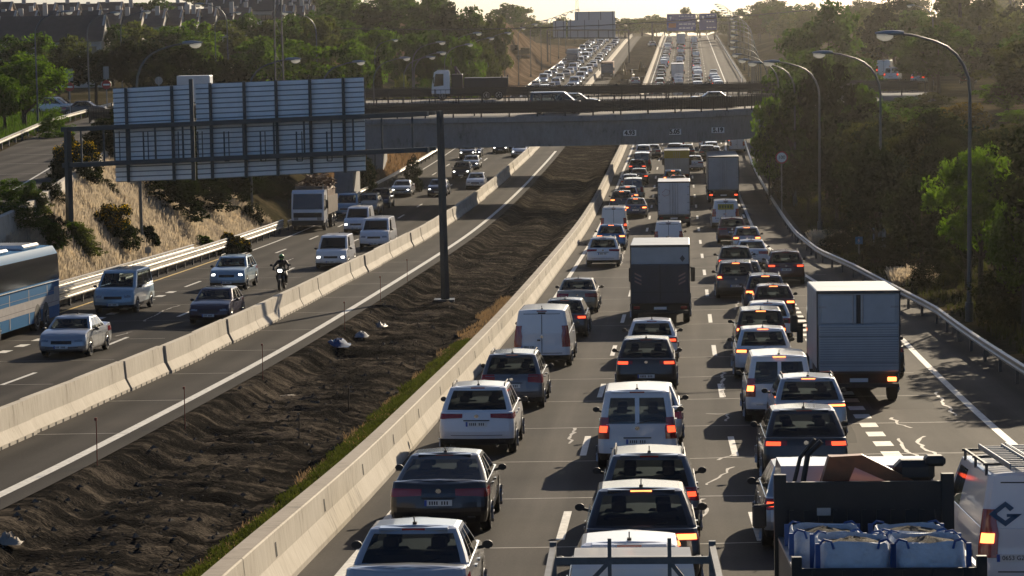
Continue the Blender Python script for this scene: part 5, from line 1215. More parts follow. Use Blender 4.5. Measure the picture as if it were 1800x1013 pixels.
# rider: one skinned body
leather = mat('rider_black', (.015,.016,.018), .6); helm = mat('helmet_green', (.10,.42,.06), .3, coat=.8)
J = {'pel':(0,-.28,.92),'sp':(0,-.2,1.15),'ch':(0,-.08,1.38),'nk':(0,-.02,1.52),'hd':(0,.0,1.64)}
for sg, n_ in ((1,'r'),(-1,'l')): J.update({'sh'+n_:(sg*.2,-.06,1.44),'el'+n_:(sg*.38,.08,1.22),'wr'+n_:(sg*.38,.3,1.09),'hip'+n_:(sg*.12,-.26,.88),'kn'+n_:(sg*.24,.12,.72),'an'+n_:(sg*.2,-.12,.34),'to'+n_:(sg*.2,.06,.28)})
E_ = [('pel','sp'),('sp','ch'),('ch','nk'),('nk','hd')]+[(a+n_, b_+n_) for n_ in 'rl' for a, b_ in (('sh','el'),('el','wr'),('hip','kn'),('kn','an'),('an','to'))]+[('ch','shr'),('ch','shl'),('pel','hipr'),('pel','hipl')]
RD = {'pel':.17,'sp':.16,'ch':.19,'nk':.08,'hd':.1,'sh':.09,'el':.06,'wr':.045,'hip':.12,'kn':.08,'an':.055,'to':.045}
ks = list(J); me = bpy.data.meshes.new('rider'); me.from_pydata([J[k] for k in ks], [(ks.index(a), ks.index(b_)) for a, b_ in E_], []); me.materials.append(leather)
rd = link(bpy.data.objects.new('person', me)); md = rd.modifiers.new('skin', 'SKIN'); rd.modifiers.new('sub', 'SUBSURF').levels = 1; rd.modifiers['sub'].render_levels = 2
for i, k in enumerate(ks):
    r_ = RD.get(k) or RD[k[:-1]]; me.skin_vertices[0].data[i].radius = (r_, r_*.85 if k in ('pel','sp','ch') else r_); me.skin_vertices[0].data[i].use_root = (k == 'pel')
rd.matrix_world = e.matrix_basis.copy(); tag(rd, 'rider in dark clothes and bright green helmet on the motorcycle', 'person')
h_ = MB(); h_.loft([[(.145*math.sin(p)*math.cos(a), .01+.165*math.sin(p)*math.sin(a), 1.68+.155*math.cos(p)) for a in [2*math.pi*k/16 for k in range(16)]] for p in [math.pi*(.02+.9*k/9) for k in range(10)]], True, True); P_(h_, 'helmet', [helm], rd, smooth=60)
v_ = MB(); v_.grid([[(.15*math.sin(a), .012+.172*math.cos(a), z) for a in np.linspace(-1.1, 1.1, 9)] for z in (1.63, 1.68, 1.72)]); P_(v_, 'visor', [glass_dark], rd, smooth=60)
g_ = MB()
for sg in (1, -1):
    g_.bbox((sg*.38-.04, .27, 1.05), (sg*.38+.04, .34, 1.11), .015)
    for k in range(4): x = sg*.38-.035+k*.023; g_.tube([(x,.33,1.1),(x,.365,1.075),(x,.35,1.045),(x,.325,1.05)], .0105, 5)
    g_.tube([(sg*.34,.29,1.07),(sg*.325,.33,1.05),(sg*.34,.355,1.045)], .012, 5)
P_(g_, 'glove', [leather], rd, smooth=50)

# ------------------------------------------------------------------ hazy traffic beyond the overpasses
kinds = ['hatch','hatch','sedan','suv','crossover','estate','mpv','supermini','smallvan','van']
paints = ['white','white','silver','silver','grey','black','dark_grey','dark_blue','white','beige','maroon']
lanes = [('left', 2.5, 1), ('second', 6.15, 1), ('third', 9.8, 1), ('right-hand', 12.9, 1)]
pname = {'white':'white','silver':'silver','grey':'grey','black':'black','dark_grey':'dark grey','dark_blue':'dark blue','beige':'beige','maroon':'maroon'}
kname = {'hatch':'hatchback','sedan':'saloon','suv':'sport utility','crossover':'crossover','estate':'estate','mpv':'people carrier','supermini':'small car','smallvan':'van','van':'panel van','bigvan':'tall van'}
def queue(lane, u, Y0, Y1, gap, onc, side):
    Y = Y0; i = 0
    while Y < Y1:
        k = rng.choice(kinds); pn = rng.choice(paints); 
        if k in ('smallvan', 'van'): pn = 'white'
        s = SP[k]; uu = u(Y) if callable(u) else u; uu += rng.uniform(-.25, .25)
        nm, ct = ('van', 'van') if k in ('smallvan', 'van') else ('car', 'car')
        lab = '%s %s, %s beyond the overpasses in the %s lane of %s' % (pname[pn], kname[k], nth(i) if i else 'first', lane, 'oncoming traffic' if onc else 'the departing queue')
        vehicle(k, float(M(Y))+uu, Y, float(zr(Y))+.006, pn, lab, name=nm, cat=ct, group='hazy %s traffic beyond the overpasses' % ('oncoming' if onc else 'departing'), oncoming=onc, lights='on' if rng.random() < (.6 if onc else .22) else 'off', far=True)
        Y += s.L+rng.uniform(*gap); i += 1
queue('left', 2.5, 281, 770, (3.5, 11), False, 1)
queue('second', 6.15, 284, 770, (4, 13), False, 1)
queue('third', 9.8, 279, 770, (3.5, 12), False, 1)
queue('right-hand', lambda Y: 13.0, 292, 520, (3, 9), False, 1)
queue('inner', -13.6, 300, 780, (6, 18), True, -1)
queue('middle', -17.4, 290, 780, (6, 18), True, -1)
queue('outer', -20.6, 310, 780, (8, 24), True, -1)
for i, (xx, yy, lb) in enumerate([(1191,145,'white box lorry with bright roof beyond the overpasses, second lane'), (1197,83,'grey box lorry in the far haze of the second lane')]):
    X, Y = U(xx, yy); box_truck(lb, X, Y, 2.45, 3.6, 6.5, 1., boxw, 'doors', lights=red_off, group='far lorries')
for i, (xx, yy, H_, lb) in enumerate([(1067,140,3.4,'grey oncoming lorry in the inner lane beyond the overpasses'), (1005,118,3.9,'tall dark oncoming lorry at the roadside beyond the overpasses')]):
    X, Y = U(xx, yy); e = heading('truck', X, Y, lb, 'lorry', 'far lorries', oncoming=True, L=9)
    cab(e, 7.2, 1.8, 2.4, 3.1, PAINT['dark_grey'], .6); P_(MB().bbox((-1.25, 0, 1.0), (1.25, 7, H_), .05), 'cargo_box', [boxm if i else mat('dusty_load', (.2,.1,.06), .8)], e); wheels_for(e, (1.4, 2.7, 8), 2.4, .5)
# ------------------------------------------------------------------ vegetation
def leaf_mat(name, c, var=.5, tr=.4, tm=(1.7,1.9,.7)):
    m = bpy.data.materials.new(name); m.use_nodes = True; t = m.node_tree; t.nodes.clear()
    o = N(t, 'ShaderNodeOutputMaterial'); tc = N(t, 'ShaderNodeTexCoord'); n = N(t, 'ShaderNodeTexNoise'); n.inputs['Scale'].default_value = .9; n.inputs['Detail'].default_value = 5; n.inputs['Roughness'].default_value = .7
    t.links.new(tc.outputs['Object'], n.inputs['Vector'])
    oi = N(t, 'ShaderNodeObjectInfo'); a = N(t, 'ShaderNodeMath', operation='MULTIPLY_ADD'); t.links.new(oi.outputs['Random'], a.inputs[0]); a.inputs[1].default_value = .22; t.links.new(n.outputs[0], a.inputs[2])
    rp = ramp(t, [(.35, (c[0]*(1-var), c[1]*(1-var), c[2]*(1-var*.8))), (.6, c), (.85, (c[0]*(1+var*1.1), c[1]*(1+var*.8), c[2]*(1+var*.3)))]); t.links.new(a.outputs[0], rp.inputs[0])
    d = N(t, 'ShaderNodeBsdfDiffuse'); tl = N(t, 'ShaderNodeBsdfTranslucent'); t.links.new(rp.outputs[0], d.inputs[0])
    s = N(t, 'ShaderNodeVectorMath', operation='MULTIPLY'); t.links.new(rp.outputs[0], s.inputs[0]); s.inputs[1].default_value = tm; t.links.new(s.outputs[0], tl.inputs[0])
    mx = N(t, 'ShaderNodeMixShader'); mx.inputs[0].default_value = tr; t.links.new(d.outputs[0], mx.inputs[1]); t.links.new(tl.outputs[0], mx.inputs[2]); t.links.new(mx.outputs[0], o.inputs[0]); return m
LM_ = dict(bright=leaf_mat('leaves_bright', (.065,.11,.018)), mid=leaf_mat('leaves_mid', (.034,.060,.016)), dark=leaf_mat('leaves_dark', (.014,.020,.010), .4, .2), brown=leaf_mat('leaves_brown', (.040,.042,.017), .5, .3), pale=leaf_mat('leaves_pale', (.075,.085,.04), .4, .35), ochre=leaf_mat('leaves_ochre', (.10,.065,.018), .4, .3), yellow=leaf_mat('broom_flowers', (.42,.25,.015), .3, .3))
bark = mat('bark', (.035,.028,.022), .9, nscale=4, namt=.4, bump=.6, bscale=12)
def leaves(centres, radii, per, size, r_, shell=.65, up=0):
    n = len(centres)*per; C = np.repeat(centres, per, 0); Rr = np.repeat(radii, per, 0)
    d = r_.normal(size=(n, 3)); d /= np.linalg.norm(d, axis=1)[:, None]; rad = (shell+(1-shell)*r_.rand(n, 1))*np.where(r_.rand(n, 1) < .12, r_.rand(n, 1)*.9+.35, 1)
    P = C+d*rad*Rr; a = r_.normal(size=(n, 3)); a[:, 2] += up; a /= np.linalg.norm(a, axis=1)[:, None]; b = np.cross(a, r_.normal(size=(n, 3))); b /= np.linalg.norm(b, axis=1)[:, None]
    sz = size*(.6+.8*r_.rand(n, 1)); a *= sz; b *= sz*.62
    V = np.stack([P-a, P+b*.9, P+a, P-b*.9], 1).reshape(-1, 3); F = np.arange(n*4).reshape(-1, 4); return V, F
def crown_mesh(kind, seed, n=90, per=75, size=.2):
    r_ = np.random.RandomState(seed)
    if kind == 'broad':
        c = r_.normal(size=(n, 3)); c /= np.linalg.norm(c, axis=1)[:, None]; c *= (.25+.75*r_.rand(n, 1)**.45); lob = 1+.28*np.sin(3*np.arctan2(c[:,1],c[:,0])+seed)+.15*np.sin(5*c[:,2]*3+seed); c[:, :2] *= (lob*3.3)[:, None]; c[:, 2] = c[:, 2]*3.4+6.2; rad = .45+.8*r_.rand(n, 1)
    elif kind == 'pine':
        c = r_.normal(size=(n, 3)); c /= np.linalg.norm(c, axis=1)[:, None]; c[:, 2] = np.abs(c[:, 2])*.9-.25; c *= (.4+.6*r_.rand(n, 1)**.4); c[:, :2] *= 4.2; c[:, 2] = c[:, 2]*4.2+5.2; rad = .5+.8*r_.rand(n, 1)
    elif kind == 'poplar':
        z = r_.rand(n)**.9; a = r_.rand(n)*6.28; w_ = 1.35*np.sin(np.pi*(.12+.86*z))**.8*(.3+.7*r_.rand(n)**.5); c = np.stack([w_*np.cos(a), w_*np.sin(a), 1.2+8.8*z], 1); rad = .25+.45*r_.rand(n, 1)
    elif kind == 'conifer':
        z = r_.rand(n); a = r_.rand(n)*6.28; w_ = 2.6*(1-z)**.85*(.5+.5*r_.rand(n)); c = np.stack([w_*np.cos(a), w_*np.sin(a), .6+9.4*z], 1); rad = .3+.4*r_.rand(n, 1)*(1.1-z[:, None])
    elif kind == 'shrub':
        c = r_.normal(size=(n, 3)); c /= np.linalg.norm(c, axis=1)[:, None]; c *= (.35+.65*r_.rand(n, 1)**.5); c[:, 2] = np.abs(c[:, 2]); c[:, :2] *= 3.6*(1+.2*np.sin(4*np.arctan2(c[:,1],c[:,0])+seed))[:, None]; c[:, 2] = c[:, 2]*8.6+.5; rad = .6+.7*r_.rand(n, 1)
    rad3 = np.repeat(rad, 3, 1)*np.array([1, 1, .8])
    V, F = leaves(c, rad3, per, size, r_, .6); return V, F, c
CR = {}
def crown(kind, matn, q=0, lod=0):
    k = (kind, matn, q, lod)
    if k not in CR:
        n, per, size = {0: (110, 110, .15), 1: (80, 60, .25)}[lod]
        if kind in ('poplar', 'conifer'): size *= .75
        V, F, c = crown_mesh(kind, 31*q+len(kind)*7+lod, n, per, size); CR[k] = quadmesh('crown', V, F, [LM_[matn]])
    return CR[k]
TK = {}
def trunk(kind, q=0):
    if (kind, q) not in TK:
        t = MB(); rn = random.Random(q); H_ = {'broad': 6.5, 'pine': 6.8, 'poplar': 9, 'conifer': 9.5, 'shrub': 1.5}[kind]
        t.tube([(0,0,-.6),(rn.uniform(-.1,.1),0,H_*.35),(rn.uniform(-.2,.2),rn.uniform(-.2,.2),H_)], [.26,.2,.05], 8)
        if kind in ('broad', 'pine'):
            for k in range(7):
                a = k*.9+rn.random(); z = H_*rn.uniform(.3,.7); l = rn.uniform(1.8,3.2); t.tube([(0,0,z),(l*.5*math.cos(a),l*.5*math.sin(a),z+l*.5),(l*math.cos(a),l*math.sin(a),z+l*.85)], [.12,.08,.03], 6)
        TK[(kind, q)] = t.mesh('trunk', [bark], 50)
    return TK[(kind, q)]
TCOUNT = {}
def tree(X, Y, H_, W_, kind, matn, label, lod=1, group='roadside trees', z=None, name=None):
    z = float(T(X, Y)) if z is None else z
    base = {'broad': (9.8, 8.2), 'pine': (9.2, 9.0), 'poplar': (10.3, 3.2), 'conifer': (10.2, 5.2), 'shrub': (9.4, 8.2)}[kind]
    q = rng.randrange(3); nm = name or {'broad': 'tree', 'pine': 'pine_tree', 'poplar': 'poplar_tree', 'conifer': 'conifer_tree', 'shrub': 'bush'}[kind]
    e = empty(nm, (X, Y, z-.15), rng.uniform(0, 6.28), label=label, cat='bush' if kind == 'shrub' else 'tree', group=group); e.scale = (W_/base[1], W_/base[1], H_/base[0])
    link(bpy.data.objects.new('crown', crown(kind, matn, q, lod)), e)
    if kind != 'shrub': link(bpy.data.objects.new('trunk', trunk(kind, q)), e)
    return e
def tp(xpx, ytop, Y, wpx, kind, matn, label, lod=1, minh=1.5, **k):
    X, _, Zt = AT(xpx, ytop, Y); z = float(T(X, Y)); return tree(X, Y, max(minh, Zt-z), wpx*Y/FPX, kind, matn, label, lod, **k)
# --- left
tp(38, 92, 205, 165, 'broad', 'bright', 'bright green leafy tree at the left edge beyond the slip road', 0)
tp(5, 128, 198, 90, 'broad', 'bright', 'leafy green tree cut by the left edge under the bright one', 0)
tp(92, 185, 190, 70, 'shrub', 'bright', 'low green bush at the foot of the bright tree', 0)
tp(14, 340, 128, 105, 'shrub', 'bright', 'green bush above the coach at the left edge', 0)
tp(55, 385, 127, 50, 'shrub', 'mid', 'small green bush beside the retaining wall above the coach', 0)
tp(88, 352, 133, 60, 'shrub', 'dark', 'dark bush on the end of the retaining wall', 0)
tp(30, 372, 121, 110, 'shrub', 'mid', 'wide green bush hanging over the coach roof', 0)
for i, (x, y, Y, w_, m_, l_) in enumerate([(25,60,300,110,'mid','green tree below the long dark roof, leftmost of three'),(75,58,300,110,'bright','sunlit green tree below the long dark roof, middle of three'),(118,62,295,90,'pale','pale green tree below the long dark roof, right of three'),(195,42,350,110,'mid','green tree in front of the houses right of the gable'),(245,36,345,110,'pale','pale green tree in front of the houses above the pines'),(300,40,350,120,'mid','mid green tree above the dark pine mass'),(345,36,360,100,'bright','bright green tree above the dark pine mass'),(395,34,370,100,'pale','pale tree left of the lattice mast'),(430,22,380,90,'mid','green tree with darker crown left of the lattice mast'),(470,30,380,80,'pale','pale sunlit tree in front of the white terrace'),(520,40,350,90,'mid','rounded green tree below the white terrace'),(450,62,320,120,'bright','wide green tree above the left part of the sign panel'),(555,24,345,70,'pale','loose pale tree between the lattice mast and the big green mass')]):
    tp(x, y, Y, w_, 'broad', m_, l_, 1)
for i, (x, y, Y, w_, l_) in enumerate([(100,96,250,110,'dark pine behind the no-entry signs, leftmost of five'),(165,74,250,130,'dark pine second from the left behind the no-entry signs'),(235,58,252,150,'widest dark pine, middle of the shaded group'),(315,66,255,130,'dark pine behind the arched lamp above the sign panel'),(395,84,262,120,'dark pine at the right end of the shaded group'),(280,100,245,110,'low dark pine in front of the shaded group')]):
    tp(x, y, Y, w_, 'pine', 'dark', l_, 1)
for i, (x, y, Y, w_, kd, m_, l_) in enumerate([(600,-4,430,130,'broad','mid','tall green tree left in the high green mass'),(655,6,420,130,'broad','dark','darker tree in the high green mass'),(700,-8,440,140,'broad','mid','tall tree in the middle of the high green mass'),(750,-6,430,130,'broad','mid','tall leafy tree right of the middle in the high green mass'),(790,8,420,110,'broad','dark','dark leafy tree near the right end of the green mass'),(835,10,440,100,'broad','mid','green tree at the right end of the high mass'),(868,24,430,70,'broad','pale','paler tree at the very end of the green mass'),
   (525,68,300,150,'broad','bright','bushy green tree above the middle of the sign panel'),(612,68,300,120,'broad','bright','bushy green tree above the right end of the sign panel'),(575,24,350,60,'poplar','pale','narrow pale poplar in front of the green mass'),(660,42,350,90,'broad','bright','rounded light green tree behind the dark conifer'),(715,52,340,90,'broad','mid','shaded tree between conifer and tipper lorry'),(765,44,345,100,'broad','mid','leafy tree directly behind the tipper lorry cab'),(815,56,340,90,'broad','bright','yellow-green tree behind the tipper body'),(855,74,350,60,'broad','pale','pale tree beside the bare mound'),
   (664,98,285,44,'conifer','dark','dark conifer at the right end of the sign panel'),(640,140,280,40,'shrub','dark','dark bush at the foot of the conifer'),(745,128,300,50,'shrub','mid','bush in front of the lorry cab'),(705,125,300,50,'shrub','pale','low pale bush by the far overpass')]):
    tp(x, y, Y, w_, kd, m_, l_, 1)
# --- far skyline
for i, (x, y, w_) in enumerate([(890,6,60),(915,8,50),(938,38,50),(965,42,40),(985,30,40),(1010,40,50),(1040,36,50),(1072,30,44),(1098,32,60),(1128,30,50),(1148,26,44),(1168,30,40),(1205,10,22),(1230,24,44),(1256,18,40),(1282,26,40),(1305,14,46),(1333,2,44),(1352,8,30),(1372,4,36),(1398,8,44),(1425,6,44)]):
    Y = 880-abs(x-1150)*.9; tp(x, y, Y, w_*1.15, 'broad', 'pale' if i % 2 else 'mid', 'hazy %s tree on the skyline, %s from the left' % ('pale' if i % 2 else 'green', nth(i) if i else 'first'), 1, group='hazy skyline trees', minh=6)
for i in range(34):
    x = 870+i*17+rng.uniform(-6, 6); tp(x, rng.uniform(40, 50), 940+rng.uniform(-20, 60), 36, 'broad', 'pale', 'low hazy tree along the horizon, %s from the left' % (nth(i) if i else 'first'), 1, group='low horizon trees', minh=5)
# --- right side
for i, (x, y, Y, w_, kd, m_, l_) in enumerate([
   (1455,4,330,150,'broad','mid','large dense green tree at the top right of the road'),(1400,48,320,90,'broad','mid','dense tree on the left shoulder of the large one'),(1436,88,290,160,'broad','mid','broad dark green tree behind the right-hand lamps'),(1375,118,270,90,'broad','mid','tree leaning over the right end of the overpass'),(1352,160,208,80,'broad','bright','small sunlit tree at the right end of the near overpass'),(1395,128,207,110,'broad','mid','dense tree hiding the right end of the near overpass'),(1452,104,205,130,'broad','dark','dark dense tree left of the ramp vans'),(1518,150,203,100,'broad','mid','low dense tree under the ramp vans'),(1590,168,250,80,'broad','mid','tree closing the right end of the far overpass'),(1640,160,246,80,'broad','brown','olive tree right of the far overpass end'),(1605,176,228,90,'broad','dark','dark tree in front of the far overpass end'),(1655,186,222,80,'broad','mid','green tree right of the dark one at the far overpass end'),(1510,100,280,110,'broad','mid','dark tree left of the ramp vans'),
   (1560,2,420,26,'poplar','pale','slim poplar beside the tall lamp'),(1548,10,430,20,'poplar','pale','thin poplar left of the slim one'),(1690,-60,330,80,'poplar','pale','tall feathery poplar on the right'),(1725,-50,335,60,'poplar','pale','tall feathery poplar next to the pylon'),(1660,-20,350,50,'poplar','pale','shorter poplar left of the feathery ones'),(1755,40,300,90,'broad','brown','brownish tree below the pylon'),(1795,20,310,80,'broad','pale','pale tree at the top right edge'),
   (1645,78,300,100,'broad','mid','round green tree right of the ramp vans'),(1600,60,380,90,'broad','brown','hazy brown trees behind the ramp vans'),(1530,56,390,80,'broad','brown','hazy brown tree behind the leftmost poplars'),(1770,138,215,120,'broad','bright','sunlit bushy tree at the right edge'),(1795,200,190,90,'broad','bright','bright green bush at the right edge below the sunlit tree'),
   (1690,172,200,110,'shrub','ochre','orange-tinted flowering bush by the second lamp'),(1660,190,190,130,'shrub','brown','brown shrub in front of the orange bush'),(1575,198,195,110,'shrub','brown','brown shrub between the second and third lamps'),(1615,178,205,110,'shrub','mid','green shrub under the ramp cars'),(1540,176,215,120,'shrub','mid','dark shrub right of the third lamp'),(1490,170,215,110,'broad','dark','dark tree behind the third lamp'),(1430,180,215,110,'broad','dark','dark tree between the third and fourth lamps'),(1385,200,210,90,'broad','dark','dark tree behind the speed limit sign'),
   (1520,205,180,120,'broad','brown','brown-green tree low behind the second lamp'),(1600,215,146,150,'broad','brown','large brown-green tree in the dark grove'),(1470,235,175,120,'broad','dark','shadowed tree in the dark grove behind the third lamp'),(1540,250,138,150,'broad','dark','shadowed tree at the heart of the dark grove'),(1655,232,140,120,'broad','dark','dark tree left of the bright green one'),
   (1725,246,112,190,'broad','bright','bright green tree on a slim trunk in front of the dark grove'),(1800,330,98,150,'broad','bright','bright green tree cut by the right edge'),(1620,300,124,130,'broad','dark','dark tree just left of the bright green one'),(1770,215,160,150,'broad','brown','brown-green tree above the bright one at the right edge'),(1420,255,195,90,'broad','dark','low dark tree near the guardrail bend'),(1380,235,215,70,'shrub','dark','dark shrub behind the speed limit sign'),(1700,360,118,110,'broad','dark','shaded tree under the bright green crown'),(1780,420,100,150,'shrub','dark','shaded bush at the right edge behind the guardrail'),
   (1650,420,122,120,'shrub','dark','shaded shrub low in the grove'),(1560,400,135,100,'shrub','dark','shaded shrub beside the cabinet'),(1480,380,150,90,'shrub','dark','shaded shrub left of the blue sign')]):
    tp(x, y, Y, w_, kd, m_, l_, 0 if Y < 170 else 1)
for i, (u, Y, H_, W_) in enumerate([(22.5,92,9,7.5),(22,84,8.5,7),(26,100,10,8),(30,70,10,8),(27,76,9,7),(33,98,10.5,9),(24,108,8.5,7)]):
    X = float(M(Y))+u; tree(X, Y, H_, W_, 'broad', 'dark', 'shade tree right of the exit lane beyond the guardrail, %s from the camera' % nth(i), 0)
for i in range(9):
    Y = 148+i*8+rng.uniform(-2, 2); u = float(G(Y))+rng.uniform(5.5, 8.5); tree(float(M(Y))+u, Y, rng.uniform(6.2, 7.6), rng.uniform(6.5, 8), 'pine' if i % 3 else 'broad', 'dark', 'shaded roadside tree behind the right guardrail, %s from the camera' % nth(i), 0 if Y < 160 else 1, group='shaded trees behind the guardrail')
for i in range(46):
    Y = rng.uniform(205, 420); u = float(G(Y))+rng.uniform(14, 60)*(.6+Y/500); X = float(M(Y))+u
    if Y < 330 and 34 < u < 52 and 290 < Y: continue
    tree(X, Y, rng.uniform(6, 9) if Y < 330 else rng.uniform(8, 12), rng.uniform(8, 11), 'broad', ['mid','dark','mid','brown'][i % 4], '%s tree in the wood above the right bank, %s of them' % (['green','dark','leafy green','brownish'][i % 4], nth(i) if i else 'first'), 1, group='wood above the right bank')
for i in range(70):
    Y = rng.uniform(380, 820); sgn = 1 if i % 3 else -1; u = (float(G(Y))+rng.uniform(9, 40+Y*.16)) if sgn > 0 else -rng.uniform(42, 60+Y*.08)
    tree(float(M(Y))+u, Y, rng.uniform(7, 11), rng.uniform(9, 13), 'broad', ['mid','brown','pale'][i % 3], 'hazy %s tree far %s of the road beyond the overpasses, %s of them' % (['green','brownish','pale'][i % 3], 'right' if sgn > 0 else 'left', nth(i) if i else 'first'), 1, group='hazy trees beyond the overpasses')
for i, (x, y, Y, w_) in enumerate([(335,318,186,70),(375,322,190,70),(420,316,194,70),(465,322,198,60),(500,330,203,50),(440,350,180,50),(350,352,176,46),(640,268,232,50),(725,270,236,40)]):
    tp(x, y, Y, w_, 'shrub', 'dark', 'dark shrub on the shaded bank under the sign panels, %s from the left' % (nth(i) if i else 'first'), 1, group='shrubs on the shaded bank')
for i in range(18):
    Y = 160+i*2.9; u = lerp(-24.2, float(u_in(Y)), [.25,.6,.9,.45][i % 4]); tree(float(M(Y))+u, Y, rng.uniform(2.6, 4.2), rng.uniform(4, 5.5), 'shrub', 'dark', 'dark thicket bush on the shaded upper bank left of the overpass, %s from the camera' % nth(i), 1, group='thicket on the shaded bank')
for i in range(8):
    Y = rng.uniform(122, 158); u = lerp(-23.6, float(u_in(Y)), rng.uniform(.25, .95)); tree(float(M(Y))+u, Y, rng.uniform(.8, 1.8), rng.uniform(1.2, 2.6), 'shrub', rng.choice(['mid','dark','pale']), 'small green shrub in the dry grass bank, %s from the camera' % nth(i), 1, group='small shrubs in the dry grass')
# broom bushes and dry grass on the left bank
for i, (x, y, Y, w_, h_, m_, l_) in enumerate([(196,372,139,100,78,'yellow','yellow-flowered broom bush in the dry grass, largest of them'),(132,335,146,95,85,'yellow','dark broom bush behind the left gantry post'),(254,385,146,45,38,'dark','small dark bush right of the yellow broom'),(354,374,158,50,30,'mid','low green bush under the sign panel'),(402,370,160,50,38,'yellow','small yellow broom bush under the sign panel'),(425,380,161,30,26,'yellow','tiny yellow broom bush at the right end of the dry grass')]):
    X, _, Zt = AT(x, y, Y); z = float(T(X, Y)); W2 = w_*Y/FPX; H2 = max(h_*Y/FPX, .8); r_ = np.random.RandomState(i+50); n = 60
    e = empty('broom_bush', (X, Y, z), label=l_, cat='bush', group='bushes on the dry bank')
    c = r_.normal(size=(n, 3)); c /= np.linalg.norm(c, axis=1)[:, None]; c *= (.3+.7*r_.rand(n, 1)**.5); c[:, 2] = np.abs(c[:, 2]); c *= np.array([W2/2, W2/2, H2*.9])
    V, F = leaves(c, np.full((n, 3), W2*.12), 170, .075, r_, .3, 1.0); link(bpy.data.objects.new('crown', quadmesh('crown', V, F, [LM_['dark' if m_ != 'mid' else 'mid']])), e)
    if m_ == 'yellow':
        top = c[(c[:, 2] > H2*.35) & (np.linalg.norm(c/np.array([W2/2, W2/2, H2*.9]), axis=1) > .55)]
        V, F = leaves(top*1.05, np.full((len(top), 3), W2*.10), 60, .055, r_, .5); link(bpy.data.objects.new('flowers', quadmesh('flowers', V, F, [LM_['yellow']])), e)
def blades(name, n, ufun, Yr, hgt, wd, m, seed, lean=.35, zf=None, kind='stuff', label=None, cat=None):
    r_ = np.random.RandomState(seed); Y = Yr[0]+(Yr[1]-Yr[0])*r_.rand(n); u0, u1 = ufun(Y); k = r_.rand(n); u = u0+(u1-u0)*k
    dens = noise2(u, Y, 1.3, seed)+r_.rand(n)*1.2; keep = dens > .0; Y, u = Y[keep], u[keep]; n = len(Y)
    X = M(Y)+u; z = T(X, Y) if zf is None else zf(u, Y); h_ = hgt*(.4+.7*r_.rand(n))*(.75+.45*noise2(u, Y, .55, seed+3)); a = r_.rand(n)*6.28; l = lean*h_*r_.rand(n); b = r_.rand(n)*6.28
    w_ = wd*(.6+.8*r_.rand(n)); dx, dy = np.cos(a)*w_, np.sin(a)*w_
    V = np.stack([np.stack([X-dx, Y-dy, z-.03], 1), np.stack([X+dx, Y+dy, z-.03], 1), np.stack([X+np.cos(b)*l+dx*.5, Y+np.sin(b)*l+dy*.5, z+h_], 1), np.stack([X+np.cos(b)*l-dx*.5, Y+np.sin(b)*l-dy*.5, z+h_*.97], 1)], 1).reshape(-1, 3)
    return tag(link(bpy.data.objects.new(name, quadmesh(name, V, np.arange(n*4).reshape(-1, 4), [m]))), label, cat, kind=kind)
straw = leaf_mat('dry_straw', (.46,.42,.35), .4, .4, (1.25,1.15,1.0)); straw2 = leaf_mat('pale_straw', (.20,.14,.09), .4, .4, (1.2,1.1,.9)); weed = leaf_mat('weed_green', (.055,.068,.022), .5, .35, (1.5,1.5,.7)); weed2 = leaf_mat('dry_weed', (.20,.15,.10), .4, .4, (1.2,1.1,.9))
blades('dry_grass', 120000, lambda Y: (-22.9-0*Y, u_in(Y)+.6), (113, 186), .85, .024, straw, 1, label='tall pale dry grass on the left roadside bank', cat='grass')
blades('dry_grass', 26000, lambda Y: (-23.5-0*Y, u_in(Y)*.0-34), (232, 330), .8, .05, straw2, 2, label='brown grass on the left bank beyond the overpass', cat='grass')
blades('grass', 14000, lambda Y: (u_in(Y)-8.4, u_in(Y)-22), (140, 240), .7, .04, LM_['mid'], 3, label='green grass behind the far rail of the slip road', cat='grass')
blades('grass', 30000, lambda Y: (G(Y)+1.6, G(Y)+16), (80, 230), .4, .03, LM_['brown'], 4, label='brown grass under the trees on the right bank', cat='grass')
for i, (x, y, Y_) in enumerate([(1455,415,0),(1600,480,0)]):
    X, Y = U(x, y+18); u = X-float(M(Y)); r_ = np.random.RandomState(70+i)
    blades('dry_tuft', 2600, lambda Yv, u=u: (u-.9+0*Yv, u+1.1+0*Yv), (Y-1.5, Y+2.5), 1.0, .03, straw, 70+i, .8, label=['sunlit dry tuft by the guardrail bend','sunlit dry tuft right of the blue kilometre sign'][i], cat='grass', kind='thing')
wz = lambda u, Y: zr(Y)-.46+.34*sst(-2.6, -1.6, u)+0*Y
blades('weeds', 80000, lambda Y: (-2.1+.35*np.sin(Y*1.1)*np.sin(Y*.37), -.9+0*Y), (36, 98), .24, .014, weed, 5, 1.0, wz, label='green weeds along the foot of the continuous barrier', cat='weeds')
blades('weeds', 12000, lambda Y: (-2.4+.3*np.sin(Y*.7), -.8+0*Y), (36, 120), .2, .012, weed2, 6, 1.0, wz, label='dry weeds along the foot of the continuous barrier', cat='weeds')
r_ = np.random.RandomState(9); n = 2200; Yc = 37+58*r_.rand(n); uc = -.9-1.3*r_.rand(n); keep = noise2(uc, Yc, 1.5, 8) > -.15; Yc, uc = Yc[keep], uc[keep]
V, F = leaves(np.stack([M(Yc)+uc, Yc, wz(uc, Yc)+.06], 1), np.full((len(Yc), 3), .17), 34, .024, r_, .3); tag(link(bpy.data.objects.new('weeds', quadmesh('weeds', V, F, [weed]))), 'leafy green ground weeds beside the continuous barrier', 'weeds', kind='stuff')
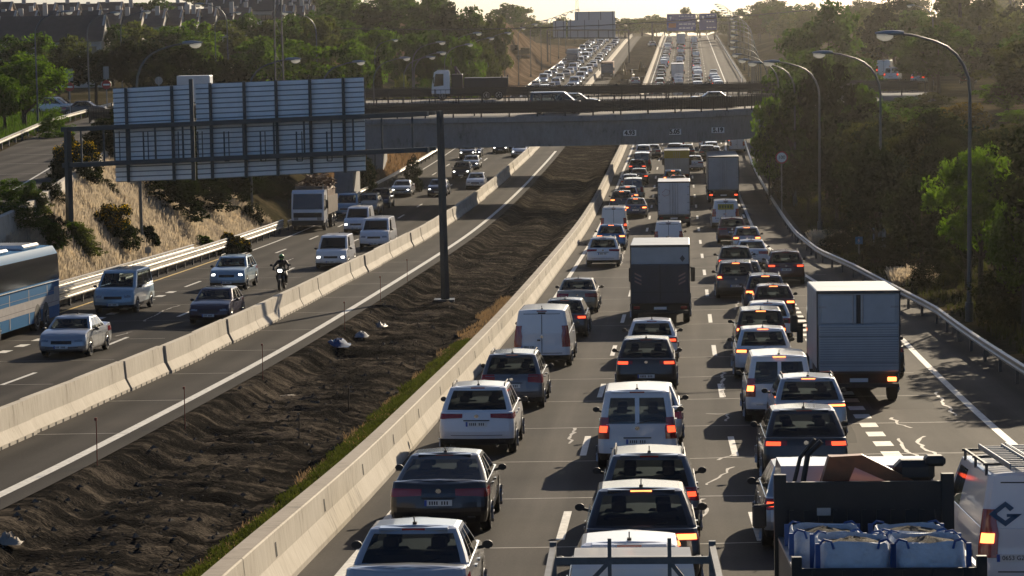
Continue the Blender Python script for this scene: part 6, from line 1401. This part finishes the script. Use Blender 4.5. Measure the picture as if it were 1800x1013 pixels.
# stones and clods on the dirt
n = 2600; Yc = 38+120*r_.rand(n)**1.5; uc = -7.4+6.2*r_.rand(n); cb = MB()
for Y_, u_ in zip(Yc, uc):
    s_ = .03+.07*r_.rand()**3; z_ = dirt_z(u_, Y_); X_ = float(M(Y_))+u_; q = r_.uniform(.6, 1.3, (6,))*s_
    cb.add([(X_-q[0], Y_, z_), (X_, Y_-q[1], z_), (X_+q[2], Y_, z_), (X_, Y_+q[3], z_), (X_, Y_, z_+q[4]*.9), (X_, Y_, z_-.05)], [(0,1,4),(1,2,4),(2,3,4),(3,0,4)])
tag(cb.build('clods', [mat('clod', (.10,.085,.065), .9, nscale=1, namt=.6)]), 'small clods and stones on the dark dirt strip', 'stones', kind='stuff')

# ------------------------------------------------------------------ small things along the road
redm = mat('stake_red', (.16,.03,.02), .7)
for i, (x, y) in enumerate([(171,818),(325,742),(462,665),(606,578),(669,530),(716,495),(778,452)]):
    X, Y = U(x, y); u = X-float(M(Y)); z = dirt_z(u, Y); o = MB().tube([(0,0,-.1),(.01,0,1.15)], .014, 6).box((-.03,-.03,1.13), (.03,.03,1.2)).build('marker_stake', [redm]); o.location = (X, Y, z); tag(o, 'thin red marker stake at the edge of the closed lane, %s from the camera' % nth(i), 'stake', 'marker stakes')
woodm = mat('stake_wood', (.10,.07,.04), .8)
for i, (x, y) in enumerate([(525,762),(612,712),(730,640)]):
    X, Y = U(x, y-22); u = X-float(M(Y)); z = dirt_z(u, Y); o = MB().tube([(0,0,-.1),(.02,0,.75)], .02, 6).build('marker_stake', [woodm]); o.location = (X, Y, z); tag(o, ['wooden stake in the dirt near the weeds, closest one','wooden stake in the middle of the dirt strip','wooden stake near the barrier, farthest one'][i], 'stake', 'wooden stakes in the dirt')
def crumple(name, x, y, size, m, label, seed):
    X, Y = U(x, y); u = X-float(M(Y)); z = dirt_z(u, Y); rn = np.random.RandomState(seed); n = 11; V = []
    for i in range(n):
        for j in range(n):
            a, b = i/(n-1)-.5, j/(n-1)-.5; V.append((a*size[0]*(1+.2*rn.rand()), b*size[1]*(1+.2*rn.rand()), size[2]*max(0, 1-4*(a*a+b*b))*(.4+.9*rn.rand())+.02))
    mb = MB(); mb.add(V, [(i*n+j, (i+1)*n+j, (i+1)*n+j+1, i*n+j+1) for i in range(n-1) for j in range(n-1)]); o = mb.build(name, [m], smooth=35); o.location = (X, Y, z); tag(o, label, 'debris')
crumple('tarp', 592, 600, (.95,1.2,.26), mat('tarp_blue', (.010,.06,.17), .7, spec=.1), 'crumpled blue plastic sheet on the dirt beside the closed lane', 1)
crumple('plastic_bag', 634, 577, (.6,.7,.2), mat('bag_white', (.28,.29,.31), .7, spec=.1), 'torn white plastic bag behind the blue sheet', 2)
crumple('plastic_bag', 668, 556, (.6,.9,.22), mat('bag_grey', (.10,.11,.12), .6), 'grey rag farthest of the three scraps on the dirt', 3)
crumple('stone_slab', 14, 930, (.5,.35,.2), mat('slab', (.35,.31,.26), .8), 'pale broken slab on the dirt slope at the lower left', 4)
crumple('stone_slab', 508, 668, (.6,.4,.06), mat('slab2', (.28,.24,.19), .8), 'flat pale slab on the dirt strip near the edge', 5)
signred = mat('sign_red', (.35,.02,.02), .5); signback = mat('sign_grey', (.22,.24,.26), .5, .3); signblue = mat('sign_blue', (.015,.16,.34), .5)
def post_sign(name, X, Y, Z, h, label, build, post=True):
    e = empty(name, (X, Y, Z), label=label, cat='sign'); 
    if post: MB().tube([(0,.05,-.2),(0,.05,h+.25)], .04, 8).build('post', [steel], e)
    build(e, h); return e
def dsk(e, nm, r, y, h, m): MB().loft([[(r*math.cos(a), yy, h+r*math.sin(a)) for a in [2*math.pi*k/28 for k in range(28)]] for yy in (y, y+.012)], True, True).build(nm, [m], e)
X, Y, Z = AT(1374, 277, 190); zg = float(T(X, Y))
def b100(e, h): dsk(e, 'red_ring', .48, -.01, h, signred); dsk(e, 'sign_face', .37, -.022, h, pl_m); text('100', .36, (0,-.030,h), (R(90),0,0), ink, e, off=.008)
post_sign('speed_sign', X, Y, zg, Z-zg, 'round white 100 speed limit sign with red ring before the trees on the right', b100)
X, Y, Z = AT(1510, 423, 148); zg = float(T(X, Y))
def bblue(e, h): MB().bbox((-.22,-.02,h-.22), (.22,.01,h+.22), .01).build('sign_face', [signblue], e); q = MB().add([(-.06,-.023,h+.1),(.03,-.023,h+.1),(.0,-.023,h+.0),(.07,-.023,h+.0),(-.05,-.023,h-.15),(-.01,-.023,h-.04),(-.08,-.023,h-.04)], [(0,6,5,4,3,2,1)]).build('symbol', [pl_m], e)
post_sign('phone_sign', X, Y, zg, max(.5, Z-zg), 'small square blue sign in the shade right of the guardrail bend', bblue)
X, Y, Z = AT(1546, 428, 146); zg = float(T(X, Y)); o = MB().bbox((-.35,-.25,-.1), (.35,.25,1.5), .04).box((-.38,-.28,1.5), (.38,.28,1.56)).box((-.01,-.256,.1),(.01,-.249,1.4)).build('cabinet', [mat('cabinet_grey', (.20,.24,.27), .5)]); o.location = (X, Y, zg); tag(o, 'grey roadside cabinet at the foot of the second right-hand lamp', 'cabinet')
for x, y, yp, lb in ((122,153,130,'no entry sign under a grey plate, left of two'), (187,149,126,'no entry sign under a narrow grey plate, right of two')):
    X, Y, Z = AT(x, y, 222); zg = float(T(X, Y))
    def bne(e, h, wd=.36 if x < 150 else .25): dsk(e, 'sign_face', .40, -.01, h, signred); MB().box((-.28,-.024,h-.07), (.28,-.011,h+.07)).build('white_bar', [pl_m], e); MB().bbox((-wd,-.02,h+.5), (-.02,.01,h+1.6), .01).bbox((.02,-.02,h+.5), (wd,.01,h+1.6), .01).build('plate', [signback], e); MB().tube([(0,.05,h), (0,.05,h+1.6)], .04, 6).build('post', [steel], e)
    post_sign('no_entry_sign', X, Y, zg, Z-zg, lb, bne)
X, Y, Z = AT(279, 142, 225); zg = float(T(X, Y))
def bback(e, h): dsk(e, 'sign_back', .36, .0, h, signback); MB().box((-.03,-.04,h-.3), (.03,-.005,h+.3)).build('bracket', [steel], e)
post_sign('round_sign', X, Y, zg, Z-zg, 'grey back of a round sign left of the white lorry above the panels', bback)
X, Y, Z = AT(260, 440, 141); zg = float(T(X, Y))
def bsq(e, h): MB().bbox((-.17,-.02,h-.17), (.17,.01,h+.17), .01).build('sign_face', [signback], e)
post_sign('marker_sign', X, Y, zg, max(.6, Z-zg), 'small dark square sign in the dry grass behind the left guardrail', bsq)
# vehicles at deck level beside the road
X = (153-900)/FPX*232; vehicle('sedan', X-2.2, 232, float(T(X, 232))+.05, 'black', 'dark saloon at the roundabout beside the bright tree', yaw=-math.pi/2, group='vehicles at the roundabout')
X = (112-900)/FPX*240; vehicle('mpv', X-2.5, 240, float(T(X, 240))+.05, 'silver', 'pale car half hidden by the bright tree at the roundabout', yaw=-math.pi/2-.3, group='vehicles at the roundabout')
X, Y, Z = AT(310, 150, 236); e = empty('box_truck', (X+.2, Y, float(T(X, Y))+.03), -math.pi/2, 0, 'white box lorry roof showing above the sign panels', 'lorry', 'vehicles at the roundabout')
P_(MB().bbox((-1.2, 0, .9), (1.2, 3.1, max(3.2, Z+.85-float(T(X, Y)))), .05), 'cargo_box', [boxw], e); cab(e, 3.2, 1.6, 2.1, 2.5, PAINT['white'], .5); wheels_for(e, (.8, 3.9), 2.2, .4)
for x, y, Y, k, pn, lb in ((1553,165,330,'bigvan','white','tall white van on the ramp at the right, behind the lower one'),(1566,166,318,'minibus','white','white van with lit tail lamp on the ramp at the right'),(1613,168,308,'hatch','silver','pale car roof on the ramp, partly behind leaves'),(1700,166,305,'hatch','maroon','dark red car with a bright headlight on the ramp'),(1425,158,322,'sedan','white','white car glimpsed through the trees on the ramp')):
    X, _, Z = AT(x, y, Y); vehicle(k, X, Y, float(T(X, Y))+.03, pn, lb, name='van' if 'van' in lb else 'car', cat='van' if 'van' in lb else 'car', yaw=-.25, group='vehicles on the right ramp', lights='on')

# ------------------------------------------------------------------ houses at the upper left
roof_m = mat('slate_roof', (.045,.042,.045), .75, nscale=1.2, namt=.3); roof_r = mat('brown_roof', (.13,.085,.065), .8, nscale=1.2, namt=.3); wall_w = mat('house_wall', (.45,.42,.38), .85, nscale=.5, namt=.1); wall_b = mat('brick_wall', (.25,.16,.11), .85, nscale=1, namt=.2)
def house(X, Y, wd, dp, zg, ze, zrr, roof, wall, label, gable_x=True, chim=2, wins=4):
    e = empty('house', (X, Y, zg), label=label, cat='house', group='houses on the hill at the upper left'); h = ze-zg; r_ = zrr-zg
    w_ = MB(); w_.loft([[(x, 0, -1), (x, 0, h), (x, dp/2, r_-.12), (x, dp, h), (x, dp, -1)] for x in (-wd/2, wd/2)], True, True); w_.build('wall', [wall], e)
    f = MB(); f.loft([[(x, -.4, h-.25), (x, dp/2, r_), (x, dp+.4, h-.25), (x, dp+.4, h-.1), (x, dp/2, r_+.16), (x, -.4, h-.1)] for x in (-wd/2-.25, wd/2+.25)], True, True); f.build('roof', [roof], e)
    for k in range(chim):
        x = -wd/2+wd*(k+.5)/chim+rng.uniform(-.6,.6); yy = rng.choice((dp*.35, dp/2, dp*.62)); c_ = MB().bbox((x-.35, yy-.3, r_-1.2), (x+.35, yy+.3, r_+rng.uniform(.3,1.2)), .04); c_.build('chimney', [wall_w], e)
    for k in range(wins):
        x = -wd/2+wd*(k+.5)/wins
        for z in (h-1.5, h-4.2):
            if z > .3: o = MB().box((x-.55, -.05, z-.6), (x+.55, .02, z+.6)).build('window', [glass_dark], e)
    # party walls above the roof, lit by the low sun
    p = MB()
    for x in (-wd/2, wd/2): p.loft([[(x+a, -.3, h-.1), (x+a, dp/2, r_+.22), (x+a, dp+.3, h-.1), (x+a, dp/2, r_-.1)] for a in (-.15, .15)], True, True)
    p.build('party_wall', [wall_w], e); return e
def hp(xpx, yridge, Y, wpx, drop, roof, wall, label, dp=9, **k):
    X, _, Zr = AT(xpx, yridge, Y+dp/2); wd = wpx*Y/FPX; zg = float(T(X, Y)); return house(X, Y, wd, dp, min(zg, Zr-drop-2.5), Zr-drop, Zr, roof, wall, label, **k)
hp(92, 30, 345, 186, 3.2, roof_m, wall_w, 'long house with a big dark slate roof and pale gable end', chim=0, dp=8, wins=6)
for i in range(7): hp(10+i*37, 21-i*.3, 385+i*3, 37, 2.6, roof_r if i % 2 else roof_m, wall_w, 'terraced house just behind the long dark roof, %s from the left' % nth(i).replace('nearest', 'first'), chim=1+i%2)
for i in range(9): hp(4+i*38, 5+(i*2 % 5), 425+i*7, 34+(i*5 % 9), 2.6, roof_r if i % 3 else roof_m, wall_b, 'terraced house in the second row on the hill, %s from the left' % nth(i).replace('nearest', 'first'), chim=1)
for i in range(6): hp(275+i*30, 20-i*1.0, 400+i*5, 30, 2.2, roof_r, wall_w, 'terraced house above the pale trees, %s from the left' % nth(i).replace('nearest', 'first'), chim=2)
for i in range(4): hp(492+i*17, 10+i*.5, 430+i*6, 17, 2.0, roof_r, wall_w, 'small sunlit terraced house right of the lattice mast, %s from the left' % nth(i).replace('nearest', 'first'), chim=1, wins=2)
for i in range(6): hp(380+i*30, -4, 500, 30, 2.5, roof_m, wall_w, 'distant house on the top row, %s from the left' % nth(i).replace('nearest', 'first'), chim=2)

# ------------------------------------------------------------------ masts, pylon, cable
def lattice(x, yt, Y, wb, wt, label, name='lattice_mast'):
    X, _, Zt = AT(x, yt, Y); zg = float(T(X, Y)); H_ = Zt-zg; t = MB(); n = int(H_/1.6)
    cr = lambda k: wb+(wt-wb)*k/n
    for sx, sy in ((-1,-1),(1,-1),(1,1),(-1,1)): t.bar((sx*wb/2, sy*wb/2, 0), (sx*wt/2, sy*wt/2, H_), .10)
    for k in range(n):
        a, b_ = cr(k)/2, cr(k+1)/2; z0_, z1_ = H_*k/n, H_*(k+1)/n; s_ = 1 if k % 2 else -1
        t.bar((-a*s_, -a, z0_), (b_*s_, -b_, z1_), .06); t.bar((a, -a*s_, z0_), (b_, b_*s_, z1_), .06); t.bar((-a, a*s_, z0_), (-b_, -b_*s_, z1_), .06); t.bar((-b_, -b_, z1_), (b_, -b_, z1_), .05)
    o = t.build(name, [darkmetal]); o.location = (X, Y, zg); tag(o, label, 'mast'); return X, Y, zg, H_
lattice(487, -25, 260, .9, .7, 'dark lattice mast rising behind the middle of the sign panels')
lattice(1762, -80, 380, 5.5, 1.2, 'electricity pylon at the top right behind the poplars', 'pylon')
lattice(1014, -10, 900, 1.4, .6, 'thin mast on the horizon above the far sign backs')
a = AT(600, 50, 330); b_ = AT(1010, 62, 360); c_ = AT(1500, 10, 420); pts = []
for t in np.linspace(0, 1, 25): pts.append(tuple(np.array(a)*(1-t)**2+2*np.array(b_)*t*(1-t)+np.array(c_)*t*t))
tag(MB().tube(pts, .07, 5).build('power_cable', [black]), 'thin power cable sagging across the road above the overpasses', 'cable')

# ------------------------------------------------------------------ hazy signs, machines beyond the overpasses
fs_b = mat('far_sign_back', (.42,.45,.5), .5, .3); fs_blue = mat('motorway_blue', (.025,.055,.26), .5)
def far_gantry(x0, x1, ybase, ytop, ylow, Y, label, panels, front):
    e = empty('sign_gantry', ((x0-900)/FPX*Y, Y, float(zr(Y))), label=label, cat='gantry', group='hazy gantries'); ox, oy, oz = e.location
    def l(x, y, off=0): X, Yy, Z = AT(x, y, Y+off); return (X-ox, Yy-oy, Z-oz)
    for x in (x0, x1): p = l(x, ytop); MB().bar((p[0], 0, -1), p, .35).build('post', [darkmetal], e)
    g = MB(); g.bar(l(x0, ytop), l(x1, ytop), .3); g.bar(l(x0, ylow), l(x1, ylow), .3)
    for k in range(9): x = x0+(x1-x0)*k/8; g.bar(l(x, ytop), l(x, ylow), .15)
    g.build('beam', [darkmetal], e)
    for (a_, b__, t_, d_, rowsn) in panels:
        off = .8 if not front else -.8; p, q = l(a_, t_, off), l(b__, d_, off)
        pn_ = MB().bbox((p[0], p[1]-.08, q[2]), (q[0], p[1]+.08, p[2]), .04).build('sign_panel', [fs_blue if front else fs_b], e)
        if not front:
            s_ = MB()
            for x in np.linspace(p[0]+.6, q[0]-.6, max(2, int((q[0]-p[0])/2.3))): s_.bar((x, p[1]-.16, q[2]), (x, p[1]-.16, p[2]), .14)
            s_.build('stiffener', [darkmetal], pn_)
        else:
            s_ = MB(); rn = random.Random(int(a_)); hh = p[2]-q[2]; yy = p[1]-.1
            for r__ in range(rowsn):
                z = q[2]+hh*(.16+.7*r__/max(1, rowsn-1)); x = p[0]+(q[0]-p[0])*.42
                while x < q[0]-.9: w2 = rn.uniform(.4, 1.1); s_.box((x, yy-.02, z-.14), (x+w2, yy, z+.14)); x += w2+.22
            s_.build('lettering', [pl_m], pn_)
            if rowsn > 3: 
                MB().box((p[0]+.5, yy-.02, q[2]+hh*.2), (p[0]+2.6, yy, q[2]+hh*.45)).build('route_shield', [mat('shield_orange', (.5,.12,.03), .5)], pn_)
            ar = MB()
            ar.add([(p[0]+.7, yy-.01, q[2]+hh*.85), (p[0]+1.5, yy-.01, q[2]+hh*.85), (p[0]+1.1, yy-.01, q[2]+hh*.65)], [(0, 2, 1)]); ar.build('arrow', [pl_m], pn_)
far_gantry(962, 1105, 118, 53, 67, 600, 'hazy gantry with pale sign backs over the far oncoming lanes', [(972,995,37,68,0),(998,1082,36,68,0),(1010,1081,21,35,0)], False)
far_gantry(1146, 1282, 75, 39, 42, 720, 'hazy gantry with two blue direction signs over the far departing lanes', [(1172,1223,25,54,4),(1229,1260,24,53,3)], True)
mach = mat('machine_paint', (.16,.11,.04), .6); machd = mat('machine_dark', (.05,.045,.04), .7)
def excavator(X, Y, Z, rz, label, sc=1.):
    e = empty('excavator', (X, Y, Z), rz, label=label, cat='excavator', group='construction machines'); e.scale = (sc, sc, sc)
    for sg in (1, -1):
        t = MB(); L = [(sg*1.1-.3, y, z) for y, z in ((-1.8,.1),(-2.1,.45),(-1.8,.85),(1.8,.85),(2.1,.45),(1.8,.1))]; t.loft([L, [(x+.6, y, z) for x, y, z in L]], True, True); t.build('track', [machd], e)
    MB().bbox((-1.3,-2.2,1.0), (1.3,1.2,2.0), .1).bbox((-.1,-2.2,1.9),(1.3,-.6,2.5), .1).build('body', [mach], e)
    MB().bbox((-1.3,.0,1.9), (-.3,1.5,3.1), .08).build('cab', [glass_dark], e)
    MB().bar((.2,1.0,1.9), (.2,3.4,4.6), .45, .35).bar((.2,3.3,4.7), (.2,5.4,3.0), .35, .3).bbox((-.3,5.1,2.0), (.7,5.9,3.1), .15).build('boom', [mach], e)
X, Y, Z = AT(912, 58, 545); excavator(X, Y, float(T(X, Y)), .6, 'dusty excavator on top of the bare mound')
for x, y, rz, lb in ((1103,146,2.9,'excavator working in the median beyond the overpasses'), (1123,141,3.3,'second machine behind the excavator in the median')):
    X, Y = U(x, y); excavator(X, Y, float(zr(Y)), rz, lb, .85)
X, Y = U(1118, 150); vehicle('hatch', X, Y, float(zr(Y))+.01, 'silver', 'pale car parked in the closed median beyond the overpasses', yaw=0.1, group='construction machines')
X, Y = U(1148, 83); vehicle('suv', X, Y, float(zr(Y))+.01, 'silver', 'far pale car on the closed median in the haze', yaw=0.1, group='construction machines')

# ------------------------------------------------------------------ haze
hz = MB().box((-420, -6, -4), (420, 1400, 46)).build('haze', [])
hm = bpy.data.materials.new('haze'); hm.use_nodes = True; t = hm.node_tree; t.nodes.clear(); o = N(t, 'ShaderNodeOutputMaterial'); v = N(t, 'ShaderNodeVolumePrincipled')
v.inputs['Color'].default_value = (1, .96, .90, 1); v.inputs['Density'].default_value = .00009; v.inputs['Anisotropy'].default_value = .84
t.links.new(v.outputs[0], o.inputs['Volume']); hz.data.materials.append(hm); tag(hz, kind='stuff')
